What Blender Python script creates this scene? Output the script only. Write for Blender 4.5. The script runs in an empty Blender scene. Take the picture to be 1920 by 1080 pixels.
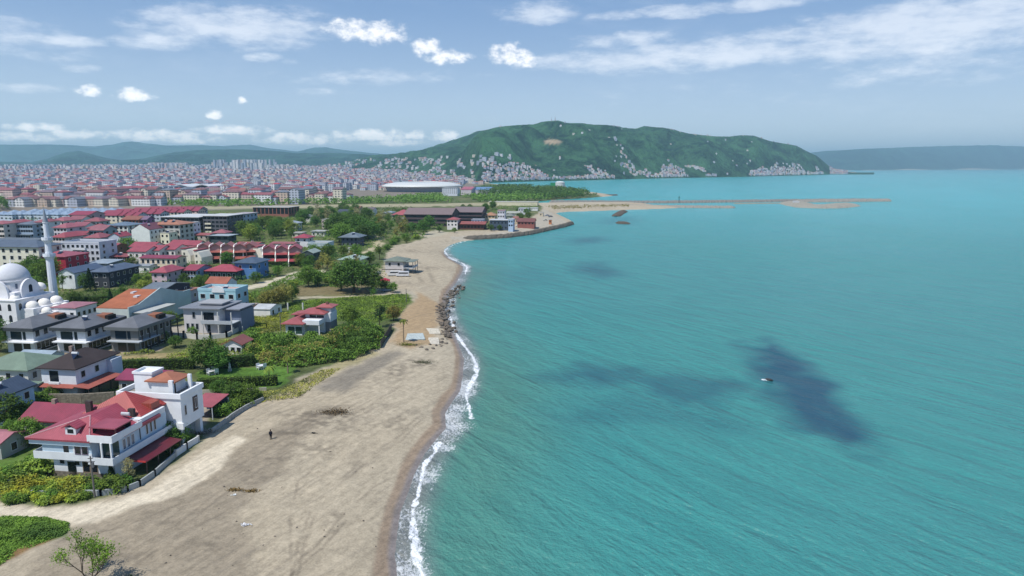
import bpy, bmesh, math, random
import numpy as np
from mathutils import Vector, Matrix, noise as mnoise
random.seed(7); RNG = np.random.RandomState(7)
R = math.radians
sc = bpy.context.scene
col = sc.collection
# ---------------------------------------------------------------- camera
FPX = 1280.0; CH = 50.0; PITCH = math.atan((540-313)/FPX)
cam_d = bpy.data.cameras.new("camera"); cam = bpy.data.objects.new("camera", cam_d); col.objects.link(cam)
cam.location = (0, 0, CH); cam.rotation_euler = (math.pi/2-PITCH, 0, 0)
cam_d.sensor_width = 36; cam_d.lens = 36*FPX/1920; cam_d.clip_start = 1; cam_d.clip_end = 120000
sc.camera = cam
# ---------------------------------------------------------------- view, sun, sky
sc.view_settings.view_transform = 'Standard'; sc.view_settings.look = 'None'
sc.view_settings.gamma = 1; sc.view_settings.use_curve_mapping = False
sc.view_settings.exposure = 0.2
SUN_EL = R(60); SUN_AZ = R(-138)      # azimuth from +Y (view) towards +X
sd_ = Vector((math.sin(SUN_AZ)*math.cos(SUN_EL), math.cos(SUN_AZ)*math.cos(SUN_EL), math.sin(SUN_EL)))
sl = bpy.data.lights.new("sun", 'SUN'); sl.energy = 4.3; sl.angle = R(0.53); sl.color = (1, .96, .89)
so = bpy.data.objects.new("sun", sl); col.objects.link(so)
so.rotation_euler = (-sd_).to_track_quat('-Z', 'Y').to_euler()
world = bpy.data.worlds.new("World"); sc.world = world; world.use_nodes = True

class NT:
    """tiny helper for node graphs"""
    def __init__(s, tree): s.t = tree; s.n = tree.nodes; s.l = tree.links
    def new(s, typ, **kw):
        n = s.n.new(typ)
        for k, v in kw.items():
            if k == 'inp':
                for a, b in v.items(): s.put(n.inputs[a], b)
            else: setattr(n, k, v)
        return n
    def put(s, sock, v):
        if isinstance(v, bpy.types.NodeSocket): s.l.new(v, sock)
        elif v is not None: sock.default_value = v
    def m(s, op, a, b=None, c=None, clamp=False):
        n = s.n.new('ShaderNodeMath'); n.operation = op; n.use_clamp = clamp
        s.put(n.inputs[0], a)
        if b is not None: s.put(n.inputs[1], b)
        if c is not None: s.put(n.inputs[2], c)
        return n.outputs[0]
    def ramp(s, f, a, b):      # smooth 0..1 between a and b
        n = s.n.new('ShaderNodeMapRange'); n.interpolation_type = 'SMOOTHSTEP'
        s.put(n.inputs['Value'], f); s.put(n.inputs['From Min'], a); s.put(n.inputs['From Max'], b)
        return n.outputs[0]
    def mix(s, f, a, b, bt='MIX'):
        n = s.n.new('ShaderNodeMix'); n.data_type = 'RGBA'; n.blend_type = bt
        s.put(n.inputs['Factor'], f); s.put(n.inputs[6], a); s.put(n.inputs[7], b)
        return n.outputs[2]
    def noise(s, vec, scale, detail=3, rough=.55, dist=0):
        n = s.n.new('ShaderNodeTexNoise'); s.put(n.inputs['Vector'], vec)
        n.inputs['Scale'].default_value = scale; n.inputs['Detail'].default_value = detail
        n.inputs['Roughness'].default_value = rough; n.inputs['Distortion'].default_value = dist
        return n.outputs['Fac']
    def mapping(s, vec, scale=(1, 1, 1), rot=(0, 0, 0), loc=(0, 0, 0)):
        n = s.n.new('ShaderNodeMapping'); s.put(n.inputs['Vector'], vec)
        n.inputs['Scale'].default_value = scale; n.inputs['Rotation'].default_value = rot; n.inputs['Location'].default_value = loc
        return n.outputs[0]

def s2l(v):
    v = v/255.0
    return v/12.92 if v <= .04045 else ((v+.055)/1.055)**2.4
def C(r, g, b, k=0.8): return (s2l(r)*k, s2l(g)*k, s2l(b)*k, 1)

w = NT(world.node_tree); w.n.clear()
sky = w.new('ShaderNodeTexSky', sky_type='NISHITA', sun_disc=False)
sky.sun_elevation = SUN_EL; sky.sun_rotation = SUN_AZ; sky.altitude = 50; sky.air_density = 1.0; sky.dust_density = 0.6; sky.ozone_density = 2.0
tc = w.new('ShaderNodeTexCoord'); dirv = tc.outputs['Generated']
sx = w.new('ShaderNodeSeparateXYZ'); w.put(sx.inputs[0], dirv)
DEG = 180/math.pi
az = w.m('MULTIPLY', w.m('ARCTAN2', sx.outputs[0], sx.outputs[1]), DEG)
el = w.m('MULTIPLY', w.m('ARCSINE', sx.outputs[2]), DEG)
cv = w.new('ShaderNodeCombineXYZ', inp={0: az, 1: el})
azel = cv.outputs[0]
n1 = w.noise(w.mapping(azel, (.9, 1.3, 1)), 1.0, 7, .62)
n2 = w.noise(w.mapping(azel, (.06, .22, 1), (0, 0, R(8)), (3.1, 1.7, 0)), 1.0, 5, .6)
n3 = w.noise(w.mapping(azel, (.3, .9, 1), (0, 0, R(12)), (8, 2, 0)), 1.0, 5, .65)
def px2ae(px, py):
    x = (px-960)/FPX; yy = (540-py)/FPX
    dy = math.cos(PITCH)+yy*math.sin(PITCH); dz = -math.sin(PITCH)+yy*math.cos(PITCH)
    return math.degrees(math.atan2(x, dy)), math.degrees(math.asin(dz/math.sqrt(x*x+dy*dy+dz*dz)))
puffs = [(660, 58, 42, 20), (715, 66, 48, 20), (800, 92, 28, 16), (840, 110, 40, 13), (955, 105, 38, 20), (985, 116, 26, 13),
         (165, 173, 18, 10), (250, 180, 30, 11), (400, 216, 16, 8), (455, 190, 10, 7), (65, 240, 34, 8), (440, 245, 62, 9),
         (560, 262, 70, 12), (700, 257, 80, 13), (775, 255, 26, 10), (832, 257, 28, 12), (60, 258, 70, 8), (150, 254, 60, 8), (290, 256, 90, 10), (360, 262, 60, 8), (740, 268, 60, 8)]
acc = None
for (px, py, sxp, syp) in puffs:
    a0, e0 = px2ae(px, py); ra = sxp/FPX*DEG*1.12; re = syp/FPX*DEG*1.25
    da = w.m('DIVIDE', w.m('SUBTRACT', az, a0), ra)
    de = w.m('DIVIDE', w.m('SUBTRACT', el, e0), re)
    # flatter bottoms: below centre counts double
    deb = w.m('MAXIMUM', de, w.m('MULTIPLY', de, -1.35))
    q = w.m('SUBTRACT', 1.0, w.m('ADD', w.m('MULTIPLY', da, da), w.m('MULTIPLY', deb, deb)))
    acc = q if acc is None else w.m('MAXIMUM', acc, q)
pm = w.ramp(w.m('ADD', acc, w.m('MULTIPLY', w.m('SUBTRACT', n1, .5), 3.6)), -.1, 1.25)
pshade = w.ramp(w.m('ADD', acc, w.m('MULTIPLY', w.m('SUBTRACT', n1, .5), 2.4)), -.4, 1.1)
# thin veils, denser to the upper right
wis = w.m('MULTIPLY', w.ramp(n2, .42, .72), w.ramp(n3, .35, .7))
bands = None
for (px, py, sxp, syp, k) in [(130, 76, 50, 14, .9), (165, 80, 40, 10, .8), (495, 108, 40, 12, .8), (545, 116, 24, 8, .7), (150, 128, 40, 10, .5), (25, 60, 60, 26, .8), (450, 50, 210, 45, 1.0), (300, 75, 110, 22, .8), (1300, 105, 380, 32, 1.0), (1560, 70, 260, 45, .8), (1760, 50, 300, 60, 1.1), (1750, 120, 260, 50, .5), (700, 145, 260, 22, .45),
                             (1340, 15, 260, 16, .9), (1010, 25, 90, 28, .8), (40, 165, 80, 10, .8), (60, 80, 120, 50, .4), (1170, 75, 130, 20, .7), (580, 172, 90, 10, .4), (1500, 165, 500, 40, .25)]:
    a0, e0 = px2ae(px, py); ra = sxp/FPX*DEG; re = syp/FPX*DEG
    da = w.m('DIVIDE', w.m('SUBTRACT', az, a0), ra); de = w.m('DIVIDE', w.m('SUBTRACT', w.m('SUBTRACT', el, e0), w.m('MULTIPLY', w.m('SUBTRACT', az, a0), .03)), re)
    q = w.m('MULTIPLY', w.m('SUBTRACT', 1.0, w.m('ADD', w.m('MULTIPLY', da, da), w.m('MULTIPLY', de, de)), clamp=True), k)
    bands = q if bands is None else w.m('MAXIMUM', bands, q)
veil = w.m('MULTIPLY', w.ramp(w.m('ADD', bands, w.m('MULTIPLY', w.m('SUBTRACT', n3, .5), 2.2)), .15, 1.25), w.ramp(bands, 0, .35))
SKYK = 0.09
skyc = w.mix(1.0, sky.outputs[0], (SKYK*1.0, SKYK*1.0, SKYK*1.0, 1), 'MULTIPLY')
hor = w.m('POWER', w.m('SUBTRACT', 1.0, w.m('MULTIPLY', w.m('ABSOLUTE', el), 1/40.0), clamp=True), 5.5)
base = w.mix(0.55, skyc, w.mix(hor, (.085, .235, .57, 1), (1.15, 1.26, 1.40, 1)))
cloudc = w.mix(hor, w.mix(pshade, (.58, .66, .78, 1), (.98, .98, 1.0, 1)), w.mix(pshade, (1.5, 1.5, 1.55, 1), (2.4, 2.2, 2.0, 1)))
c1 = w.mix(w.m('MULTIPLY', w.m('ADD', veil, w.m('MULTIPLY', wis, .12)), .68, clamp=True), base, w.mix(hor, (.76, .82, .92, 1), (1.6, 1.55, 1.55, 1)))
c2 = w.mix(w.m('MULTIPLY', pm, w.m('SUBTRACT', .95, w.m('MULTIPLY', hor, .35))), c1, cloudc)
bg = w.new('ShaderNodeBackground'); w.put(bg.inputs[0], c2); bg.inputs[1].default_value = 1.0
# the sky graph multiplies the Nishita sky by SKYK above, so the Background strength is folded in
wo = w.new('ShaderNodeOutputWorld'); w.put(wo.inputs[0], bg.outputs[0])

# ---------------------------------------------------------------- pixel <-> place helpers
cP, sP = math.cos(PITCH), math.sin(PITCH)
GZ = 2.5
def W(px, py, z=GZ):
    """point on the horizontal plane z that the photograph shows at (px, py)"""
    cx = (px-960)/FPX; cy = (540-py)/FPX
    dy = cP+cy*sP; dz = -sP+cy*cP
    t = (z-CH)/dz
    return (cx*t, dy*t)
def scale_at(y, z=GZ): return FPX/(y*cP-(z-CH)*sP)

# ---------------------------------------------------------------- object helpers
def tag(o, label=None, cat=None, group=None, kind=None):
    if label: o['label'] = label
    if cat: o['category'] = cat
    if group: o['group'] = group
    if kind: o['kind'] = kind
    return o
def empty(name, loc, rz=0, label=None, cat=None, group=None):
    o = bpy.data.objects.new(name, None); col.objects.link(o)
    o.location = loc; o.rotation_euler = (0, 0, rz); o.empty_display_size = .1
    return tag(o, label, cat, group)
def link(name, me, parent=None, loc=None, rz=None):
    o = bpy.data.objects.new(name, me); col.objects.link(o)
    if parent is not None: o.parent = parent
    if loc is not None: o.location = loc
    if rz is not None: o.rotation_euler = (0, 0, rz)
    return o
def children(o): return KIDS.get(o.name, [])
KIDS = {}
class MB:
    def __init__(s): s.v = []; s.f = []; s.mi = []; s.cur = 0
    def quad(s, pts):
        b = len(s.v); s.v += [tuple(p) for p in pts]; s.f.append(tuple(range(b, b+len(pts)))); s.mi.append(s.cur); return s
    def box(s, x0, x1, y0, y1, z0, z1):
        b = len(s.v)
        s.v += [(x0, y0, z0), (x1, y0, z0), (x1, y1, z0), (x0, y1, z0), (x0, y0, z1), (x1, y0, z1), (x1, y1, z1), (x0, y1, z1)]
        for f in ((0, 3, 2, 1), (4, 5, 6, 7), (0, 1, 5, 4), (1, 2, 6, 5), (2, 3, 7, 6), (3, 0, 4, 7)):
            s.f.append(tuple(b+i for i in f)); s.mi.append(s.cur)
        return s
    def loft(s, rings, cap=True):
        """rings: list of equal length point loops"""
        b = len(s.v); n = len(rings[0])
        for r_ in rings: s.v += [tuple(p) for p in r_]
        for k in range(len(rings)-1):
            for i in range(n):
                j = (i+1) % n
                s.f.append((b+k*n+i, b+k*n+j, b+(k+1)*n+j, b+(k+1)*n+i)); s.mi.append(s.cur)
        if cap:
            s.f.append(tuple(b+i for i in reversed(range(n)))); s.mi.append(s.cur)
            s.f.append(tuple(b+(len(rings)-1)*n+i for i in range(n))); s.mi.append(s.cur)
        return s
    def lathe(s, prof, n=12, cx=0, cy=0, ph=0, arc=2*math.pi):
        """prof: list of (radius, z)"""
        return s.loft([[(cx+r_*math.cos(ph+arc*i/n), cy+r_*math.sin(ph+arc*i/n), z) for i in range(n)] for r_, z in prof])
    def tube(s, p, q, r0, r1, n=6):
        p, q = Vector(p), Vector(q); d = (q-p).normalized()
        a = d.orthogonal().normalized(); c = d.cross(a)
        return s.loft([[p+(a*math.cos(2*math.pi*i/n)+c*math.sin(2*math.pi*i/n))*r0 for i in range(n)],
                       [q+(a*math.cos(2*math.pi*i/n)+c*math.sin(2*math.pi*i/n))*r1 for i in range(n)]])
    def prism(s, pts, y0, y1):     # polygon in xz extruded along y
        return s.loft([[(x, y0, z) for x, z in pts], [(x, y1, z) for x, z in pts]])
    def prismx(s, pts, x0, x1):    # polygon in yz extruded along x
        return s.loft([[(x0, y, z) for y, z in pts], [(x1, y, z) for y, z in pts]])
    def mesh(s, name, mats, smooth=False):
        me = bpy.data.meshes.new(name); me.from_pydata(s.v, [], s.f)
        for m_ in (mats if isinstance(mats, (list, tuple)) else [mats]): me.materials.append(m_)
        if s.mi: me.polygons.foreach_set('material_index', s.mi)
        me.validate(); me.update()
        bm = bmesh.new(); bm.from_mesh(me); bmesh.ops.recalc_face_normals(bm, faces=bm.faces); bm.to_mesh(me); bm.free()
        if smooth: me.polygons.foreach_set('use_smooth', [True]*len(me.polygons))
        return me
    def build(s, name, mats, parent=None, smooth=False, loc=None, rz=None):
        return link(name, s.mesh(name, mats, smooth), parent, loc, rz)

# ---------------------------------------------------------------- materials
MATS = {}
def mat(kind, c=(200, 200, 200), k=.8):
    key = (kind, tuple(c), k)
    if key in MATS: return MATS[key]
    m_ = bpy.data.materials.new('%s_%d_%d_%d' % (kind, *c)); m_.use_nodes = True
    t = NT(m_.node_tree); t.n.clear()
    out = t.new('ShaderNodeOutputMaterial'); p = t.new('ShaderNodeBsdfPrincipled'); t.l.new(p.outputs[0], out.inputs[0])
    tcn = t.new('ShaderNodeTexCoord'); ob = tcn.outputs['Object']
    geo = t.new('ShaderNodeNewGeometry'); pos = geo.outputs['Position']
    if kind in ('metal_roof', 'tile_roof'):
        g_ = (c[0]+c[1]+c[2])/3; c = tuple(v_*.70+g_*.30 for v_ in c); k *= .82
    if kind == 'wall': k *= 1.18
    if kind in ('leaf', 'grass'): k *= 1.3
    base = C(*c, k); rough = .8; bump = None
    dark = tuple(x*.72 for x in base[:3])+(1,); lite = tuple(min(1, x*1.18) for x in base[:3])+(1,)
    if kind == 'wall':
        n = t.noise(pos, .5, 4, .6); st = t.noise(t.mapping(pos, (1.6, 1.6, .18)), 1.2, 3, .6)
        colr = t.mix(t.ramp(n, .3, .75), dark, base); colr = t.mix(t.m('MULTIPLY', t.ramp(st, .5, .8), .35), colr, tuple(x*.55 for x in base[:3])+(1,))
        colr = t.mix(.55, colr, base)
        bump = t.noise(pos, 6, 3); bs = .15
    elif kind in ('metal_roof', 'tile_roof'):
        wv = t.new('ShaderNodeTexWave', wave_type='BANDS', bands_direction='X'); t.put(wv.inputs['Vector'], ob)
        wv.inputs['Scale'].default_value = .9 if kind == 'metal_roof' else 1.3; wv.inputs['Distortion'].default_value = 0
        n = t.noise(pos, .35, 4, .65); n_b = t.noise(pos, 3, 3, .6)
        colr = t.mix(t.ramp(n, .35, .7), dark, lite); colr = t.mix(.45, colr, base)
        colr = t.mix(t.m('MULTIPLY', t.ramp(n_b, .45, .8), .3), colr, tuple(x*.6 for x in base[:3])+(1,))
        bump = wv.outputs['Fac'] if kind == 'metal_roof' else t.m('ADD', t.m('MULTIPLY', wv.outputs['Fac'], .6), n_b); bs = .6
        colr = t.mix(t.m('MULTIPLY', t.ramp(wv.outputs['Fac'], .85, 1), .25), colr, dark)
        rough = .5 if kind == 'metal_roof' else .8
    elif kind == 'glass':
        colr = base; rough = .12
    elif kind == 'stone':
        vo = t.new('ShaderNodeTexVoronoi'); t.put(vo.inputs['Vector'], pos); vo.inputs['Scale'].default_value = 2.2
        colr = t.mix(t.ramp(t.noise(pos, 1.5, 5, .7), .3, .75), dark, lite)
        colr = t.mix(t.ramp(vo.outputs['Distance'], .25, .6), lite, colr); bump = vo.outputs['Distance']; bs = .8; rough = .9
    elif kind == 'rock':
        oi = t.new('ShaderNodeObjectInfo')
        colr = t.mix(t.ramp(t.noise(pos, 1.8, 6, .7), .3, .75), tuple(x*.5 for x in base[:3])+(1,), lite)
        colr = t.mix(oi.outputs['Random'], colr, t.mix(.5, colr, (.09, .08, .07, 1))); bump = t.noise(pos, 3, 5, .7); bs = 1; rough = .95
    elif kind in ('leaf', 'grass'):
        oi = t.new('ShaderNodeObjectInfo')
        n = t.noise(pos, .9 if kind == 'leaf' else .25, 4, .65)
        colr = t.mix(t.ramp(n, .3, .72), tuple(x*.55 for x in base[:3])+(1,), (min(1, base[0]*1.9), base[1]*1.6, base[2]*1.0, 1))
        hs = t.new('ShaderNodeHueSaturation'); t.put(hs.inputs['Color'], colr)
        t.put(hs.inputs['Hue'], t.m('ADD', t.m('MULTIPLY', oi.outputs['Random'], .03), .485)); t.put(hs.inputs['Value'], t.m('ADD', t.m('MULTIPLY', oi.outputs['Random'], .5), .8))
        colr = hs.outputs[0]; rough = .75
        tr = t.new('ShaderNodeBsdfTranslucent'); t.put(tr.inputs[0], colr)
        mx = t.new('ShaderNodeMixShader'); mx.inputs[0].default_value = .25
        t.l.new(p.outputs[0], mx.inputs[1]); t.l.new(tr.outputs[0], mx.inputs[2]); t.l.new(mx.outputs[0], out.inputs[0])
    elif kind == 'bark':
        colr = t.mix(t.noise(t.mapping(pos, (3, 3, .8)), 3, 4), dark, lite); rough = .95
    else:
        colr = t.mix(t.ramp(t.noise(pos, .8, 4), .3, .75), t.mix(.5, base, dark), base); rough = {'paint': .45, 'matte': .9}.get(kind, .7)
    t.put(p.inputs['Base Color'], colr); p.inputs['Roughness'].default_value = rough
    if kind in ('wall', 'leaf', 'grass', 'rock', 'stone', 'bark', 'matte', 'tile_roof'): p.inputs['Specular IOR Level'].default_value = .2
    if bump is not None:
        b = t.new('ShaderNodeBump'); b.inputs['Strength'].default_value = bs; b.inputs['Distance'].default_value = .05
        t.put(b.inputs['Height'], bump); t.put(p.inputs['Normal'], b.outputs[0])
    MATS[key] = m_; return m_

# ---------------------------------------------------------------- land outline
coast_px = [(744, 1080), (740, 1040), (744, 1000), (750, 960), (766, 920), (776, 890), (796, 850), (816, 825), (836, 802), (834, 775), (848, 752), (862, 733),
            (868, 700), (869, 672), (859, 645), (848, 622), (838, 602), (834, 580), (834, 562), (842, 545), (856, 528), (866, 510), (868, 500), (856, 493), (840, 484), (831, 474), (833, 466),
            (844, 459), (862, 453), (885, 450), (915, 447), (950, 445), (990, 440), (1025, 432), (1055, 426), (1074, 420), (1068, 412), (1050, 404), (1040, 399), (1060, 397),
            (1150, 394), (1230, 391.5), (1275, 389.5), (1240, 387), (1215, 383), (1180, 380.5), (1060, 381), (1012, 382), (1000, 378.5), (1040, 374.5), (1100, 371), (1140, 368), (1152, 366.3),
            (1120, 362), (1062, 357), (1010, 353), (950, 348), (915, 344), (918, 341), (1000, 338.6), (1100, 336.8), (1240, 333.5), (1400, 330.8), (1500, 328.3), (1560, 326.5), (1605, 323.3), (1606, 322.6), (1540, 321), (1520, 319.5),
            (1612, 319.4), (1700, 318.6), (1800, 318), (1925, 317.6), (2300, 317.2)]
coast = [(-9, -400), (-11, 20), (-12.5, 60)]+[W(px, py, 0) for px, py in coast_px]+[(40000, 41500), (-60000, 41500), (-60000, -400)]
coast = np.array(coast, float)
def seg_dist(P, line, closed):
    d = np.full(len(P), 1e18); n = len(line)
    for i in range(n if closed else n-1):
        a = line[i]; b = line[(i+1) % n]; ab = b-a; L = (ab*ab).sum()
        if L == 0: continue
        t = np.clip(((P-a)@ab)/L, 0, 1); q = P-(a+t[:, None]*ab)
        d = np.minimum(d, (q*q).sum(1))
    return np.sqrt(d)
def inside(P, poly):
    x, y = P[:, 0], P[:, 1]; c = np.zeros(len(P), bool); n = len(poly)
    for i in range(n):
        x1, y1 = poly[i]; x2, y2 = poly[(i+1) % n]
        if y1 == y2: continue
        k = ((y1 > y) != (y2 > y)) & (x < (x2-x1)*(y-y1)/(y2-y1)+x1)
        c ^= k
    return c
def sdist(P, poly):
    poly = np.array(poly, float); d = seg_dist(P, poly, True)
    return np.where(inside(P, poly), d, -d)
# value noise, vectorised
_h = np.random.RandomState(3).rand(256, 256)
def vnoise(x, y):
    xi = np.floor(x).astype(int); yi = np.floor(y).astype(int); fx = x-xi; fy = y-yi
    fx = fx*fx*(3-2*fx); fy = fy*fy*(3-2*fy); g = lambda a, b: _h[a % 256, b % 256]
    return (g(xi, yi)*(1-fx)+g(xi+1, yi)*fx)*(1-fy)+(g(xi, yi+1)*(1-fx)+g(xi+1, yi+1)*fx)*fy
def fbm(x, y, o=4):
    s = 0; a = .5; t = 0
    for k in range(o): s = s+a*vnoise(x*2**k+17.3*k, y*2**k+5.1*k); t += a; a *= .5
    return s/t
def sm(x, a, b):
    t = np.clip((x-a)/(b-a), 0, 1); return t*t*(3-2*t)
def ground_h(P, sd):
    x, y = P[:, 0], P[:, 1]
    z = np.where(sd < 0, np.maximum(sd*.09, -4), 0)
    z = z+np.where(sd > 0, GZ*(1-np.exp(-np.maximum(sd, 0)/7.0)), 0)
    near = 1-sm(y, 300, 900)
    z = z+sm(sd, 4, 15)*near*((fbm(x/9, y/9)-.5)*.5+(fbm(x/2.3, y/2.3, 3)-.5)*.18)
    z = z+.013*np.maximum(0, y-1500)*sm(sd, 100, 1300)*(1-sm(y, 5200, 9000)*.0)
    z = np.minimum(z, 75)
    return z
def gz(x, y):
    P = np.array([(x, y)], float); return float(ground_h(P, sdist(P, coast))[0])

def zpoly(pts, z=GZ): return np.array([W(px, py, z) for px, py in pts], float)
# (albedo srgb, grassiness, edge softness m, polygon in photo pixels)
VEG = [(-500, 955), (0, 947), (70, 948), (130, 944), (190, 936), (240, 916), (300, 884), (370, 832), (400, 805), (440, 775), (500, 745), (545, 730), (560, 712), (600, 692), (650, 682), (700, 656), (735, 625),
       (752, 585), (770, 565), (765, 548), (725, 540), (716, 515), (720, 492), (728, 470), (745, 460), (790, 449), (830, 438), (860, 433), (930, 430), (985, 415), (1012, 398), (1018, 388), (1000, 380),
       (1040, 375), (1100, 370), (1135, 367), (1062, 357.5), (950, 349), (910, 343), (905, 340), (1000, 337.8), (1100, 336), (1240, 332.8), (1400, 330.2), (1500, 327.8), (1560, 326), (1600, 323), (1500, 316), (-3000, 316), (-3000, 955)]
zones = [
    (C(96, 108, 66, .75), 1, 1.0, VEG),
    (C(150, 140, 132, .8), .3, 12, [(-400, 400), (300, 398), (560, 388), (700, 371), (860, 362), (905, 352), (880, 336), (800, 318), (400, 316), (-2500, 316), (-2500, 400)]),
    (C(98, 108, 66, .8), .9, 3, [(-300, 640), (120, 690), (200, 680), (340, 640), (480, 560), (560, 500), (560, 440), (-200, 420)]),
    # orange soil by the riprap, gravel, darker sand
    (C(196, 172, 140, .85), 0, 1.5, [(735, 640), (755, 585), (775, 560), (782, 545), (822, 560), (822, 590), (812, 640), (770, 652)]),
    (C(160, 153, 142, .85), 0, 1.5, [(600, 728), (640, 700), (700, 668), (745, 655), (760, 662), (720, 690), (660, 722), (640, 735)]),
    (C(176, 166, 132, .85), .5, 1.0, [(505, 745), (560, 716), (620, 690), (700, 658), (715, 660), (640, 695), (560, 738), (520, 750)]),
    (C(178, 167, 150, .84), 0, 1.6, [(20, 1120), (90, 1010), (130, 985), (250, 960), (330, 925), (400, 880), (470, 822), (540, 790), (640, 760), (560, 830), (520, 880), (480, 930), (445, 960), (470, 1000), (455, 1120)]),
    # pale roads
    (C(228, 218, 200, .96), 0, .9, [(-600, 948), (0, 950), (120, 950), (200, 943), (265, 922), (320, 888), (372, 848), (440, 818), (458, 826), (430, 855), (395, 885), (335, 925), (255, 955), (180, 975), (120, 976), (90, 970), (0, 967), (-600, 965)]),
    (C(222, 214, 194, .9), 0, .5, [(486, 530), (556, 508), (606, 505), (604, 513), (545, 525), (505, 537), (440, 545), (392, 546), (392, 542), (440, 541)]),
    (C(206, 196, 166, .9), 0, .6, [(672, 476), (700, 462), (700, 442), (718, 444), (716, 462), (692, 474)]),
    (C(200, 194, 176, .9), 0, 1, [(786, 441), (808, 433), (822, 431), (842, 436), (828, 441), (800, 446)]),
    (C(196, 188, 168, .9), 0, .5, [(555, 557), (720, 552), (725, 545), (770, 546), (780, 555), (700, 558), (555, 561)]),
    (C(190, 182, 166, .9), 0, .5, [(690, 552), (700, 540), (770, 543), (775, 552)]),
    (C(184, 178, 150, .85), .3, 2, [(300, 389), (500, 385), (640, 384), (900, 380.5), (1012, 377.5), (1015, 381.5), (900, 386), (640, 389), (400, 392)]),
    (C(196, 190, 178, .9), 0, 1, [(836, 442), (900, 440), (960, 430), (1005, 412), (1018, 392), (1034, 396), (1046, 406), (1068, 417), (1040, 426), (985, 437), (930, 442), (850, 446)]),
    (C(136, 124, 92, .8), .6, 2, [(540, 537), (690, 534), (700, 550), (560, 556)]),
    (C(176, 160, 120, .85), .3, 1, [(205, 668), (340, 660), (460, 668), (470, 676), (340, 676), (205, 678)]),
    (C(98, 136, 56, .7), 1, .5, [(375, 692), (480, 687), (560, 686), (545, 715), (520, 728), (380, 728), (370, 705)]),
    (C(132, 142, 72, .72), 1, .8, [(455, 590), (540, 583), (540, 615), (470, 625), (450, 612)]),
    (C(104, 128, 62, .7), 1, 1.0, [(540, 566), (640, 558), (766, 550), (770, 565), (752, 590), (700, 606), (620, 600), (540, 586)]),
    (C(90, 124, 52, .7), 1, .6, [(-100, 840), (55, 835), (75, 860), (60, 890), (-100, 900)]),
    (C(84, 110, 52, .7), 1, .5, [(-600, 968), (0, 971), (85, 969), (131, 984), (122, 1002), (80, 1018), (40, 1036), (0, 1062), (-600, 1180)]),
    (C(150, 120, 84, .8), .4, .5, [(-300, 1090), (0, 1040), (60, 1022), (100, 1006), (60, 1030), (10, 1056), (0, 1066), (-300, 1120)]),
    (C(186, 178, 166, .85), 0, .6, [(300, 760), (400, 742), (410, 775), (380, 802), (330, 822), (310, 800)]),
    (C(180, 168, 150, .85), 0, .6, [(60, 655), (300, 650), (300, 658), (200, 668), (60, 662)]),
    (C(188, 182, 172, .85), 0, .6, [(300, 612), (470, 600), (480, 606), (420, 628), (300, 634)]),
]
def polar(az0, az1, naz, radii):
    A = np.radians(np.linspace(az0, az1, naz)); Rr = np.array(radii)
    X = (np.sin(A)[None, :]*Rr[:, None]).ravel(); Y = (np.cos(A)[None, :]*Rr[:, None]).ravel()
    nr = len(Rr); i = np.arange(nr-1)[:, None]*naz+np.arange(naz-1)[None, :]
    F = np.stack([i, i+1, i+naz+1, i+naz], -1).reshape(-1, 4)[:, ::-1]
    return X, Y, F
def fast_mesh(name, V, F, mats, cols=None, smooth=True):
    me = bpy.data.meshes.new(name); me.vertices.add(len(V)); me.vertices.foreach_set('co', np.asarray(V, np.float32).ravel())
    k = F.shape[1]; me.loops.add(len(F)*k); me.loops.foreach_set('vertex_index', F.astype(np.int32).ravel())
    me.polygons.add(len(F)); me.polygons.foreach_set('loop_start', np.arange(len(F), dtype=np.int32)*k)
    me.polygons.foreach_set('loop_total', np.full(len(F), k, np.int32))
    if smooth: me.polygons.foreach_set('use_smooth', np.ones(len(F), bool))
    for m_ in (mats if isinstance(mats, list) else [mats]): me.materials.append(m_)
    for nm, arr in (cols or {}).items():
        a = me.color_attributes.new(nm, 'FLOAT_COLOR', 'POINT'); a.data.foreach_set('color', np.asarray(arr, np.float32).ravel())
    me.update(calc_edges=True); return me
def dep_radii(d0, d1, n): return CH/np.tan(np.linspace(math.atan2(CH, d0), math.atan2(CH, d1), n))
radii_near = np.concatenate([np.linspace(5, 58, 14), dep_radii(62, 900, 520), dep_radii(915, 6000, 70), np.geomspace(6500, 40000, 14)])

# ground
X, Y, F = polar(-62, 62, 860, radii_near)
P = np.stack([X, Y], 1); sdg = sdist(P, coast); Zg = ground_h(P, sdg)
sandn = fbm(X/22, Y/34, 4)[:, None]
colr = np.array(C(192, 180, 160, .86))[None, :3]*(1-sandn)*1.02+np.array(C(206, 196, 178, .9))[None, :3]*sandn*1.02
grs = np.zeros(len(P))
wx = (fbm(X/6+9, Y/6, 3)-.5)*3.0; wy = (fbm(X/6, Y/6+50, 3)-.5)*3.0
farw = 1+np.clip(Y, 0, 3000)/400
Pw = P+np.stack([wx*farw, wy*farw], 1)
for cc, g, soft, poly in zones:
    pl = zpoly(poly); lo = pl.min(0)-40; hi = pl.max(0)+40
    sel = np.where((P[:, 0] > lo[0]) & (P[:, 0] < hi[0]) & (P[:, 1] > lo[1]) & (P[:, 1] < hi[1]))[0]
    if not len(sel): continue
    s_ = sdist(Pw[sel] if soft > .45 else P[sel]+(Pw[sel]-P[sel])*.25, pl); a = sm(s_, -soft, soft)
    colr[sel] = colr[sel]*(1-a[:, None])+np.array(cc[:3])[None]*a[:, None]; grs[sel] = grs[sel]*(1-a)+g*a
colr = colr*np.array([.72, .695, .64])[None]**(1-grs[:, None]*.75)
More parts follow.
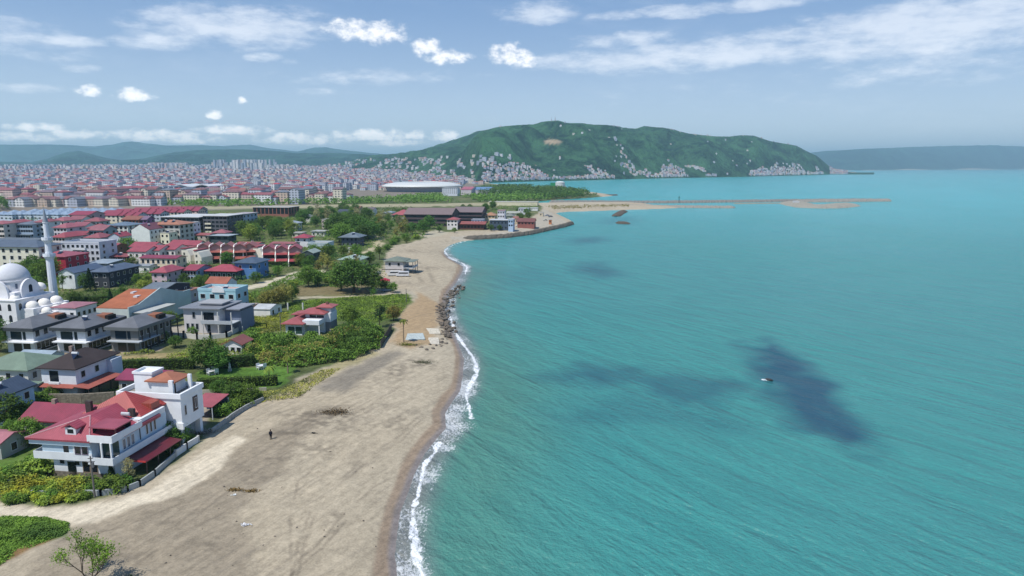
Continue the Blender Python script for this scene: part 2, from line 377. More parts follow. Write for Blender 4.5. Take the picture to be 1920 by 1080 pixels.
# dark scattered patches of old seaweed and gravel on the sand
for (px, py, rx, ry, k) in [(790, 678, 3, 4, .65), (750, 690, 2.5, 5, .4), (620, 775, 6, 4, .45), (615, 790, 7, 3, .4), (735, 790, 2, 4, .35), (628, 968, .9, 2.6, .45), (600, 845, 4, 2, .35), (690, 725, 5, 3, .25), (545, 870, 4, 4, .12), (660, 865, 1, 3, .25), (540, 810, 5, 1.5, .45), (770, 645, 3, 1.2, .6), (640, 712, 9, 2, .3), (745, 700, 2, 6, .4), (830, 690, 1.5, 4, .3), (700, 760, 3, 2, .35), (660, 800, 4, 1.5, .3), (580, 830, 5, 2, .35), (560, 780, 6, 1.5, .4), (520, 860, 4, 2, .3), (480, 900, 3, 2, .3), (420, 880, 3, 2, .3), (750, 770, 2, 3, .3), (300, 980, 3, 2, .3), (380, 1020, 3, 1.5, .3), (220, 1040, 4, 1.5, .35), (780, 470, 14, 8, .3), (800, 500, 10, 8, .3), (760, 530, 8, 4, .35), (745, 560, 4, 5, .3)]:
    cx_, cy_ = W(px, py); q = ((Pw[:, 0]-cx_)/rx)**2+((Pw[:, 1]-cy_)/ry)**2; a = np.exp(-q)*min(1, k*1.2)*sm(fbm(X/1.3, Y/1.3, 3), .34, .62)
    colr = colr*(1-a[:, None])+np.array(C(92, 84, 74))[None, :3]*a[:, None]
# wheel tracks
for ln in [[(545, 1080), (560, 1010), (578, 965), (610, 915), (668, 865), (735, 818), (790, 765)], [(555, 1080), (570, 1010), (588, 965), (620, 915), (678, 865), (745, 818), (798, 768)],
           [(520, 1080), (590, 1015), (640, 960), (700, 900), (770, 850)], [(530, 1084), (600, 1019), (650, 964)], [(330, 985), (400, 930), (480, 870), (580, 815), (690, 760), (780, 700)], [(338, 992), (408, 937), (488, 877), (588, 820), (698, 764)],
           [(120, 1010), (240, 985), (360, 935), (450, 870), (540, 820)], [(705, 1080), (712, 1000), (722, 930), (752, 880), (795, 820), (812, 790), (845, 720)], [(250, 1060), (340, 1000), (420, 960)], [(600, 560+300), (560, 900), (545, 960), (545, 1080)],
           [(722, 475), (760, 480), (800, 500), (815, 530), (800, 560)], [(730, 490), (780, 510), (800, 540)], [(745, 462), (800, 455), (850, 447)]]:
    d_ = seg_dist(P+np.stack([wx, wy], 1)*.22, zpoly(ln), False); a = sm(d_, .34, .1)*.34*sm(fbm(X/4+3, Y/4, 2), .2, .5)*sm(-Y, -260, -200)
    a = np.maximum(a, sm(d_, 1.6, .3)*.35*sm(Y, 260, 300)*sm(fbm(X/9, Y/9, 2), .3, .6)); colr = colr*(1-a[:, None])+np.array(C(104, 94, 82))[None, :3]*a[:, None]
# wet sand
wetw = 1.5+1.7*fbm(X/11, Y/11, 2)
notquay = 1-sm(Y, 380, 420)
wet = sm(sdg, wetw+.5, wetw-.3)*notquay*sm(GZ-Zg, -.1, .3)
colr = colr*(1-wet[:, None])+np.array(C(152, 134, 114, .85))[None, :3]*wet[:, None]
sw = sm(sdg, 1.3, .5)*notquay
colr = colr*(1-sw[:, None])+np.array(C(136, 128, 124, .85))[None, :3]*sw[:, None]
gm = bpy.data.materials.new('ground'); gm.use_nodes = True
t = NT(gm.node_tree); p = t.n['Principled BSDF']
at = t.new('ShaderNodeAttribute', attribute_name='zone'); pos = t.new('ShaderNodeNewGeometry').outputs['Position']
na = t.noise(pos, .9, 6, .7); nb = t.noise(pos, .13, 5, .6); nc = t.noise(t.mapping(t.mapping(pos, (1, 1, 1), (0, 0, R(22))), (1.0, .16, 1)), .9, 5, .65)
nd = t.noise(pos, 3.2, 4, .7); ne = t.noise(pos, .035, 4, .6)
sand = t.m('ADD', t.m('ADD', t.m('MULTIPLY', t.ramp(nc, .35, .65), .20), t.m('MULTIPLY', t.ramp(na, .35, .65), .24)), t.m('ADD', t.m('MULTIPLY', t.ramp(nd, .4, .6), .16), .70))
grass = t.m('ADD', t.m('ADD', t.m('MULTIPLY', t.ramp(nb, .3, .7), .55), t.m('MULTIPLY', t.ramp(na, .3, .7), .55)), .45)
v = t.m('ADD', t.m('MULTIPLY', sand, t.m('SUBTRACT', 1, at.outputs['Alpha'])), t.m('MULTIPLY', grass, at.outputs['Alpha']))
cc = t.new('ShaderNodeCombineXYZ', inp={0: v, 1: v, 2: v})
g2 = t.mix(1, at.outputs['Color'], cc.outputs[0], 'MULTIPLY')
trk = t.noise(t.mapping(t.mapping(pos, (1, 1, 1), (0, 0, R(24))), (1.5, .045, 1)), 1, 3, .6, .15)
g2 = t.mix(t.m('MULTIPLY', t.m('MULTIPLY', t.ramp(trk, .55, .68), t.m('SUBTRACT', 1, at.outputs['Alpha'])), .22), g2, (.16, .14, .115, 1))
spk = t.noise(pos, 1.7, 3, .6)
g2 = t.mix(t.m('MULTIPLY', t.m('MULTIPLY', t.ramp(spk, .66, .74), t.ramp(nb, .42, .6)), .4), g2, (.12, .105, .08, 1))
yel = t.mix(t.m('MULTIPLY', t.m('MULTIPLY', t.ramp(ne, .45, .65), at.outputs['Alpha']), .5), g2, (.22, .20, .09, 1))
t.put(p.inputs['Base Color'], yel); p.inputs['Roughness'].default_value = .95; p.inputs['Specular IOR Level'].default_value = .15
# tyre tracks: long parallel ridges
b = t.new('ShaderNodeBump'); b.inputs['Strength'].default_value = .9; b.inputs['Distance'].default_value = .12
t.put(b.inputs['Height'], t.m('ADD', nc, t.m('MULTIPLY', nd, .5))); t.put(p.inputs['Normal'], b.outputs[0])
gme = fast_mesh('ground', np.stack([X, Y, Zg], 1), F, gm, {'zone': np.concatenate([colr, grs[:, None]], 1)})
tag(link('ground', gme), kind='structure')

# sea
Xs, Ys, Fs = polar(-12, 62, 700, np.concatenate([np.linspace(5, 58, 10), dep_radii(62, 900, 460), dep_radii(915, 6000, 70), np.geomspace(6500, 40000, 14)]))
Ps = np.stack([Xs, Ys], 1); sds = sdist(Ps, coast)
keep = sds[Fs].min(1) < 25; Fs = Fs[keep]
foam_lines = [[(796, 1100), (790, 1075), (781, 1040), (776, 1000), (774, 955), (783, 932), (790, 890), (798, 868), (814, 850), (824, 830)],
              [(884, 784), (878, 760), (874, 742), (880, 722), (893, 704), (893, 684), (885, 667), (872, 650), (858, 630), (850, 612), (843, 592)],
              [(872, 514), (876, 502), (868, 494), (850, 487), (838, 478), (833, 470), (846, 461), (860, 455), (880, 451)]]
foam = np.zeros(len(Ps)); wob = (fbm(Xs/3, Ys/3, 3)-.5)*1.6; fth = .08+.72*np.clip(fbm(Xs/4.5+40, Ys/4.5, 2)*2-.55, 0, 1)
for ln in foam_lines:
    d = seg_dist(Ps, zpoly(ln, 0), False)+wob*.5
    foam = np.maximum(foam, sm(d, fth+.55, fth*.45))
cx_, cy_ = W(1434, 712, 0); foam = np.maximum(foam, 1.2*np.exp(-(((Xs-cx_)/.9)**2+((Ys-cy_)/1.0)**2)))
lace = sm(sds, -6.5, -3)*(1-sm(Ys, 420, 520))*(.30+.75*fbm(Xs/7, Ys/7+20, 2)) * sm(Ys, 20, 40)
for (px, py, r_) in [(852, 800, 5), (856, 765, 4.5), (800, 900, 2.5), (866, 690, 3), (835, 840, 3), (752, 1066, 2)]:
    cx_, cy_ = W(px, py, 0); lace = np.maximum(lace, .95*np.exp(-(((Xs-cx_)**2+(Ys-cy_)**2)/r_**2)))
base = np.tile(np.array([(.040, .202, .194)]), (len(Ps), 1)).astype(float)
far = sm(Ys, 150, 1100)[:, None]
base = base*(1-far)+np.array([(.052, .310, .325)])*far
green = (sm(sds, -34, -3)*(.5+.9*fbm(Xs/18, Ys/30, 3)))[:, None].clip(0, 1)*(1-sm(Ys, 300, 420))[:, None]
base = base*(1-green*.75)+np.array([(.075, .165, .110)])*green*.75
mid = (sm(fbm(Xs/60+4, Ys/90, 3), .4, .7))[:, None]*.25
base = base*(1-mid)+np.array([(.03, .215, .19)])*mid
# turbid brown band where the swash drags sand
tur = (sm(sds, -7, -1.0)*(1-sm(Ys, 380, 480)))[:, None]
base = base*(1-tur*.85)+np.array([(.16, .155, .15)])*tur*.85
dk = np.zeros(len(Ps)); warp = Ps+np.stack([(fbm(Xs/9, Ys/9, 3)-.5)*9, (fbm(Xs/9+30, Ys/9, 3)-.5)*16], 1)
for poly, k, soft in [([(1400, 645), (1445, 640), (1505, 680), (1580, 750), (1650, 825), (1605, 850), (1520, 815), (1450, 755), (1415, 700)], 1.0, 6),
                      ([(995, 700), (1100, 690), (1250, 692), (1400, 725), (1340, 758), (1200, 735), (1080, 715)], .62, 7),
                      ([(1040, 775), (1120, 750), (1330, 745), (1400, 800), (1200, 800), (1070, 800)], .36, 9),
                      ([(1085, 498), (1120, 492), (1165, 515), (1130, 522), (1090, 510)], .7, 12), ([(1070, 448), (1120, 444), (1135, 452), (1080, 458)], .6, 14),
                      ([(1130, 408), (1200, 404), (1190, 422), (1120, 420)], .3, 16), ([(930, 510), (1020, 500), (1040, 530), (950, 540)], .2, 14)]:
    pl = zpoly(poly, 0); dk = np.maximum(dk, k*sm(sdist(warp, pl), -soft, soft*.9))
dk = (dk*(.75+.5*fbm(Xs/5, Ys/8, 3)))[:, None].clip(0, 1)
base = base*(1-dk)+np.array([(.012, .062, .098)])*dk
sm_ = bpy.data.materials.new('sea'); sm_.use_nodes = True
t = NT(sm_.node_tree); p = t.n['Principled BSDF']
at = t.new('ShaderNodeAttribute', attribute_name='water'); fa = t.new('ShaderNodeAttribute', attribute_name='foam')
pos = t.new('ShaderNodeNewGeometry').outputs['Position']
sxy = t.new('ShaderNodeSeparateXYZ'); t.put(sxy.inputs[0], fa.outputs['Color'])
WR = R(33)     # crests run obliquely to the shore
rp = t.mapping(pos, (1, 1, 1), (0, 0, -WR)); rp2 = t.mapping(pos, (1, 1, 1), (0, 0, -WR-.35))
swell = t.noise(t.mapping(rp, (.17, .042, 1)), 1.0, 3, .5, .5)
chop = t.noise(t.mapping(rp2, (.75, .5, 1)), 1.0, 4, .65)
rip = t.noise(t.mapping(rp, (2.6, 2.2, 1)), 1.0, 3, .65)
patch = t.noise(pos, .012, 4, .6)
h = t.m('ADD', t.m('ADD', t.m('MULTIPLY', swell, 1.5), t.m('MULTIPLY', chop, .75)), t.m('MULTIPLY', rip, .22))
b = t.new('ShaderNodeBump'); b.inputs['Strength'].default_value = .85; b.inputs['Distance'].default_value = 1.0
t.put(b.inputs['Height'], h)
foamn = t.noise(t.mapping(pos, (1.5, .6, 1)), 1.3, 6, .8); foaml = t.noise(t.mapping(pos, (1.5, .8, 1)), 1.5, 5, .8, .6)
ff = t.ramp(t.m('ADD', sxy.outputs[0], t.m('MULTIPLY', t.m('SUBTRACT', foamn, .5), 3.4)), .55, .95)
fl = t.ramp(t.m('ADD', sxy.outputs[1], t.m('MULTIPLY', t.m('SUBTRACT', foaml, .5), 2.6)), .62, 1.0)
foamf = t.m('MAXIMUM', ff, t.m('MULTIPLY', fl, .62))
specks = t.m('MULTIPLY', t.ramp(t.noise(pos, .25, 2, .5), .78, .82), 0)
sw2 = t.noise(t.mapping(rp, (.13, .026, 1), (0, 0, 0), (4, 7, 0)), 1.0, 4, .55, .35)
ridge = t.m('SUBTRACT', 1.0, t.m('MULTIPLY', t.m('ABSOLUTE', t.m('SUBTRACT', sw2, .5)), 9.0), clamp=True)
ridge2 = t.m('SUBTRACT', 1.0, t.m('MULTIPLY', t.m('ABSOLUTE', t.m('SUBTRACT', swell, .5)), 8.0), clamp=True)
h = t.m('ADD', h, t.m('ADD', t.m('MULTIPLY', ridge, .34), t.m('MULTIPLY', ridge2, .16)))
t.put(b.inputs['Height'], h)
chop2 = t.noise(t.mapping(rp2, (1.1, .8, 1)), 1.0, 4, .7)
colw = t.mix(t.m('MULTIPLY', t.m('ADD', t.m('MULTIPLY', ridge, .4), t.m('ADD', t.m('MULTIPLY', ridge2, .15), t.m('MULTIPLY', t.ramp(chop2, .5, .72), .7))), .75, clamp=True), at.outputs['Color'], t.mix(1, at.outputs['Color'], (1.5, 1.35, 1.3, 1), 'MULTIPLY'))  # crests lightened in the base colour, imitating light catching the waves
colw = t.mix(t.m('MULTIPLY', t.ramp(patch, .4, .7), .18), colw, t.mix(1, colw, (.75, .85, .95, 1), 'MULTIPLY'))
colf = t.mix(foamf, colw, (.72, .74, .76, 1))
t.put(p.inputs['Base Color'], colf); t.put(p.inputs['Roughness'], t.m('ADD', .22, t.m('MULTIPLY', foamf, .6)))
p.inputs['IOR'].default_value = 1.33; t.put(p.inputs['Normal'], b.outputs[0])
fo4 = np.stack([foam, lace, np.zeros(len(Ps)), np.ones(len(Ps))], 1)
Zs = (fbm(Xs*.30*.9-Ys*.1, Ys*.06, 2)-.5)*.12*(1-sm(Ys, 200, 500))*sm(-sds, 1, 8)
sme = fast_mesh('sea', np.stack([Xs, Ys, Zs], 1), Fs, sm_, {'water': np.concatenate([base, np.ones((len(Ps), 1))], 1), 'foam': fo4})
tag(link('sea', sme), kind='structure')

# ---------------------------------------------------------------- hills
def forest_mat(name, c0, c1, sc_, town=None):
    m_ = bpy.data.materials.new(name); m_.use_nodes = True; t = NT(m_.node_tree); p = t.n['Principled BSDF']
    pos = t.new('ShaderNodeNewGeometry').outputs['Position']
    n = t.noise(pos, sc_, 7, .68); n2 = t.noise(pos, sc_*6, 5, .7); n3 = t.noise(pos, sc_*.5, 3, .6)
    c = t.mix(t.ramp(t.m('ADD', t.m('MULTIPLY', n, .5), t.m('MULTIPLY', n2, .5)), .42, .58), c0, c1)
    c = t.mix(t.m('MULTIPLY', t.ramp(n3, .5, .68), .5), c, tuple(a*1.5 for a in c1[:3])+(1,))
    at = t.new('ShaderNodeAttribute', attribute_name='bare')
    c = t.mix(at.outputs['Fac'], c, C(188, 168, 140, .8))
    t.put(p.inputs['Base Color'], c); p.inputs['Roughness'].default_value = 1; p.inputs['Specular IOR Level'].default_value = .05
    b = t.new('ShaderNodeBump'); b.inputs['Strength'].default_value = 1; b.inputs['Distance'].default_value = 48
    t.put(b.inputs['Height'], t.m('ADD', n, t.m('MULTIPLY', n2, .35))); t.put(p.inputs['Normal'], b.outputs[0])
    return m_
def azpx(x, y): return 960+FPX/cP*(x/np.maximum(y, 1))     # photo column of a far point
def ridge_noise(x, y, L):
    n = np.abs(fbm(x/L, y/L, 4)-.5)*2
    n2 = np.abs(fbm(x/L*2.3+7, y/L*2.3+3, 3)-.5)*2
    return 1-(n*.7+n2*.3)*1.9
class Hill:
    def __init__(s, sil, foot, ridge, back, amp, L, pw=1.0, z0=-3, skyl=313.0):
        s.sx = [a for a, b in sil]; s.sy = [b for a, b in sil]; s.fx = [a for a, b in foot]; s.fy = [b for a, b in foot]
        s.rx = [a for a, b in ridge]; s.ry = [b for a, b in ridge]; s.back = back; s.amp = amp; s.L = L; s.pw = pw; s.z0 = z0; s.skyl = skyl
    def h(s, x, y):
        u = azpx(x, y); f = np.interp(u, s.fx, s.fy); r_ = np.interp(u, s.rx, s.ry)
        top = CH+r_*(s.skyl-np.interp(u, s.sx, s.sy))*cP*cP/FPX
        t_ = (y-f)/(r_-f); up = np.clip(t_, 0, 1)
        prof = up**s.pw; prof = np.where(t_ > 1, 1-sm(y-r_, 0, s.back), prof)
        g = ridge_noise(x+.35*y, y-.2*x, s.L)
        env = np.sin(np.clip(t_, 0, 1)*math.pi)**.7*sm(t_, 0, .2)
        fine = (fbm(x/130, y/130, 4)-.5)
        lim = CH+y*(s.skyl-np.interp(u, s.sx, s.sy))*cP*cP/FPX*.985
        z = top*prof+s.amp*np.maximum(top, 10)/350*env*(g-.35)+fine*np.minimum(top*.09, 16)*sm(t_, 0, .1)
        z = np.where((t_ < 1) & (z > lim-8), lim-8+8*np.tanh((z-lim+8)/8), z)
        return np.where(t_ < -.02, s.z0, np.maximum(z, s.z0)+0)
def hill_mesh(name, H, u0, u1, nu, y0, y1, ny, m_, bare=None):
    U = np.linspace(u0, u1, nu); Yv = np.geomspace(y0, y1, ny)
    Xh = ((U[None, :]-960)/FPX*cP*Yv[:, None]).ravel(); Yh = np.repeat(Yv, nu)
    Z = H.h(Xh, Yh); i = np.arange(ny-1)[:, None]*nu+np.arange(nu-1)[None, :]
    Fh = np.stack([i, i+1, i+nu+1, i+nu], -1).reshape(-1, 4)
    bc = np.zeros((len(Xh), 4))
    if bare: bc[:] = bare(Xh, Yh, Z)[:, None]
    tag(link(name, fast_mesh(name, np.stack([Xh, Yh, Z], 1), Fh, m_, {'bare': bc})), kind='structure')
def UY(u, row, z=3): return W(u, row, z)[1]
capeH = Hill([(560, 318), (640, 306), (700, 291), (740, 288), (760, 286), (800, 279), (830, 269), (850, 262), (880, 252), (900, 246), (930, 239), (950, 236), (990, 233), (1000, 233), (1015, 229), (1045, 227), (1060, 231), (1100, 233), (1150, 236), (1165, 240), (1190, 242), (1205, 237), (1240, 240), (1262, 244), (1290, 251), (1340, 256),
              (1360, 257), (1385, 254), (1415, 256), (1440, 264), (1490, 273), (1510, 283), (1530, 292), (1545, 304), (1562, 318), (1600, 324), (1640, 326)],
             [(500, 3900), (700, 3600), (860, 2900), (905, UY(905, 341)), (1000, UY(1000, 338.3)), (1100, UY(1100, 336.4)), (1240, UY(1240, 333)), (1400, UY(1400, 330.3)), (1500, UY(1500, 327.9)), (1560, UY(1560, 326.2)), (1600, 4650)],
             [(500, 6200), (700, 6000), (800, 5200), (900, 4500), (1040, 4300), (1200, 4500), (1400, 5000), (1500, 5100), (1560, 5000), (1640, 5000)], 1500, 250, 620, .82)
def cape_bare(x, y, z):
    u = azpx(x, y); v = 540-FPX*((z-CH)*cP+y*sP)/(y*cP-(z-CH)*sP)
    return np.clip(1.6*(1-((u-1037)/19)**2-((v-266)/5.5)**2)+(fbm(x/40, y/40, 2)-.5)*1.5, 0, 1)*((u > 1000) & (u < 1070))
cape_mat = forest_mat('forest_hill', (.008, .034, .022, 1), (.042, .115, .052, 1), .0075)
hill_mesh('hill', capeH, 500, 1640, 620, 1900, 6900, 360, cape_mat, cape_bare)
midH = Hill([(-700, 300), (0, 303), (60, 304), (90, 298), (105, 292), (125, 286), (150, 283), (170, 288), (200, 296), (230, 300), (270, 297), (300, 291), (330, 285), (380, 281), (440, 280), (500, 282), (560, 287), (640, 287), (700, 290), (760, 291), (900, 300)],
            [(-700, 4700), (0, 4700), (150, 5200), (300, 4700), (900, 4600)], [(-700, 7000), (0, 7000), (150, 7400), (400, 7600), (900, 7000)], 2500, 170, 900, .9, z0=-3)
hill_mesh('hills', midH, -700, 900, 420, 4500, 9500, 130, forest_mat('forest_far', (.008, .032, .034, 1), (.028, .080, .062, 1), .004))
backH = Hill([(-800, 275), (-200, 272), (0, 271), (80, 271), (130, 272), (180, 274), (215, 271), (235, 267), (250, 265), (280, 269), (320, 273), (380, 272), (420, 274), (470, 271), (500, 277), (560, 284), (590, 277), (610, 276), (660, 283), (720, 289), (900, 300)],
             [(-800, 9500), (900, 9500)], [(-800, 13500), (900, 14500)], 4500, 240, 1700, .8)
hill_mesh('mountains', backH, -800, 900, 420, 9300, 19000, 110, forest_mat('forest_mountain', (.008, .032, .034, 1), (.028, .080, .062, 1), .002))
eastH = Hill([(1400, 300), (1480, 296), (1520, 286), (1545, 283), (1570, 282), (1600, 280), (1640, 278), (1700, 276), (1730, 275), (1760, 274), (1800, 273), (1850, 272), (1920, 275), (2000, 272), (2300, 270)],
             [(1400, UY(1700, 318.6)), (1612, UY(1612, 319)), (1700, UY(1700, 318.2)), (1925, UY(1925, 317.3)), (2300, UY(2300, 317))],
             [(1400, 13500), (2300, 16500)], 4500, 230, 1500, .75)
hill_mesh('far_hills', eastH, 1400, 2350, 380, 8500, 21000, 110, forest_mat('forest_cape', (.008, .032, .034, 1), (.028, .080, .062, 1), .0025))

# ---------------------------------------------------------------- haze
hz = MB().box(-42000, 42000, -900, 43000, -6, 640).build('haze', None)
hz.data.materials.clear()
hm = bpy.data.materials.new('haze'); hm.use_nodes = True; t = NT(hm.node_tree); t.n.clear()
pv = t.new('ShaderNodeVolumePrincipled'); pv.inputs['Color'].default_value = (.52, .85, 1, 1); pv.inputs['Density'].default_value = 0.88e-4; pv.inputs['Anisotropy'].default_value = 0.1
ou = t.new('ShaderNodeOutputMaterial'); t.l.new(pv.outputs[0], ou.inputs['Volume']); hz.data.materials.append(hm)
tag(hz, kind='stuff')

# ---------------------------------------------------------------- buildings
FOOT = []      # footprints (x, y, radius) kept free of trees
WHITE = (226, 228, 230); CREAM = (226, 218, 196); GREYW = (178, 184, 190); SLATE = (92, 112, 136); CHAR = (66, 70, 76)
RED = (196, 60, 74); CRIM = (190, 52, 84); ORNG = (208, 112, 74); BRN = (88, 78, 76); DK = (30, 36, 44)
DEFROT = R(-7.5)
def window_parts(mbs, parent, pts, w_, h_, side, framed, frc=WHITE, glc=DK):
    """pts: local (along, z) of window centres on the given side; side gives origin/axis; shares meshes"""
    key = ('win', round(w_, 2), round(h_, 2), framed, frc, glc)
    if key not in MBS:
        f = MB()
        if framed:
            a, b_, t_ = w_/2+.1, h_/2+.1, .11
            f.box(-a, a, -.07, .02, b_-t_, b_); f.box(-a, a, -.10, .02, -b_, -b_+t_); f.box(-a, -a+t_, -.07, .02, -b_+t_, b_-t_); f.box(a-t_, a, -.07, .02, -b_+t_, b_-t_)
            g = MB().box(-w_/2+.02, w_/2-.02, -.025, .015, -h_/2+.02, h_/2-.02)
            MBS[key] = (f.mesh('window', mat('paint', frc)), g.mesh('pane', mat('glass', glc)))
        else:
            f.box(-w_/2, w_/2, -.06, .02, -h_/2, h_/2); MBS[key] = (f.mesh('window', mat('glass', glc)), None)
    wm, pm_ = MBS[key]; (ox, oy, rz) = side
    for a, z in pts:
        x = ox+a*math.cos(rz); y = oy+a*math.sin(rz)
        o = link('window', wm, parent, (x, y, z), rz)
        if pm_: link('pane', pm_, o)
MBS = {}
def roof_mb(kind, w_, d, z, rh, ov, x0=0, y0=0, th=.22):
    X0, X1, Y0, Y1 = x0-ov, x0+w_+ov, y0-ov, y0+d+ov; m_ = MB()
    if kind == 'hip':
        L = X1-X0; D = Y1-Y0; s = min(L, D)/2
        if L >= D: A, B_ = (X0+s, (Y0+Y1)/2), (X1-s, (Y0+Y1)/2)
        else: A, B_ = ((X0+X1)/2, Y0+s), ((X0+X1)/2, Y1-s)
        e = .001
        if L >= D:
            top = [(A[0], A[1], z+rh+th), (B_[0]+e, B_[1], z+rh+th)]
            c = [(X0, Y0, z+th), (X1, Y0, z+th), (X1, Y1, z+th), (X0, Y1, z+th)]
            m_.quad([c[0], c[1], top[1], top[0]]); m_.quad([c[2], c[3], top[0], top[1]]); m_.quad([c[1], c[2], top[1]]); m_.quad([c[3], c[0], top[0]])
        else:
            top = [(A[0], A[1], z+rh+th), (B_[0], B_[1]+e, z+rh+th)]
            c = [(X0, Y0, z+th), (X1, Y0, z+th), (X1, Y1, z+th), (X0, Y1, z+th)]
            m_.quad([c[1], c[2], top[1], top[0]]); m_.quad([c[3], c[0], top[0], top[1]]); m_.quad([c[0], c[1], top[0]]); m_.quad([c[2], c[3], top[1]])
        b0 = [(x, y, z) for x, y, _ in c]
        for i in range(4): j = (i+1) % 4; m_.quad([b0[i], b0[j], c[j], c[i]])
        m_.quad(b0[::-1])
    elif kind == 'gabx':     # ridge along x
        ym = (Y0+Y1)/2; m_.prismx([(Y0, z), (ym, z+rh), (Y1, z), (Y1, z+th), (ym, z+rh+th), (Y0, z+th)], X0, X1)
    elif kind == 'gaby':
        xm = (X0+X1)/2; m_.prism([(X0, z), (xm, z+rh), (X1, z), (X1, z+th), (xm, z+rh+th), (X0, z+th)], Y0, Y1)
    elif kind == 'shed':     # rises towards the back
        m_.prismx([(Y0, z), (Y1, z+rh), (Y1, z+rh+th), (Y0, z+th)], X0, X1)
    elif kind == 'flat':
        m_.box(X0, X1, Y0, Y1, z, z+.3)
    return m_
def gable_wall(m_, kind, w_, d, z, rh, x0=0, y0=0):
    if kind == 'gabx':
        m_.prismx([(y0, z), (y0+d/2, z+rh-.02), (y0+d, z)], x0, x0+w_)
    elif kind == 'gaby':
        m_.prism([(x0, z), (x0+w_/2, z+rh-.02), (x0+w_, z)], y0, y0+d)
    elif kind == 'shed':
        m_.prismx([(y0, z), (y0+d, z+rh-.02), (y0+d, z)], x0, x0+w_)
def B(label, px0, px1, pe, h, d, roof='hip', rh=2.0, wc=WHITE, rc=RED, win=(3, 2), wside=(3, 2), ov=.6, rot=None, name='house', cat='house', group=None, wsz=(1.1, 1.3), parapet=0, balc=None, chim=0, rk='metal_roof', base=None, flo=None, glc=DK, z0=None):
    """front wall between photo columns px0..px1 with its eave at photo row pe, h metres tall, d deep"""
    g = GZ if z0 is None else z0
    x, y = W(px0, pe, g+h); x1, y1 = W(px1, pe, g+h); w_ = x1-x
    rot = DEFROT if rot is None else R(rot)
    root = empty(name, (x, y, g), rot, label, cat, group)
    nearw = y < 330
    wall = MB().box(0, w_, 0, d, -.6, h)
    if roof in ('gabx', 'gaby', 'shed'): gable_wall(wall, roof, w_, d, h, rh)
    wall.build('wall', mat('wall', wc), root)
    cx_, cy_ = x+math.cos(rot)*w_/2-math.sin(rot)*d/2, y+math.sin(rot)*w_/2+math.cos(rot)*d/2
    FOOT.append((cx_, cy_, math.hypot(w_, d)/2*.85))
    if roof == 'parapet':
        m_ = MB(); t_ = .25; m_.box(-.1, w_+.1, -.1, t_, h, h+.9).box(-.1, w_+.1, d-t_, d+.1, h, h+.9).box(-.1, t_, t_, d-t_, h, h+.9).box(w_-t_, w_+.1, t_, d-t_, h, h+.9)
        m_.build('parapet', mat('wall', wc), root)
        MB().box(t_, w_-t_, t_, d-t_, h+.004, h+.12).build('roof', mat('matte', rc), root)
    elif roof:
        ro = roof_mb(roof, w_, d, h, rh, ov).build('roof', mat(rk, rc), root)
        if chim:
            for k in range(chim):
                MB().box(w_*(.3+.4*k)-.35, w_*(.3+.4*k)+.35, d*.5-.35, d*.5+.35, h+rh*.4, h+rh+.9).build('chimney', mat('wall', (150, 130, 120)), ro)
    if y < 420 and h > 4 and roof in ('hip', 'gabx', 'gaby', 'parapet', 'flat') and name in ('house', 'apartment_block', 'villa') and int(px0*7+pe) % 3 != 0:
        for q in range(2 if w_ > 16 else 1):
            hx = w_*(.66-.3*q); hy = d*.30; zz = h+(.45 if roof in ('flat', 'parapet') else rh*.58+.3)
            ht = MB().tube((hx-.7, hy, zz+.75), (hx+.7, hy, zz+.75), .3, .3, 8).build('water_heater', mat('paint', (206, 210, 214)), root)
            MB().prismx([(hy-1.7, zz-.25), (hy-.2, zz+.55), (hy-.2, zz+.62), (hy-1.7, zz-.18)], hx-.8, hx+.8).box(hx-.6, hx-.52, hy-.04, hy+.04, zz-1, zz+.5).box(hx+.52, hx+.6, hy-.04, hy+.04, zz-1, zz+.5).build('solar_panel', mat('glass', (28, 36, 60)), ht)
    fl = flo or max(1, int(round(h/3.0)))
    def rows(n): return [(k+.52)*(h/fl) for k in range(fl)][-n:] if n <= fl else [(k+.55)*(h/n) for k in range(n)]
    if win and win[0]:
        pts = [((i+.5)*w_/win[0], z) for z in rows(win[1]) for i in range(win[0])]
        window_parts(None, root, pts, wsz[0], wsz[1], (0, 0, 0), nearw, glc=glc)
    if wside and wside[0]:
        pts = [((i+.5)*d/wside[0], z) for z in rows(wside[1]) for i in range(wside[0])]
        window_parts(None, root, pts, wsz[0], wsz[1], (w_, 0, math.pi/2), nearw, glc=glc)
    if balc:       # (x0 frac, x1 frac, depth, list of floors)
        for fk in balc[3]:
            z = fk*h/fl; bx0, bx1, bd = balc[0]*w_, balc[1]*w_, balc[2]
            m_ = MB().box(bx0, bx1, -bd, 0, z-.16, z).box(bx0, bx1, -bd, -bd+.1, z, z+.95).box(bx0, bx0+.1, -bd+.1, 0, z, z+.95).box(bx1-.1, bx1, -bd+.1, 0, z, z+.95)
            m_.build('balcony', mat('wall', balc[4] if len(balc) > 4 else wc), root)
    if base:
        MB().box(-.08, w_+.08, -.08, d+.08, -.6, base[0]).build('plinth', mat('stone', base[1]), root)
    root['_w'] = w_; del root['_w']
    return root, w_, d

def add_box(name, root, m_, *bx):
    mb = MB()
    for q in bx: mb.box(*q)
    return mb.build(name, m_, root)

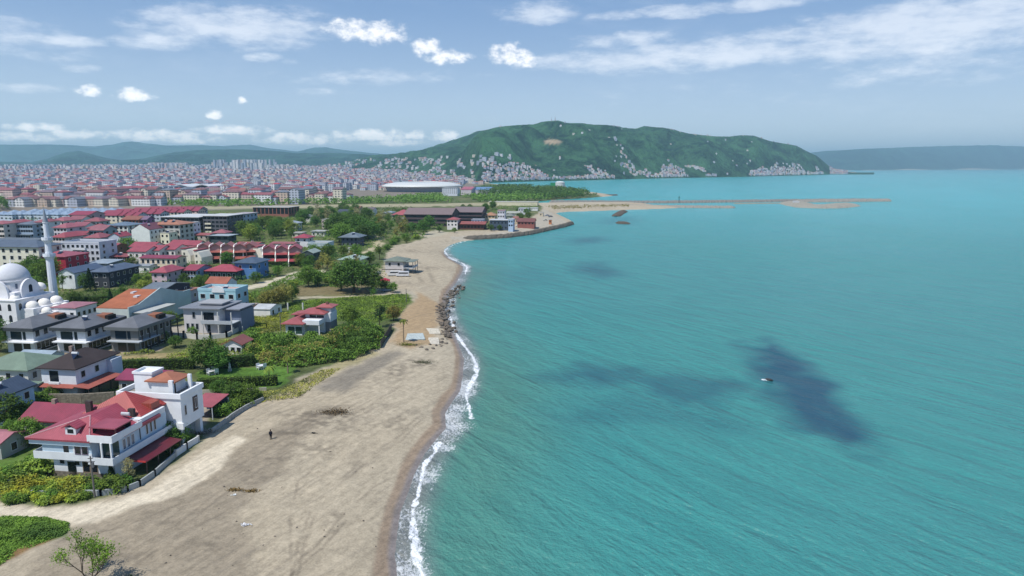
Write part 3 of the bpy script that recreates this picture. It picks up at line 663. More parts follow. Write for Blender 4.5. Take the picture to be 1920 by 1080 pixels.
# --- 1. big red roofed house on the beach corner
def beach_house():
    x, y = W(86, 893); root = empty('house', (x, y, GZ), R(-8), 'large pale blue house with red metal hipped roofs at the bend of the beach track', 'house')
    pale = mat('wall', (184, 204, 220)); wh = mat('wall', (222, 226, 230)); red = mat('metal_roof', (206, 62, 84)); red2 = mat('metal_roof', (216, 58, 52)); FOOT.append((x+6, y+6, 11)); root.scale = (1, .66, 1.08)
    MB().box(1.2, 11.6, .8, 20, -.5, 2.9).build('ground_floor', wh, root)
    MB().box(1.1, 11.5, .7, 1.0, -.5, .75).build('plinth', mat('stone', (130, 122, 112)), root)
    MB().box(0, 8.4, 0, 19.6, 2.9, 6.0).build('wall', pale, root)
    MB().box(8.4, 12.0, 2.2, 19.6, 2.9, 6.0).build('wall', pale, root)
    MB().box(8.5, 12.0, 9.8, 19.4, 6.0, 6.9).build('wall', wh, root)
    # bands, projecting white strips
    MB().box(-.06, 8.46, -.12, 0, 2.75, 3.9).box(-1.6, -.06, -.12, 3.2, 2.75, 2.95).box(-1.6, -.06, -.12, 0, 2.95, 3.85).box(-1.6, -1.5, 0, 3.2, 2.95, 3.85).build('balcony', wh, root)
    MB().box(-1.9, 8.5, -.5, -.02, 5.05, 6.0).box(-1.9, -.02, 0, 3.4, 5.05, 6.0).build('fascia', mat('wall', (196, 214, 228)), root)
    MB().box(5.3, 7.9, -.09, -.0, 2.9, 5.0).build('panel', wh, root)
    # balconies on the sea side corner
    for z0, z1, nm in ((2.7, 3.75, 0), (5.9, 6.95, 1)):
        m_ = MB().box(8.4, 12.6, -1.4 if nm == 0 else -1.0, 2.2, z0, z0+.2)
        yy = -1.4 if nm == 0 else -1.0
        m_.box(8.4, 12.6, yy, yy+.15, z0+.2, z1).box(12.45, 12.6, yy+.15, 20.5 if nm == 0 else 9.4, z0+.2, z1)
        m_.box(12.0, 12.45, 2.2, 20.5 if nm == 0 else 9.4, z0, z0+.2)
        m_.build('balcony', wh, root)
    MB().box(10.6, 10.85, -1.2, -.95, 3.75, 5.9).box(12.2, 12.4, -1.2, -1, 3.75, 5.9).build('pillar', wh, root)
    MB().box(8.6, 10.4, 2.1, 2.19, 3.0, 5.5).box(10.9, 12, 2.1, 2.19, 3.0, 5.5).build('glazing', mat('glass', (40, 66, 66)), root)
    # front roof : hip, apex towards the front
    m_ = MB(); z = 6.02
    E0 = [(-2.2, -1.0, z), (8.8, -1.0, z), (12.3, 3.6, z+.2), (12.3, 17, z+.2), (-2.2, 17, z)]
    A = (5.9, 5.2, z+2.3); Bk = (5.9, 16.9, z+2.3)
    m_.quad([E0[0], E0[1], A]); m_.quad([E0[1], E0[2], A]); m_.quad([E0[2], E0[3], Bk, A]); m_.quad([E0[4], E0[0], A, Bk]); m_.quad([E0[3], E0[4], Bk])
    for i in range(5):
        j = (i+1) % 5; a, b_ = E0[i], E0[j]; m_.quad([(a[0], a[1], z-.25), (b_[0], b_[1], z-.25), b_, a])
    m_.quad([(a[0], a[1], z-.25) for a in E0[::-1]])
    ro = m_.build('roof', red, root)
    MB().tube(E0[0], A, .12, .12).tube(E0[1], A, .12, .12).build('ridge_cap', mat('metal_roof', (226, 150, 160)), ro)
    MB().box(4.1, 5.9, .35, 2.6, z+.5, z+1.55).build('dormer', wh, ro)
    MB().box(4.5, 5.5, .3, .34, z+.72, z+1.32).build('pane', mat('glass', DK), ro)
    MB().prism([(3.7, z+1.4), (5, z+2.1), (6.3, z+1.4), (6.3, z+1.55), (5, z+2.25), (3.7, z+1.55)], 0, 3.2).build('dormer_roof', red, ro)
    # rear higher bright red roof with sea side gable, canopy over top balcony
    rr2 = roof_mb('hip', 9.4, 9.6, 6.75, 2.7, .6, 1.4, 12.2).build('roof', red2, root)
    MB().box(1.6, 10.6, 12.4, 21.4, 6.0, 6.75).build('attic_wall', wh, root)
    MB().box(8.6, 11.2, 16.0, 19.2, 6.6, 8.0).build('roof_turret', mat('metal_roof', (206, 74, 50)), root)
    MB().box(8.0, 12.5, .5, 6.5, 7.6, 7.75).build('canopy', mat('metal_roof', (204, 74, 96)), root)
    MB().box(8.3, 12.0, 6.4, 6.5, 6.1, 7.6).box(8.3, 8.4, 1.2, 6.4, 6.1, 7.6).build('glazing', mat('glass', DK), root)
    MB().box(12.2, 12.35, .8, .95, 6.9, 7.6).box(12.2, 12.35, 6, 6.15, 6.9, 7.6).build('pillar', mat('paint', (90, 40, 44)), root)
    for (cx_, cy_, hh) in ((2.0, 12, 8.9), (9.9, 11.4, 8.2)):
        c = MB().box(cx_-.5, cx_+.5, cy_-.4, cy_+.4, 6.6, hh).build('chimney', mat('wall', (70, 60, 60)), root)
    # solar tank
    MB().tube((9.0, 9.6, 7.75), (10.4, 9.6, 7.75), .28, .28, 8).build('water_heater', mat('paint', (200, 204, 208)), root)
    # windows
    fr = (120, 108, 128)
    window_parts(None, root, [(4.1, 4.55)], .95, 1.5, (0, 0, 0), True, frc=fr)
    window_parts(None, root, [(6.15, 4.45), (7.35, 4.45)], .85, 1.3, (0, -.1, 0), True, frc=fr)
    window_parts(None, root, [(1.5, 2.2), (4.1, 2.1)], .8, .6, (1.2, .8, 0), True)
    window_parts(None, root, [(5.6, 1.6), (6.9, 1.6)], 1.1, 1.5, (1.2, .8, 0), True, frc=(150, 130, 110))
    add_box('door', root, mat('glass', (24, 34, 34)), (3.6, 5.0, .7, .78, -.1, 2.3))
    window_parts(None, root, [(1.6, 4.6), (3.1, 4.6), (4.6, 4.6)], .9, 1.5, (12.0, 2.2, math.pi/2), True, frc=WHITE, glc=(96, 110, 128))
    window_parts(None, root, [(1.8, 5.0), (3.3, 5.0), (4.8, 5.0)], .7, 1.7, (12.0, 10.2, math.pi/2), True, frc=WHITE)
    add_box('downpipe', root, mat('paint', CHAR), (12.02, 12.14, 9.3, 9.42, 3.9, 6.9))
beach_house()
# dark red pergola beside it
def pergola():
    x, y = W(238, 890); root = empty('pergola', (x, y, GZ), R(-8), 'dark maroon awning on posts along the sea side of the large pale blue house', 'pergola')
    MB().prism([(0, 2.7), (3.6, 2.3), (3.6, 2.4), (0, 2.8)], 0, 9).build('awning', mat('paint', (104, 30, 44)), root)
    for yy in (0.2, 3, 6, 8.7): MB().box(3.3, 3.42, yy, yy+.12, 0, 2.33).build('post', mat('paint', (70, 60, 60)), root)
    MB().box(.1, 3.5, -.1, .0, 2.25, 2.5).build('beam', mat('paint', (200, 70, 70)), root)
pergola()
# --- 2. white flat roofed villa behind
def white_villa():
    x, y = W(336, 737, 12); rot = R(-8); w_ = 11.6
    x0, y0 = x-math.cos(rot)*w_, y-math.sin(rot)*w_
    root = empty('villa', (x0, y0, GZ), rot, 'white flat roofed villa with high parapet and small orange tiled penthouse', 'villa')
    wh = mat('wall', (232, 235, 238)); FOOT.append((x0+5, y0+4, 8)); H_ = 9.3; root.scale = (1, .68, 1)
    MB().box(0, w_, .2, 9.6, 3.1, H_-.9).build('wall', wh, root)
    MB().box(0, w_-3.4, .6, 9.4, -.5, 3.1).build('ground_floor', wh, root)
    MB().box(w_-1.5, w_-.3, .3, 1.5, -.5, 3.1).box(w_-1.3, w_-.3, 8.2, 9.3, -.5, 3.1).build('pillar', wh, root)
    m_ = MB().box(-.2, w_+.25, -.2, .25, H_-.9, H_).box(-.2, w_+.25, 9.4, 9.8, H_-.9, H_).box(-.2, .2, .25, 9.4, H_-.9, H_).box(w_-.2, w_+.25, .25, 9.4, H_-.9, H_)
    m_.build('parapet', wh, root)
    MB().box(.2, w_-.2, .25, 9.4, H_-.9, H_-.75).build('roof_deck', mat('matte', (150, 146, 138)), root)
    MB().box(1.8, 5.2, 3, 7.5, H_-.75, H_+2.6).build('stair_tower', wh, root)
    MB().box(1.6, 5.4, 2.8, 3.05, H_+2.6, H_+3.0).box(1.6, 5.4, 7.45, 7.7, H_+2.6, H_+3.0).box(1.6, 1.85, 3.05, 7.45, H_+2.6, H_+3.0).box(5.15, 5.4, 3.05, 7.45, H_+2.6, H_+3.0).build('parapet', wh, root)
    pent = MB().box(5.2, 9.0, 2.6, 8.4, H_-.75, H_+1.4).build('penthouse', wh, root)
    roof_mb('hip', 4.6, 5.8, H_+1.4, 1.1, .6, 4.8, 2.6).build('roof', mat('tile_roof', (208, 118, 84)), pent)
    MB().box(8.9, 9.7, 1.6, 2.2, H_-.75, H_+1.9).box(10.3, 10.9, 6.6, 7.2, H_-.75, H_+2.1).build('chimney', wh, root)
    add_box('door', pent, mat('glass', DK), (9.0, 9.06, 3.2, 4.2, H_-.7, H_+1.2))
    window_parts(None, root, [(1.7, 6.0), (6.2, 6.3)], .7, 1.7, (w_, 0.2, math.pi/2), True)
    add_box('window', root, mat('glass', (38, 40, 60)), (w_-.02, w_+.05, 5.1, 7.2, 4.9, 7.6))
    MB().box(w_-2.8, w_+.35, -.3, .2, 3.0, 4.1).build('balcony', wh, root)
    add_box('garage_door', root, mat('matte', (60, 68, 74)), (w_-3.4, w_-3.34, 1.5, 8.5, 0, 2.9))
    g = MB().box(3.2, w_+.2, -3.6, .1, 0, .2).build('patio', mat('matte', (150, 150, 150)), root)
white_villa()
def glass_room():
    x, y = W(268, 768, 7.5); root = empty('winter_garden', (x, y, GZ+4.6), R(-8), 'glazed terrace room with a cream flat roof between the red roof and the white villa', 'terrace room')
    MB().box(0, 4.4, 0, 4, 2.2, 2.4).build('roof', mat('matte', (236, 230, 210)), root)
    MB().box(.1, 4.3, .1, 3.9, -1.2, 2.2).build('glazing', mat('glass', (60, 62, 58)), root)
glass_room()
B('long low crimson roofed house just left of the large pale blue house', 42, 168, 788, 3.4, 7, 'gabx', 2.0, (190, 190, 186), (186, 40, 74), (5, 1), (2, 1), ov=.5, chim=1)
B('low outbuilding under a magenta sheet roof behind the white flat roofed villa', 222, 312, 712, 3.0, 6.5, 'gabx', 1.3, (170, 168, 160), (176, 44, 88), (4, 1), (0, 0), ov=.5, name='outbuilding', cat='outbuilding')
def carport():
    x, y = W(352, 762, 5); root = empty('carport', (x, y, GZ), R(-8), 'open carport with pinkish red roof beside the white flat roofed villa', 'carport')
    MB().prismx([(0, 2.5), (6, 3.1), (6, 3.22), (0, 2.62)], 0, 5).build('roof', mat('metal_roof', (214, 84, 92)), root)
    for a, b_ in ((.1, .1), (4.8, .1), (.1, 5.8), (4.8, 5.8)): MB().box(a, a+.12, b_, b_+.12, 0, 2.5).build('post', mat('paint', WHITE), root)
    MB().box(.2, 4.8, 5.6, 5.7, 0, 2.9).build('wall', mat('wall', (70, 84, 110)), root)
carport()
def brown_house():
    r_, w_, d = B('white house with a dark brown hipped roof and a terracotta awning wrapping its ground floor', 76, 147, 690, 6.4, 12, 'hip', 2.3, (226, 232, 238), (80, 66, 66), (0, 0), (3, 1), ov=.7, chim=1, rk='tile_roof')
    add_box('balcony_door', r_, mat('glass', DK), (1.9, 3.9, -.05, .02, 3.6, 5.9)); add_box('balcony', r_, mat('wall', WHITE), (1.7, 4.1, -.35, 0, 3.1, 3.55))
    MB().prismx([(-1.4, 2.7), (0, 3.05), (0, 3.15), (-1.4, 2.8)], -.2, w_+.2).prism([(w_+.2, 3.1), (w_+3.8, 2.75), (w_+3.8, 2.85), (w_+.2, 3.2)], -1.4, 9).build('awning', mat('tile_roof', (206, 96, 78)), r_)
    for yy in (-1.2, 2, 5.4, 8.8): MB().box(w_+3.5, w_+3.62, yy, yy+.12, 0, 2.76).build('post', mat('paint', (70, 64, 60)), r_)
    MB().box(w_+1.6, w_+3.4, 0, 8, .05, 2.4).build('glazing', mat('glass', (40, 58, 56)), r_)
    MB().box(w_-.0, w_+1.2, 9, 12.3, .0, 5.9).build('wall', mat('wall', (200, 210, 224)), r_)
brown_house()
B('cream house under a pale green hipped roof left of the brown roofed house', -46, 62, 691, 5.6, 10, 'hip', 2.3, (214, 212, 206), (134, 164, 132), (4, 1), (3, 1), ov=.6)
B('low annex with a pale blue roof behind the green roofed house', 32, 96, 668, 3.2, 5, 'gabx', .8, (200, 204, 206), (172, 196, 214), (0, 0), (0, 0), ov=.3, name='annex', cat='annex')
B('pale blue house with a navy roof cut by the left edge of the photo', -60, 12, 742, 5.6, 7, 'gaby', 1.6, (176, 198, 220), (64, 82, 110), (3, 2), (2, 1), ov=.5)
B('small light blue cottage with a green sheet roof in the trees at the left edge', 12, 44, 735, 2.8, 5, 'shed', .5, (170, 196, 214), (132, 166, 140), (2, 1), (1, 1), ov=.3, name='cottage', cat='cottage')
B('garden shed with a pink roof cut by the left edge beside the lawn', -50, 6, 830, 2.8, 5, 'gabx', .9, (176, 176, 170), (222, 120, 130), (0, 0), (1, 1), ov=.4, name='shed', cat='shed')
# --- three identical grey roofed villas
trio = ['left hand villa of the three in a row with grey hipped roofs', 'middle villa of the three in a row with grey hipped roofs',
        'unfinished right hand villa of the three in a row with bare grey walls']
for i, (a, b_, row) in enumerate([(10, 66, 614), (104, 164, 614), (206, 262, 613)]):
    wc = (222, 224, 228) if i < 2 else (128, 128, 126)
    r_, w_, d = B(trio[i], a, b_, row, 6.6, 13.5, 'hip', 1.9, wc, (124, 126, 132), (0, 0), (5, 2), ov=1.0, name='villa', cat='villa', group='grey roofed villas in a row', rk='metal_roof', wsz=(1.3, 1.6))
    add_box('fascia', r_, mat('paint', CHAR if i < 2 else (110, 114, 116)), (-1.0, w_+1.0, -1.05, -.95, 5.95, 6.7), (w_+.95, w_+1.05, -1.0, 14.5, 5.95, 6.7))
    add_box('glazing', r_, mat('glass', (28, 44, 58)), (1.3, 1.3+w_*.4, -.06, .02, 3.5, 5.6), (w_*.62, w_*.72, -.06, .02, 3.5, 5.6))
    add_box('ground_glazing', r_, mat('glass', (44, 42, 42)), (1.8, 1.8+w_*.3, -.06, .02, .3, 2.5), (w_*.6, w_*.85, -.06, .02, .3, 2.5), (w_+.0, w_+.06, 1, 14, .3, 2.5))
    add_box('balcony', r_, mat('wall', WHITE if i < 2 else GREYW), (w_*.0-.2, w_+1.2, -1.5, 0, 2.95, 3.2), (w_, w_+1.2, 0, 7, 2.95, 3.2))
    add_box('dormer', r_, mat('tile_roof', (196, 112, 76)), (w_*.55, w_*.95, 8, 11.4, 7.2, 8.3)); add_box('dormer_recess', r_, mat('matte', (50, 46, 46)), (w_*.95, w_+.4, 8.2, 11.2, 6.9, 8.1))
    if i == 2: add_box('side_frame', r_, mat('matte', (70, 66, 64)), *[(w_+.9, w_+1.1, k*3, k*3+.25, 0, 6) for k in range(6)])
# grey concrete villa under construction
def grey_villa():
    r_, w_, d = B('unfinished pale grey villa with bare concrete flat roofs and a white walled forecourt', 343, 414, 578, 7.2, 11, 'flat', .3, (206, 204, 206), (150, 154, 164), (0, 0), (0, 0), ov=.9, name='villa', cat='villa')
    window_parts(None, r_, [(3.2, 5.3), (1.1, 1.9), (2.6, 1.9), (4.0, 1.9)], .75, 1.7, (0, 0, 0), True, frc=GREYW)
    add_box('glazing', r_, mat('glass', DK), (6.2, 9.4, -.05, .02, 4.0, 6.2), (7.2, 8.1, -.05, .02, .5, 2.5))
    add_box('wall', r_, mat('wall', (120, 130, 150)), (w_, w_+5, 3.2, 10.6, -.5, 6.2))
    add_box('roof_slab', r_, mat('matte', (150, 154, 164)), (w_, w_+5.4, 2, 11, 6.6, 6.95)); add_box('roof_slab', r_, mat('matte', (170, 172, 176)), (w_*.25, w_*.95, 3, 9, 8.0, 8.3))
    add_box('upper_storey', r_, mat('wall', (150, 152, 160)), (w_*.3, w_*.88, 3.6, 8.6, 7.5, 8.0))
    add_box('terrace', r_, mat('wall', GREYW), (w_*.55, w_+4.6, -1.4, 3.2, 3.1, 3.35), (w_*.55, w_+4.6, -1.4, -1.25, 3.35, 4.1))
    for xx in (w_*.58, w_+.2, w_+4.3): MB().box(xx, xx+.25, -1.3, -1.05, 0, 6.6).build('pillar', mat('wall', (210, 208, 204)), r_)
grey_villa()
B('small white garden house with a red edged gable roof among the bushes', 419, 455, 646, 2.7, 5, 'gaby', 1.4, (228, 230, 232), (176, 86, 70), (3, 1), (0, 0), ov=.5, name='garden_house', cat='garden house')
def red_villa():
    r_, w_, d = B('white villa with stepped salmon red metal roofs, alone in the green field by the beach', 535, 567, 607, 3.3, 8, 'hip', 1.3, (220, 228, 228), (206, 88, 88), (0, 0), (0, 0), ov=1.0, name='villa', cat='villa')
    add_box('glazing', r_, mat('glass', (50, 80, 76)), (.8, 2.7, -.05, .02, .5, 2.5), (3.0, 4.9, -.05, .02, .5, 2.5))
    add_box('wall', r_, mat('wall', (222, 226, 230)), (w_, w_+5, .6, 8, 3.0, 4.3), (w_, w_+5, 4, 8, -.5, 3.0), (w_-1, w_+6.6, 5, 10, 3.0, 5.6))
    add_box('wall', r_, mat('wall', (130, 134, 138)), (w_+5.0, w_+6.6, 5.0, 9.9, -.5, 3.0))
    for xx in (w_+.1, w_+4.7): MB().box(xx, xx+.3, .7, 1, -.3, 3).build('pillar', mat('wall', WHITE), r_)
    add_box('glazing', r_, mat('glass', DK), (w_+.3, w_+4.6, 4.95, 5.0, 4.2, 5.2)); add_box('pillar', r_, mat('wall', WHITE), (w_+2.3, w_+2.5, 4.9, 4.94, 4.2, 5.2))
    roof_mb('hip', 7, 6.5, 5.6, 1.2, .6, w_-1.8, 3.4).build('roof', mat('metal_roof', (206, 88, 88)), r_)
    roof_mb('hip', 4.2, 4, 7.0, .9, .5, w_+2.4, 6).build('roof', mat('metal_roof', (210, 96, 92)), r_)
    add_box('wall', r_, mat('wall', (190, 194, 200)), (w_+2.6, w_+6.4, 6.2, 9.8, 5.6, 7.0)); add_box('chimney', r_, mat('wall', (120, 90, 80)), (w_+4.6, w_+5.2, 7, 7.6, 7.4, 8.5))
    roof_mb('hip', 5, 4, 4.4, .8, .4, -1, 7).build('roof', mat('metal_roof', (200, 90, 90)), r_)
    add_box('wall', r_, mat('wall', (110, 100, 100)), (-.6, 3.8, 7.4, 10.6, 3.2, 4.4))
red_villa()
# --- warehouse with orange roof
def warehouse():
    r_, w_, d = B('long warehouse with bright orange sheet roof and pale grey side wall', 180, 246, 578, 6.6, 30, 'gabx', 3.0, (196, 204, 200), (218, 112, 66), (0, 0), (0, 0), ov=.0, name='warehouse', cat='warehouse', rk='tile_roof')
    add_box('firewall', r_, mat('wall', (176, 190, 190)), (w_, w_+.35, -.3, 30.2, -.5, 7.2)); MB().prismx([(4, 7.2), (14.9, 10.4), (26, 7.2)], w_, w_+.35).build('firewall', mat('wall', (176, 190, 190)), r_)
    add_box('wall', r_, mat('wall', (170, 184, 178)), (w_+.35, w_+4.6, 1.2, 15, -.5, 5.2)); add_box('roof', r_, mat('matte', (190, 192, 188)), (w_+.35, w_+4.8, .9, 15.2, 5.22, 5.4))
    add_box('opening', r_, mat('glass', DK), (w_+1.2, w_+3, 1.12, 1.22, .5, 4.2)); add_box('skylight', r_, mat('paint', WHITE), (w_*.6, w_*.72, 8, 10, 8.3, 8.9), (w_*.3, w_*.4, 11, 13, 9.0, 9.5))
    add_box('tarpaulin', r_, mat('paint', (60, 150, 210)), (-6.5, -.3, -.5, 3, 2.6, 2.75))
warehouse()
# --- mosque
def mosque():
    x, y = W(44, 607); x -= 14.6; root = empty('mosque', (x, y, GZ), R(-8), 'white mosque with a big central dome and a cluster of small domes', 'mosque')
    wh = mat('wall', (228, 228, 232)); dm = mat('wall', (206, 208, 214)); root.scale = (.83, .83, .92); FOOT.append((x+9, y+9, 17))
    MB().box(0, 17.5, 0, 18, -.5, 8.0).build('wall', wh, root)
    MB().box(-.25, 17.75, -.25, 18.25, 8.0, 8.35).build('cornice', wh, root)
    MB().box(2.2, 15.3, 2.4, 15.6, 8.35, 10.4).build('upper_wall', wh, root)
    for rz_, (ox, oy) in ((0, (0, 2.0)), (1, (13.5, 0))):
        pts = [(4.6, 8.3), (13, 8.3)]+[(8.8+4.2*math.cos(math.pi*k/12), 10.2+4.2*math.sin(math.pi*k/12)) for k in range(13)]
        m_ = MB()
        if rz_ == 0: m_.prism(pts, 1.8, 2.6)
        else: m_.prismx([(a+.2, b_) for a, b_ in pts], 15.2, 16.0)
        m_.build('arch_gable', wh, root)
    drum = MB().lathe([(6.0, 10.4), (6.0, 13.6), (6.3, 13.7), (6.3, 14.0)], 20, 8.7, 9).build('drum', wh, root, smooth=False)
    MB().lathe([(5.9*math.cos(k*math.pi/16), 14.0+5.4*math.sin(k*math.pi/16)) for k in range(8)]+[(.15, 19.5), (.1, 20.8)], 24, 8.7, 9).build('dome', dm, root, smooth=True)
    for k in range(10):
        a = 2*math.pi*k/10; o = MB().box(-.35, .35, -.1, .1, 0, 1.7).build('window', mat('glass', (110, 120, 140)), drum, loc=(8.7+6.0*math.cos(a), 9+6.0*math.sin(a), 11.3), rz=a+math.pi/2)
    sd = []
    for (cx_, cy_, zb, r_) in ((14.6, 14.6, 10.4, 2.2), (2.9, 3, 10.4, 1.8), (14.6, 3.1, 8.35, 1.7), (19.6, 5, 5.6, 2.2), (19.6, 10.5, 5.6, 2.2), (19.8, 16, 5.6, 2.2), (24.4, 6, 3.9, 1.7), (24.4, 10.6, 3.9, 1.7), (24.4, 15, 3.9, 1.7), (27.8, 4.0, 3.0, 1.1)):
        MB().lathe([(r_, zb-.6), (r_, zb)]+[(r_*math.cos(k*math.pi/12), zb+r_*.8*math.sin(k*math.pi/12)) for k in range(1, 6)]+[(.05, zb+r_*.82)], 14, cx_, cy_).build('small_dome', mat('wall', (238, 234, 226)), root, smooth=True)
    MB().box(17.5, 22.6, 2, 19, -.5, 5.2).build('portico', wh, root); MB().box(22.6, 27.2, 3.8, 17.5, -.5, 3.5).build('portico', wh, root)
    MB().box(27.2, 29.8, 2.6, 5.4, -.5, 2.5).build('fountain_house', wh, root)
    def arched(parent, ox, oy, z, rz_, w_=1.3, h_=2.3):
        k = ('arch', w_, h_)
        if k not in MBS:
            pts = [(-w_/2, -h_/2), (w_/2, -h_/2), (w_/2, h_/2-w_/2)]+[(w_/2*math.cos(math.pi*q/6), h_/2-w_/2+w_/2*math.sin(math.pi*q/6)) for q in range(1, 6)]+[(-w_/2, h_/2-w_/2)]
            MBS[k] = MB().prism(pts, -.06, .02).mesh('window', mat('glass', (40, 46, 58)))
        link('window', MBS[k], parent, (ox, oy, z), rz_)
    for zz in (5.9, 2.2):
        for xx in (2.5, 6.5, 10.8, 14.9): arched(root, xx, 0, zz, 0)
        for yy in (2, 6, 10): arched(root, 17.5, yy, zz, math.pi/2) if zz > 5 else None
    arched(root, 8.8, 1.8, 11.1, 0, 1.6, 2.6); arched(root, 16.0, 9, 11.1, math.pi/2, 1.6, 2.6)
mosque()
def minaret():
    x, y = W(104, 577); root = empty('minaret', (x, y, GZ), 0, 'slender white minaret with two balconies and a pointed grey spire beside the mosque', 'minaret'); root.scale = (1, 1, .955)
    wh = mat('wall', (226, 230, 236)); FOOT.append((x, y, 5))
    MB().box(-1.7, 1.7, -1.7, 1.7, -.5, 1.4).build('base', mat('wall', WHITE), root)
    MB().lathe([(1.45, 1.4), (1.3, 2.5), (1.12, 20)], 12).build('shaft', wh, root, smooth=False)
    for z, r_ in ((18.6, 1.12), (24.4, .95)):
        b_ = MB().lathe([(r_, z-1.2), (r_+.55, z-.2), (r_+.75, z), (r_+.75, z+.95), (r_+.6, z+.95), (r_+.6, z+.05), (.2, z+.05)], 14).build('balcony', wh, root)
    MB().lathe([(.98, 19.0), (.92, 24.6)], 12).build('shaft', wh, root); MB().lathe([(.82, 24.6), (.74, 30.2), (.9, 30.4), (.9, 30.7)], 12).build('shaft', wh, root)
    MB().lathe([(.85, 30.7), (.5, 32.6), (.2, 34.8), (.05, 36.0)], 12).build('spire', mat('paint', (150, 158, 168)), root)
    MB().lathe([(.04, 36), (.16, 36.3), (.04, 36.6), (.03, 37.4)], 6).build('finial', mat('paint', (200, 170, 80)), root)
minaret()
B('low white hall with a pink sheet roof at the foot of the minaret', 96, 146, 577, 4.2, 9, 'hip', .8, (230, 230, 234), (206, 120, 132), (3, 1), (4, 1), ov=.3, name='hall', cat='hall')

# ---------------------------------------------------------------- middle distance buildings
AP = dict(name='apartment_block', cat='apartment block')
B('cream four storey apartment block with blue grey roof directly behind the mosque', -60, 86, 462, 12.6, 13, 'hip', 2.4, (226, 222, 204), (96, 114, 138), (9, 4), (3, 4), ov=.7, wsz=(1.5, 1.6), balc=(.08, .3, 1.0, (1, 2, 3)), **AP)
B('pale grey apartment block with blue side wall and dark balconies right of the minaret', 114, 192, 456, 11.6, 12, 'parapet', 0, (204, 208, 216), (150, 156, 166), (8, 4), (2, 4), wsz=(1.4, 1.5), balc=(.3, .65, .8, (1, 2, 3), WHITE), **AP)
B('crimson walled house with a pinkish red hipped roof behind the minaret', 64, 128, 481, 8.4, 14, 'hip', 1.8, (172, 52, 70), (206, 84, 100), (0, 0), (3, 2), ov=.6)
B('white fronted gable house with a long blue roof right of the minaret', 109, 142, 512, 6.2, 16, 'gaby', 1.8, (220, 226, 230), (88, 110, 146), (2, 1), (3, 1), ov=.5, flo=2)
B('charcoal house with a wide slate blue roof behind the cypress garden', 172, 206, 510, 6.4, 18, 'hip', 1.8, (62, 66, 74), (96, 116, 146), (2, 2), (5, 2), ov=.9)
B('low shed with pale blue sheet roof behind the charcoal house', 164, 206, 494, 4, 10, 'shed', .6, (120, 130, 140), (168, 190, 208), (0, 0), (2, 1), ov=.4, name='shed', cat='shed')
B('long dark house under a thin brick red roof below the pale grey apartment block', 186, 242, 481, 4.6, 10, 'gabx', .9, (84, 70, 72), (184, 72, 72), (4, 1), (2, 1), ov=.5)
B('brown brick house with a red roof beside the tree left of the white terraces', 194, 218, 462, 6, 9, 'gabx', 1.2, (140, 96, 76), (204, 66, 72), (2, 2), (1, 2), ov=.4)
B('plain lilac grey house with a red gable roof left of the tall blank white wall', 203, 228, 444, 7.4, 10, 'gaby', 2.2, (190, 196, 212), (200, 58, 72), (0, 0), (2, 2), ov=.4)
B('white apartment block with blue hipped roof left of the tall blank white wall', 197, 243, 423, 10.5, 16, 'hip', 1.8, (222, 226, 220), (116, 142, 168), (5, 3), (3, 3), ov=.6, wsz=(1.7, 1.8), **AP)
B('apartment block with a tall blank white gable wall and a stepped top', 246, 283, 431, 12, 18, 'gaby', 3.2, (226, 230, 226), (150, 70, 80), (0, 0), (5, 4), ov=.1, **AP)
B('apartment block with orange hipped roof over a dark top storey', 286, 340, 421, 14, 14, 'hip', 2.2, (190, 190, 184), (222, 132, 88), (5, 4), (3, 4), ov=1, wsz=(2.0, 1.5), **AP)
B('narrow cream apartment tower in front of the orange roofed block', 300, 318, 437, 10, 8, 'flat', 0, (236, 230, 204), (200, 196, 180), (2, 3), (2, 3), ov=.1, **AP)
B('white slab ended block right of the orange roofed block', 338, 348, 420, 12.6, 16, 'flat', 0, (224, 228, 230), (210, 210, 206), (0, 0), (4, 3), ov=.1, **AP)
B('long dark grey apartment row with a bright white flat roof and cream stair towers', 302, 377, 407, 13, 30, 'flat', 0, (112, 112, 118), (238, 238, 236), (9, 4), (6, 4), ov=1.2, wsz=(2.4, 1.5), **AP)
B('dark apartment block with white roof slab and cream window columns', 380, 428, 405, 14, 22, 'flat', 0, (100, 100, 108), (236, 236, 232), (6, 4), (5, 4), ov=1.0, wsz=(2.2, 1.6), balc=(.1, .35, 1, (1, 2, 3), CREAM), **AP)
B('light grey blue apartment block at the right end of the dark apartment row', 430, 456, 402, 13, 22, 'flat', 0, (176, 188, 204), (206, 190, 194), (3, 4), (4, 4), ov=.8, wsz=(1.8, 1.5), **AP)
B('modern dark villa with a thin pale blue flat roof slab above the terraced houses', 392, 431, 442, 4.8, 9, 'flat', 0, (70, 82, 90), (190, 208, 220), (3, 1), (1, 1), ov=1.2, wsz=(2.4, 1.8), name='villa', cat='villa')
B('small house with a pinkish red pyramid roof behind the modern dark villa', 398, 424, 437, 5.5, 8, 'hip', 2, (190, 190, 190), (200, 96, 104), (0, 0), (0, 0), ov=.6)
B('long low brick red roofed house left of the modern dark villa', 354, 394, 441, 5, 9, 'gabx', 1.0, (190, 180, 172), (198, 88, 84), (4, 1), (2, 1), ov=.4)
B('cream two storey house with a thin crimson roof in front of the terraces', 263, 335, 484, 6.0, 8, 'gabx', .9, (228, 210, 184), (182, 50, 82), (7, 2), (2, 2), ov=.5, wsz=(1.2, 1.7))
B('low white walled garages with blue grey roofs beside the cream two storey house', 248, 282, 499, 3, 7, 'gabx', .5, (226, 226, 222), (170, 180, 190), (2, 1), (1, 1), ov=.3, name='garage', cat='garage')
B('pink house under a rose red hipped roof in front of the cream two storey house', 284, 314, 511, 5.2, 12, 'hip', 2.0, (206, 182, 190), (210, 72, 90), (2, 2), (3, 2), ov=.7)
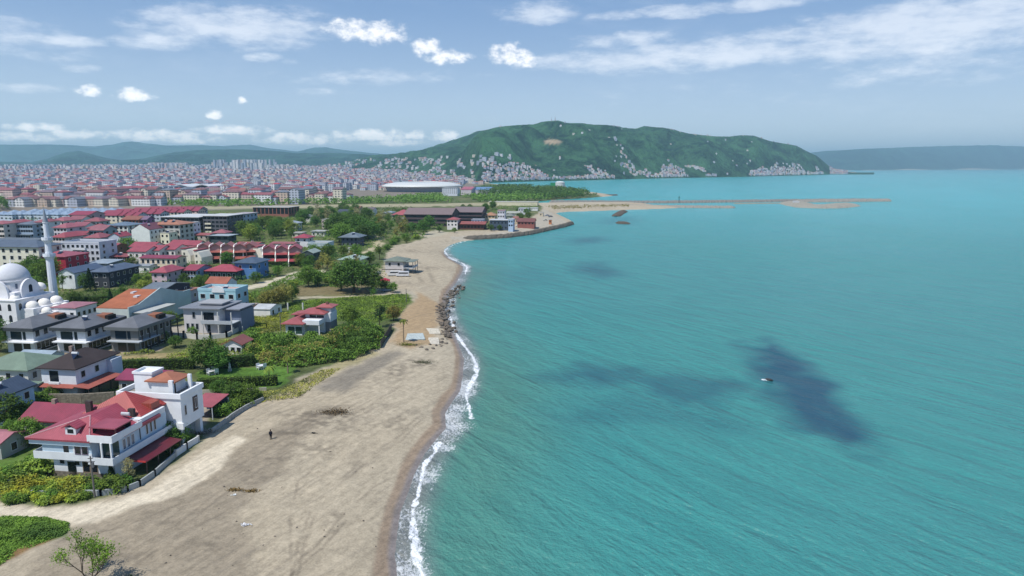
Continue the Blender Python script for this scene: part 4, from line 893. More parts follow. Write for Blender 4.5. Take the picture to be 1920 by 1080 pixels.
B('bluish glazed house with white fascia and sloping crimson roof', 345, 369, 507, 4.6, 12, 'gabx', 1.6, (140, 166, 196), (200, 58, 78), (4, 2), (3, 2), ov=.7, wsz=(1.1, 1.5))
B('low dark walled villa under a wide rose red hipped roof', 388, 446, 508, 3.8, 9, 'hip', 2.2, (60, 84, 88), (212, 66, 84), (6, 1), (2, 1), ov=1.0, wsz=(1.2, 1.8), name='villa', cat='villa')
B('bright blue house under a slate blue hipped roof right of the rose red villa', 440, 482, 493, 6.8, 11, 'hip', 1.9, (92, 134, 188), (84, 106, 134), (2, 1), (2, 2), ov=1.0)
r_, w_, d = B('house with a small terracotta roof on white walls behind the grey concrete villa', 386, 427, 532, 6.4, 7, 'gabx', 1.9, (224, 226, 232), (200, 104, 76), (0, 0), (1, 1), ov=.3, rk='tile_roof')
r_, w_, d = B('pale turquoise house with a white arched gable behind the grey concrete villa', 371, 446, 545, 7.4, 8, 'parapet', 0, (164, 204, 216), (196, 168, 160), (4, 2), (2, 2), wsz=(1.6, 1.4))
MB().prism([(w_*.38, 7.0), (w_*.72, 7.0)]+[(w_*.55+w_*.17*math.cos(math.pi*k/8), 7.2+1.9*math.sin(math.pi*k/8)) for k in range(9)], -.35, .0).build('arch', mat('wall', WHITE), r_)
B('single storey house with a flat orange roof beside the charcoal sheds', 296, 342, 549, 4.2, 11, 'hip', .8, (156, 166, 184), (210, 128, 96), (0, 0), (2, 1), ov=.5)
B('charcoal building with a grey sheet roof between the warehouse and the orange roofed bungalow', 262, 306, 545, 6.4, 16, 'gabx', 1.4, (58, 62, 74), (126, 138, 150), (2, 1), (3, 1), ov=.3)
B('long white greenhouse shed with a pale gable roof left of the field villa', 475, 508, 580, 2.4, 8, 'gabx', .9, (232, 232, 228), (214, 218, 220), (0, 0), (2, 1), ov=.2, name='greenhouse', cat='greenhouse')
B('small brick shed with bare orange walls beside the long white greenhouse', 463, 474, 574, 3, 4, 'flat', 0, (206, 160, 126), (200, 170, 140), (1, 1), (0, 0), ov=.1, name='shed', cat='shed')
B('white house with a bright red hipped roof between the tree belt and the terraces', 553, 578, 446, 5.6, 8, 'hip', 2.0, (226, 226, 230), (210, 62, 84), (2, 1), (1, 1), ov=1)
B('grey pyramid roofed pavilion house with dark verandas in front of the tall green trees', 640, 672, 445, 5.4, 11, 'hip', 2.6, (92, 96, 110), (120, 138, 152), (4, 2), (3, 2), ov=1.6)
B('white house with a light grey pyramid roof among the trees', 531, 556, 419, 5.6, 10, 'hip', 2.0, (220, 224, 226), (178, 194, 208), (4, 2), (2, 2), ov=1)
B('long narrow row house with a salmon red roof behind the middle terraces', 443, 486, 458, 4.2, 8, 'gabx', .9, (206, 200, 198), (206, 78, 76), (0, 0), (2, 1), ov=.4)
B('long grey walled row house with a pinkish roof behind the right terraces', 507, 553, 457, 3.8, 8, 'gabx', .7, (190, 184, 176), (196, 96, 92), (5, 1), (2, 1), ov=.3)
B('pale building with a bright blue awning above the dark garden trees', 578, 616, 457, 4.4, 9, 'parapet', 0, (184, 200, 206), (190, 170, 160), (3, 1), (2, 1))
B('dark green glazed pavilion right of the last terraced house', 566, 588, 475, 6, 9, 'gaby', 1.4, (70, 84, 82), (170, 190, 174), (3, 2), (2, 1), ov=.3, name='pavilion', cat='pavilion')
B('house with a pale green roof half hidden behind the spreading tree', 637, 676, 487, 4.2, 11, 'hip', 1.6, (180, 180, 172), (170, 200, 176), (2, 1), (2, 1), ov=1)
def beach_cafe():
    r_, w_, d = B('two storey beach house with an olive green hipped roof and covered terrace beside the sand', 722, 757, 490, 5.4, 9, 'hip', 1.6, (206, 200, 198), (138, 152, 128), (2, 1), (2, 1), ov=.8)
    add_box('terrace', r_, mat('wall', GREYW), (w_, w_+4.6, -.5, 8, 2.4, 2.65), (w_+4.5, w_+4.6, -.5, 8, 2.65, 3.4)); add_box('terrace_roof', r_, mat('metal_roof', (138, 152, 128)), (w_+.7, w_+4.9, -.8, 8.4, 5.3, 5.45))
    for yy in (-.4, 3.6, 7.6): MB().box(w_+4.4, w_+4.6, yy, yy+.2, 0, 5.3).build('post', mat('paint', (90, 90, 94)), r_)
    add_box('shade', r_, mat('matte', (50, 56, 50)), (-1, w_, -2.4, -2.3, 1.9, 2.2))
beach_cafe()
B('white kiosk on the grass below the pale green roofed house', 652, 663, 466, 2.6, 3, 'flat', 0, (226, 224, 214), (220, 216, 206), (1, 1), (0, 0), ov=.2, name='kiosk', cat='kiosk')
B('unfinished brick and concrete building with open bays behind the tree belt', 474, 544, 389, 9, 24, 'flat', 0, (150, 100, 86), (208, 196, 180), (9, 2), (4, 2), ov=.6, wsz=(3.2, 3.2), name='building', cat='unfinished building')
B('long unfinished concrete block with a weathered brown roof and rows of dark openings', 758, 848, 402, 9.5, 30, 'gabx', 4.5, (92, 80, 84), (134, 118, 118), (22, 3), (5, 3), ov=.6, wsz=(1.9, 1.6), name='building', cat='unfinished building', rk='matte')
B('right wing of unfinished concrete with a weathered brown roof and dark openings', 850, 904, 398, 8.5, 26, 'gabx', 4.0, (92, 80, 84), (130, 116, 118), (14, 3), (5, 3), ov=.6, wsz=(1.9, 1.6), name='building', cat='unfinished building', rk='matte')
B('house with red pyramid roof and pale walls left of the long unfinished concrete block', 736, 768, 403, 5, 18, 'hip', 4.2, (196, 190, 194), (214, 90, 96), (6, 1), (3, 1), ov=1)
B('low house with a pale blue roof beside the red pyramid roofed house', 718, 735, 399, 3.6, 12, 'hip', 1.2, (190, 186, 196), (170, 190, 214), (2, 1), (2, 1), ov=.6)
B('dark roofed bungalow in the far trees', 634, 656, 397, 4.4, 12, 'gabx', 2, (200, 202, 206), (80, 88, 104), (3, 1), (2, 1), ov=.6)
B('white cottage with brown roof near the pale dry riverbed', 688, 700, 394, 5, 12, 'gabx', 2.4, (220, 220, 220), (130, 110, 116), (2, 1), (1, 1), ov=.6)
B('pink and cream house in the trees below the dry riverbed', 603, 613, 412, 7, 10, 'flat', 0, (214, 196, 194), (200, 190, 180), (2, 2), (1, 2), ov=.2)
B('white bungalow with a grey flat roof left of the tall green trees', 584, 609, 434, 3.4, 9, 'flat', 0, (210, 208, 200), (206, 206, 200), (3, 1), (1, 1), ov=.6)
B('cream bungalow with flat roof in the garden above the red hipped roof house', 546, 566, 437, 3, 8, 'flat', 0, (214, 206, 190), (200, 196, 186), (2, 1), (1, 1), ov=.5)
B('white roofed workshop beside the grey blue apartment block', 442, 462, 422, 4, 14, 'flat', 0, (226, 216, 206), (226, 222, 218), (0, 0), (2, 1), ov=.3, name='workshop', cat='workshop')
B('pale blue sheet metal workshop beside the white roofed workshop', 460, 479, 420, 4.6, 12, 'gabx', 1, (160, 178, 204), (150, 172, 200), (0, 0), (2, 1), ov=.2, name='workshop', cat='workshop')
B('low brick roofed house in front of the unfinished brick building', 476, 500, 415, 3.6, 10, 'gabx', 1.4, (170, 140, 120), (184, 110, 88), (2, 1), (1, 1), ov=.4)
# promontory cluster
B('white house with a small red roof at the left end of the promontory', 838, 858, 412, 7.6, 10, 'hip', 1.6, (226, 220, 218), (206, 84, 84), (3, 2), (2, 2), ov=.8)
B('seaside restaurant with a long brick red roof and shaded terrace on the promontory', 850, 908, 420, 4.2, 12, 'gabx', 1.6, (96, 66, 62), (196, 90, 72), (9, 1), (2, 1), ov=1.4, wsz=(1.6, 1.8), name='restaurant', cat='restaurant')
B('cream house with an orange hipped roof behind the seaside restaurant', 909, 928, 404, 5, 11, 'hip', 2.6, (226, 206, 176), (216, 146, 96), (3, 1), (2, 1), ov=.8)
B('tall white house with a pink top right of the orange roofed house', 933, 946, 395, 12.5, 9, 'flat', 0, (224, 224, 230), (214, 160, 160), (3, 3), (2, 3), ov=.3)
B('dark slate fronted modern building with white upper slab on the promontory', 918, 952, 413, 7.5, 11, 'flat', 0, (74, 88, 104), (226, 230, 232), (5, 2), (3, 2), ov=.5, name='building', cat='building')
B('light blue narrow house beside the dark slate fronted building', 953, 962, 412, 8.5, 10, 'flat', 0, (176, 198, 222), (210, 216, 222), (2, 2), (2, 2), ov=.2)
B('blue and white building between the restaurant and the slate fronted building', 884, 906, 412, 6, 9, 'flat', 0, (186, 196, 218), (176, 180, 190), (4, 1), (1, 1), ov=.3)
B('hall with a reddish brown sheet roof near the tip of the promontory', 970, 1002, 416, 4.6, 12, 'gabx', 2.4, (150, 96, 88), (156, 84, 72), (5, 1), (2, 1), ov=.6, name='hall', cat='hall')
B('cream bungalow behind the tall white house on the promontory', 950, 974, 400, 4.6, 12, 'gabx', 1.6, (206, 204, 180), (196, 196, 176), (3, 1), (1, 1), ov=.6)
B('white and navy house near the pale seaside road', 972, 990, 391, 6, 12, 'flat', 0, (206, 210, 220), (220, 222, 226), (4, 1), (2, 1), ov=.3)
B('long low white canopy shed beside the pale seaside road', 992, 1008, 390, 3, 8, 'flat', 0, (226, 226, 224), (232, 232, 228), (0, 0), (0, 0), ov=.3, name='shed', cat='shed')
B('very long cream storage shed behind the promontory houses', 916, 1008, 378.6, 4.5, 16, 'flat', 0, (222, 214, 186), (228, 222, 200), (0, 0), (0, 0), ov=.2, name='storage_shed', cat='storage shed')
B('small kiosk with an orange side on the promontory car park', 1029, 1034, 412, 3.4, 4, 'flat', 0, (196, 130, 90), (220, 216, 206), (1, 1), (1, 1), ov=.3, name='kiosk', cat='kiosk')
B('grey workshop with a flat white roof left of the tall white house', 905, 916, 402, 4.5, 10, 'flat', 0, (180, 184, 190), (228, 228, 226), (2, 1), (1, 1), ov=.3, name='workshop', cat='workshop')
B('tan cottage between the light blue narrow house and the reddish brown hall', 962, 971, 410, 4.2, 8, 'gabx', 1.6, (206, 186, 160), (186, 110, 90), (2, 1), (1, 1), ov=.4, name='cottage', cat='cottage')
B('olive grey bungalow behind the slate fronted building', 946, 962, 405, 4.2, 10, 'hip', 1.8, (170, 176, 160), (150, 156, 140), (2, 1), (1, 1), ov=.6, name='bungalow', cat='bungalow')
B('beige shack at the landward edge of the paved promontory road', 1010, 1018, 399, 3.4, 8, 'flat', 0, (206, 194, 170), (214, 204, 186), (1, 1), (1, 1), ov=.2, name='shack', cat='shack')
B('small white house with grey roof half hidden in the loose wood', 570, 582, 407, 5, 9, 'hip', 2, (220, 216, 210), (150, 152, 160), (2, 1), (1, 1), ov=.5)
B('orange roofed farmhouse at the top of the loose wood', 660, 674, 391, 5, 10, 'gabx', 2.4, (206, 180, 150), (196, 116, 86), (2, 1), (1, 1), ov=.5)
# upper left blocks
lf = [('white red roofed apartment block behind the cream block, near the left edge', 12, 30, 418, 12, 14, WHITE, (204, 84, 92)), ('blue grey apartment block with a darker roof behind the cream block', 28, 64, 421, 11, 16, (156, 174, 194), (120, 132, 150)),
      ('white apartment block striped with dark windows left of the minaret top', 64, 82, 417, 12, 14, (214, 220, 222), (190, 90, 96)), ('apartment block with peach walls at the left edge', -30, 10, 420, 12, 14, (214, 206, 200), (206, 96, 100)),
      ('orange brick house left of the minaret between the apartment blocks', 62, 84, 434, 5, 10, (206, 146, 106), (204, 130, 96)), ('blue flat roofed depot in front of the upper left apartment blocks', 10, 62, 440, 4.5, 16, (130, 150, 170), (150, 172, 190)),
      ('dark long building with a black roof edge behind the cream block roof', -20, 74, 450, 5, 12, (64, 66, 72), (120, 132, 142))]
for l, a, b_, row, h, d, wc, rc in lf: B(l, a, b_, row, h, d, 'hip' if h > 6 else 'flat', 1.6, wc, rc, (max(2, int((b_-a)/5)), int(h/3)), (2, int(h/3)), ov=.6, wsz=(1.5, 1.4), name='building' if h < 6 else 'apartment_block', cat='building' if h < 6 else 'apartment block')
ml = [('apartment block with a long pink roof nearest the right side of the minaret', 100, 196, 427, 9, 14, (206, 200, 206), (208, 96, 108)), ('white banded apartment block with red roof above the pink roofed one', 96, 190, 414, 8, 14, (222, 210, 208), (206, 100, 108)),
      ('apartment block with a raised crimson roof peak upper right of the minaret', 130, 170, 403, 9, 18, (190, 160, 168), (196, 50, 78)), ('block with bright red and pink roof just above the pale grey apartment block', 98, 190, 445, 6, 16, (206, 196, 196), (206, 70, 80)),
      ('orange brown block behind the white block with square windows', 229, 262, 412, 6, 14, (176, 96, 66), (190, 100, 66)), ('purple house left of the long dark grey apartment row', 262, 276, 412, 6, 10, (146, 104, 150), (150, 106, 140)),
      ('grey blue block with balconies beside the white block with square windows', 168, 196, 432, 9, 12, (150, 168, 180), (190, 100, 106))]
for l, a, b_, row, h, d, wc, rc in ml:
    if b_-a < 60: B(l, a, b_, row, h, d, 'gabx', 2.6, wc, rc, (max(2, int((b_-a)/6)), 2), (2, 2), ov=.8, wsz=(1.8, 1.4), **AP)
    else:
        for k, (f0, f1, dr, dh, rf) in enumerate(((0, .30, 0, 1.5, 'hip'), (.34, .62, -2.2, 0, 'gabx'), (.66, 1, 1.0, .8, 'hip'))):
            B('%s, %s section' % (l.replace('apartment block', 'block'), ('left', 'middle', 'right')[k]), a+(b_-a)*f0, a+(b_-a)*f1, row+dr, h+dh, d-2*k, rf, 2.4, ((wc, WHITE, GREYW)[k]), (rc, tuple(min(255, int(v_*.92)) for v_ in rc), (190, 84, 90))[k], (4, 3), (2, 2), ov=.7, rot=(-12, -5, -9)[k], wsz=(1.5, 1.3), **AP)

# terraced houses
def terrace_unit(label, px, row, w_=5.9, white=(246, 242, 234), group=None, tint=(206, 66, 74), steps=True):
    x, y = W(px, row, GZ+8); root = empty('terraced_house', (x, y, GZ), R(13), label, 'terraced house', group); d = 11
    FOOT.append((x+3, y+6, 8)); rd = mat('metal_roof', tint); wh = mat('wall', white); dkm = mat('glass', (56, 40, 42))
    MB().box(.2, w_-.2, 0, d, -.5, 7.6).prism([(.2, 7.6), (w_/2, 9.3), (w_-.2, 7.6)], 0, d).build('wall', mat('wall', (190, 150, 146)), root)
    MB().prism([(-.1, 7.6), (w_/2, 9.5), (w_+.1, 7.6), (w_+.1, 7.8), (w_/2, 9.7), (-.1, 7.8)], -.8, d).build('roof', rd, root)
    MB().prismx([(-1.8, 5.2), (-.05, 6.0), (-.05, 6.15), (-1.8, 5.35)], .3, w_-.3).build('awning', rd, root)
    MB().prismx([(-4.4, 2.3), (-1.6, 3.2), (-1.6, 3.35), (-4.4, 2.45)], .3, w_-.3).build('awning', rd, root)
    MB().box(.5, w_-.5, -.06, .02, 3.4, 5.0).box(.5, w_-.5, -.06, .02, .2, 2.2).build('glazing', dkm, root)
    MB().prismx([(-4.2, -.5), (-4.2, 2.2), (-2, 3.6), (-1.8, 5.2), (-.2, 6.6), (-.2, 7.9), (1.2, 8.9), (d, 8.9), (d, -.5)], -.2, .2).build('party_wall', wh, root)
    return root
gT = 'stepped red and white terraced houses'
tn = ['at the left end', 'second along', 'third along']
for i, px in enumerate((492, 516, 541)): terrace_unit('stepped red roofed terraced house with white party wall, %s of the right hand terrace' % ['first', 'middle', 'last'][i], px, 467, group=gT)
for i, px in enumerate((370, 392, 414, 438, 456)): terrace_unit('stepped house with faded orange red roof, %s of the middle terrace' % ['first', 'second', 'third', 'fourth', 'last'][i], px, 463-(i == 4), 6.1, group=gT, tint=(200, 92, 78))
def endwall(label, px0, px1, row):
    x, y = W(px0, row, 9); x1, _ = W(px1, row, 9); root = empty('end_house', (x, y, GZ), R(-10), label, 'terraced house', gT); w_ = x1-x
    MB().prism([(0, -.5), (w_, -.5), (w_, 4.2), (w_-1.5, 6.8), (w_-2.6, 7.4), (0, 7.4)], 0, 9).build('wall', mat('wall', (232, 226, 210)), root)
    MB().box(-.2, w_-2.2, -.3, 9.2, 7.4, 7.9).build('roof', mat('metal_roof', (206, 70, 76)), root); FOOT.append((x+3, y+4, 6))
    window_parts(None, root, [(w_*.3, 5), (w_*.3, 2)], .9, 1.2, (0, 0, 0), False, glc=(90, 90, 84))
endwall('white end wall house with a slanting profile at the left of the right hand terrace', 471, 493, 467)
endwall('cream end wall house at the left of the middle terrace', 364, 378, 474)
endwall('white walled end house with open stair behind the cream two storey house', 340, 358, 470)
for l, a, b_, row, dd in [('terrace block with wide red roof and white walls, left end of the left terrace', 239, 276, 472, 12), ('terrace block with a brighter red stepped roof at the middle of the left terrace', 274, 300, 470, 12), ('terrace block with crimson roof at the right end of the left terrace', 300, 330, 468, 12),
                          ('rear terrace block with a long dull red roof behind the left terrace', 243, 290, 463, 10), ('rear terrace block with a bright red roof before the cream apartment tower', 316, 346, 459, 10), ('rear terrace block with salmon roof before the low brick red house', 346, 372, 460, 9)]:
    B(l, a, b_, row, 7, dd, 'gabx', 2.0, (230, 222, 216), (204, 70, 84), (3, 2), (2, 2), ov=.4, name='terraced_house', cat='terraced house', group=gT)

# ---------------------------------------------------------------- estates and the town, individuals then mass
WC = [(214, 206, 190), (222, 222, 222), (190, 196, 206), (206, 184, 176), (176, 182, 196), (196, 176, 160), (160, 172, 190)]
RC = [(184, 92, 98), (170, 84, 86), (158, 100, 98), (176, 108, 96), (148, 116, 128), (128, 134, 150), (186, 74, 88)]
wcn = ['cream', 'white', 'light grey', 'pinkish', 'blue grey', 'tan', 'steel blue']; rcn = ['rose red', 'brick red', 'brownish red', 'terracotta', 'mauve', 'grey', 'crimson']
def city_wall(c):
    """far walls: plain colour with storeys and window columns as surface pattern"""
    key = ('cityw', c)
    if key in MATS: return MATS[key]
    m_ = bpy.data.materials.new('town_wall'); m_.use_nodes = True; t = NT(m_.node_tree); p = t.n['Principled BSDF']
    g_ = t.new('ShaderNodeNewGeometry'); s_ = t.new('ShaderNodeSeparateXYZ'); t.put(s_.inputs[0], g_.outputs['Position'])
    a = t.m('FRACT', t.m('DIVIDE', t.m('ADD', s_.outputs[0], s_.outputs[1]), 3.4)); z = t.m('FRACT', t.m('DIVIDE', s_.outputs[2], 3.1))
    on = t.m('MULTIPLY', t.m('MULTIPLY', t.m('GREATER_THAN', a, .5), t.m('GREATER_THAN', z, .35)), t.m('LESS_THAN', z, .82))
    sn = t.new('ShaderNodeSeparateXYZ'); t.put(sn.inputs[0], g_.outputs['Normal']); on = t.m('MULTIPLY', on, t.m('LESS_THAN', t.m('ABSOLUTE', sn.outputs[2]), .3))
    t.put(p.inputs['Base Color'], t.mix(on, C(*c, .95), (.05, .06, .08, 1))); p.inputs['Roughness'].default_value = .8
    MATS[key] = m_; return m_
def simple_mesh(key, w_, d, h, roof, rh, wc, rc, ntrees=0):
    if key in MBS: return MBS[key]
    wl = MB().box(-w_/2, w_/2, -d/2, d/2, -3, h)
    if roof != 'flat': gable_wall(wl, roof, w_, d, h, rh, -w_/2, -d/2)
    MBS[key] = (wl.mesh('wall', city_wall(wc)), roof_mb(roof, w_, d, h, rh, .5, -w_/2, -d/2).mesh('roof', mat('matte' if roof == 'flat' else 'metal_roof', rc)))
    return MBS[key]
placed = []
def town_house(x, y, rz, wi, ri, h, w_, d, roof, label, group, name='apartment_block', cat='apartment block', z=None, wc=None, rc=None):
    wc = wc or WC[wi]; rc = rc or RC[ri]
    wm, rm = simple_mesh(('th', wc, rc, h, w_, d, roof), w_, d, h, roof, {'hip': 2.6, 'gabx': 2.8}.get(roof, 0), wc, rc)
    root = empty(name, (x, y, GZ if z is None else z), rz, label, cat, group)
    link('wall', wm, root); link('roof', rm, root); placed.append((x, y)); FOOT.append((x, y, max(w_, d)*.6)); return root
# pale blue roofed estate
k = 0
for row, (ua, ub), n in ((402, (0, 150), 9), (399.3, (20, 205), 11), (397, (60, 225), 10), (394.8, (110, 232), 8)):
    for i in range(n):
        px = ua+(ub-ua)*(i+.5)/n+random.uniform(-2, 2); x, y = W(px, row+random.uniform(-.4, .4), GZ+5.5)
        town_house(x, y, R(random.choice((-14, -10, 76))), 1, 0, 5.5, 11, 10, 'hip', 'pale blue roofed villa in the packed estate behind the minaret spire', 'pale blue roofed villas of the estate', 'villa', 'villa', wc=(190, 200, 214), rc=(150, 180, 214))
# crimson estate right of it
for row, (ua, ub), n in ((403.5, (205, 262), 4), (400.5, (210, 300), 6), (397.6, (228, 345), 8), (395, (262, 372), 7), (393, (290, 374), 6)):
    for i in range(n):
        px = ua+(ub-ua)*(i+.5)/n+random.uniform(-2, 2); x, y = W(px, row, GZ+6.5)
        town_house(x, y, R(-12), random.choice((0, 3, 4)), 6, 6.5, 16, 12, 'gabx', 'crimson roofed row house in the estate between the pale blue roofs and the dry riverbed', 'crimson roofed row houses of the estate', 'row_house', 'row house', rc=(190, 52, 78))
# town front: nearest blocks beyond the riverbed
cnt = {}
def town_label(wi, ri, zone): return '%s block with %s roof, %s' % (wcn[wi], rcn[ri], zone)
def hgt(x, y): return float(ground_h(np.array([(x, y)]), np.array([900.0]))[0])
rng = random.Random(11)
front = []
for row in (387.2, 385.6, 382, 379.5, 376.5, 373.5, 370.5):
    xx = -40 + rng.uniform(0, 9)
    lim = {387.2: 150, 385.6: 300, 382: 560, 379.5: 640, 376.5: 700, 373.5: 760, 370.5: 800}[row]
    while xx < lim:
        front.append((xx, row+rng.uniform(-.5, .5))); xx += rng.uniform(12, 19)
for px, row in front:
    if (px < 25 and row > 384) or (278 < px < 402 and row < 378): continue
    x, y = W(px, row, GZ); wi = rng.choice((0, 0, 1, 2, 3, 4, 5)); ri = rng.choice((0, 0, 1, 2, 3, 4, 5, 6)); h = rng.choice((9, 12, 12, 15, 18)); 
    if row > 384: h = 9
    zone = 'left town front' if px < 290 else ('middle town front' if px < 640 else 'town front near stadium')
    town_house(x, y, R(rng.choice((-12, -6, 80))), wi, ri, h, rng.choice((14, 18, 24)), 13, rng.choice(('hip', 'gabx')), town_label(wi, ri, zone), 'apartment blocks '+zone)
    if len(placed) > 215: break

# stadium, large hall, factories, silo
def stadium():
    x, y = W(782, 361); root = empty('stadium', (x, y+80, GZ), R(-4), 'wide oval stadium with a silvery white ring roof at the right side of the town', 'stadium'); root.scale = (.96, 1, .68)
    n = 48; ring = lambda a, b_, z: [(a*math.cos(2*math.pi*i/n), b_*math.sin(2*math.pi*i/n), z) for i in range(n)]
    MB().loft([ring(72, 60, -1), ring(76, 64, 9), ring(76, 64, 14)]).build('stand', city_wall((176, 178, 190)), root)
    m_ = MB(); prof = [(84, 72, 13), (86, 74, 15), (76, 64, 20), (60, 48, 25), (38, 28, 27.5), (38, 28, 26)]
    m_.loft([ring(*q) for q in prof], cap=False).build('roof', mat('paint', (226, 228, 224)), root, smooth=True)
    FOOT.append((x, y+80, 80))
stadium()
def hall():
    x, y = W(292, 369); root = empty('exhibition_hall', (x, y, GZ), R(-5), 'large dark glazed hall under a curved white roof in the middle of the town', 'hall')
    MB().box(0, 88, 0, 40, -1, 16).build('wall', city_wall((70, 84, 108)), root)
    m_ = MB(); pts = [(36+k*5.2, 18.4+1.8*math.sin(k*.9)) for k in range(12)]
    m_.prism([(a, z) for a, z in pts]+[(a, z-1.2) for a, z in pts[::-1]], -4, 44).build('roof', mat('paint', (232, 234, 236)), root); FOOT.append((x+30, y+20, 40))
    for k in range(9): MB().box(4+k*9, 5.8+k*9, -.3, -.05, 0, 16).build('pier', mat('wall', (206, 208, 214)), root)
hall()
B('factory hall with a bright pinkish red roof right of the stadium', 864, 884, 355.5, 9, 60, 'gabx', 4, (206, 196, 200), (222, 96, 116), (0, 0), (0, 0), ov=.5, name='factory_hall', cat='factory hall')
B('factory hall with a sky blue roof right of the pinkish red factory hall', 885, 918, 355.8, 8, 60, 'gabx', 4, (196, 196, 206), (104, 158, 214), (0, 0), (0, 0), ov=.5, name='factory_hall', cat='factory hall')
B('low white factory annex right of the sky blue roofed factory hall', 918, 934, 358.5, 5, 30, 'flat', 0, (220, 218, 214), (226, 222, 216), (0, 0), (0, 0), ov=.3, name='annex', cat='annex')
B('pale office block with ribbed white front just before the stadium', 829, 858, 352.5, 13, 20, 'flat', 0, (212, 216, 226), (206, 208, 212), (8, 3), (0, 0), ov=.3, name='office_block', cat='office block', wsz=(1.4, 1.4))
def silo():
    x, y = W(1050, 357.5); root = empty('silo', (x, y, GZ), 0, 'round white silo with domed top rising above the trees of the wooded headland', 'silo')
    MB().lathe([(9.5, -1), (9.5, 16), (9.8, 16.1), (9.8, 16.9), (6, 18.4), (.3, 19.1)], 20).build('tank', mat('paint', (230, 232, 230)), root, smooth=False); MB().box(7, 12, -2, 2, -1, 10).build('stair_tower', mat('wall', (200, 196, 190)), root)
silo()
B('green sheet metal building beside the white silo', 1032, 1041, 343.0, 14, 14, 'flat', 0, (44, 140, 84), (60, 150, 96), (0, 0), (0, 0), ov=.1, name='building', cat='building')

# the rest of the town, as one mass on the ground and the lower slopes
def town_mass(name, pts, zf, hsel, label=None, ks=1.0):
    Vv = []; Ff = []; MI = []; mats_ = [city_wall(c) for c in WC]+[mat('matte', c) for c in RC]
    n = len(pts); z = zf(pts[:, 0], pts[:, 1])
    for i in range(n):
        x, y = pts[i]; h = hsel(x, y); w_ = rng.uniform(9, 17)/2*ks; d = rng.uniform(9, 15)/2*ks; a = R(rng.choice((-12, -12, 20, 78))); ca, sa = math.cos(a), math.sin(a); z0 = z[i]-4; z1 = z[i]+h; z2 = z1+rng.choice((0, .05, 1.4, 1.8))
        if h > 20: z2 = z1+.1; w_ *= .9
        b = len(Vv); loc = lambda u, v_, zz: (x+u*ca-v_*sa, y+u*sa+v_*ca, zz)
        Vv += [loc(-w_, -d, z0), loc(w_, -d, z0), loc(w_, d, z0), loc(-w_, d, z0), loc(-w_, -d, z1), loc(w_, -d, z1), loc(w_, d, z1), loc(-w_, d, z1), loc(-w_*.4, 0, z2+.02), loc(w_*.4, 0, z2+.02)]
        wi = rng.choice((0, 1, 1, 1, 2, 2, 3, 4, 6)); ri = 7+rng.choice((0, 1, 2, 2, 3, 4, 4, 5, 5, 6))
        for f, mi in (((0, 1, 5, 4), wi), ((1, 2, 6, 5), wi), ((2, 3, 7, 6), wi), ((3, 0, 4, 7), wi), ((4, 5, 9, 8), ri), ((6, 7, 8, 9), ri)): Ff.append(tuple(b+q for q in f)); MI.append(mi)
        for f in ((5, 6, 9), (7, 4, 8)): Ff.append(tuple(b+q for q in f)); MI.append(ri)
    me = bpy.data.meshes.new(name); me.from_pydata(Vv, [], Ff)
    for m_ in mats_: me.materials.append(m_)
    me.polygons.foreach_set('material_index', MI); me.update()
    o = link(name, me); tag(o, label, None, None, 'stuff'); return o
RS = np.random.RandomState(5)
def sample(n, y0, y1, u0, u1, pw=1.0):
    y = y0+(y1-y0)*RS.rand(n)**pw; u = u0+(u1-u0)*RS.rand(n); return np.stack([(u-960)/FPX*cP*y, y], 1)
pts = sample(9500, 960, 4700, -120, 960, .8)
u = azpx(pts[:, 0], pts[:, 1]); dland = sdist(pts, coast)
ok = (dland > 60)
ok &= ~((u > 560) & (pts[:, 1] < 1150+np.clip(u-560, 0, 400)*1.2)); ok &= ~((u > 860) & (pts[:, 1] < 1900))
pl = np.array(placed); fo = np.array([(a, b_) for a, b_, c_ in FOOT if b_ > 700]); rr = np.array([c_ for a, b_, c_ in FOOT if b_ > 700])
dm = ((pts[:, None, :]-fo[None])**2).sum(2); ok &= ~(dm < (rr[None]+7)**2).any(1)
capz = capeH.h(pts[:, 0], pts[:, 1]); gzv = ground_h(pts, dland)
ok &= (capz < 95) & ((capz < 20) | (RS.rand(len(pts)) < .9))
hole = fbm(pts[:, 0]/260, pts[:, 1]/260, 2); ok &= hole < .70
# thin by spacing
def thin(P_, r0):
    seen = {}; out = []
    for i, (x, y) in enumerate(P_):
        s = r0+y*.0009; key = (int(x//s), int(y//s))
        if key in seen: continue
        seen[key] = 1; out.append(i)
    return np.array(out)
pts = pts[ok]; pts = pts[thin(pts, 15)]
towers = [(384, 12), (402, 14), (420, 30), (424, 34), (428, 40), (437, 36), (470, 18), (478, 16), (500, 20), (505, 24), (315, 16), (330, 20), (300, 18), (345, 16), (60, 14), (160, 16), (185, 16), (600, 18)]
def hsel(x, y):
    u = 960+FPX/cP*x/y; h = rng.choice((9, 12, 15, 15, 18))
    if u > 660: return rng.choice((5, 7, 9, 12))
    if y > 3300 and u < 560 and rng.random() < .22: h = 26
    if y > 3600 and 400 < u < 520 and rng.random() < .3: h = rng.choice((40, 56))
    if y > 3600 and 280 < u < 350 and rng.random() < .4: h = 36
    return h
town_mass('town', pts, lambda x, y: np.maximum(ground_h(np.stack([x, y], 1), sdist(np.stack([x, y], 1), coast)), capeH.h(x, y)), hsel)
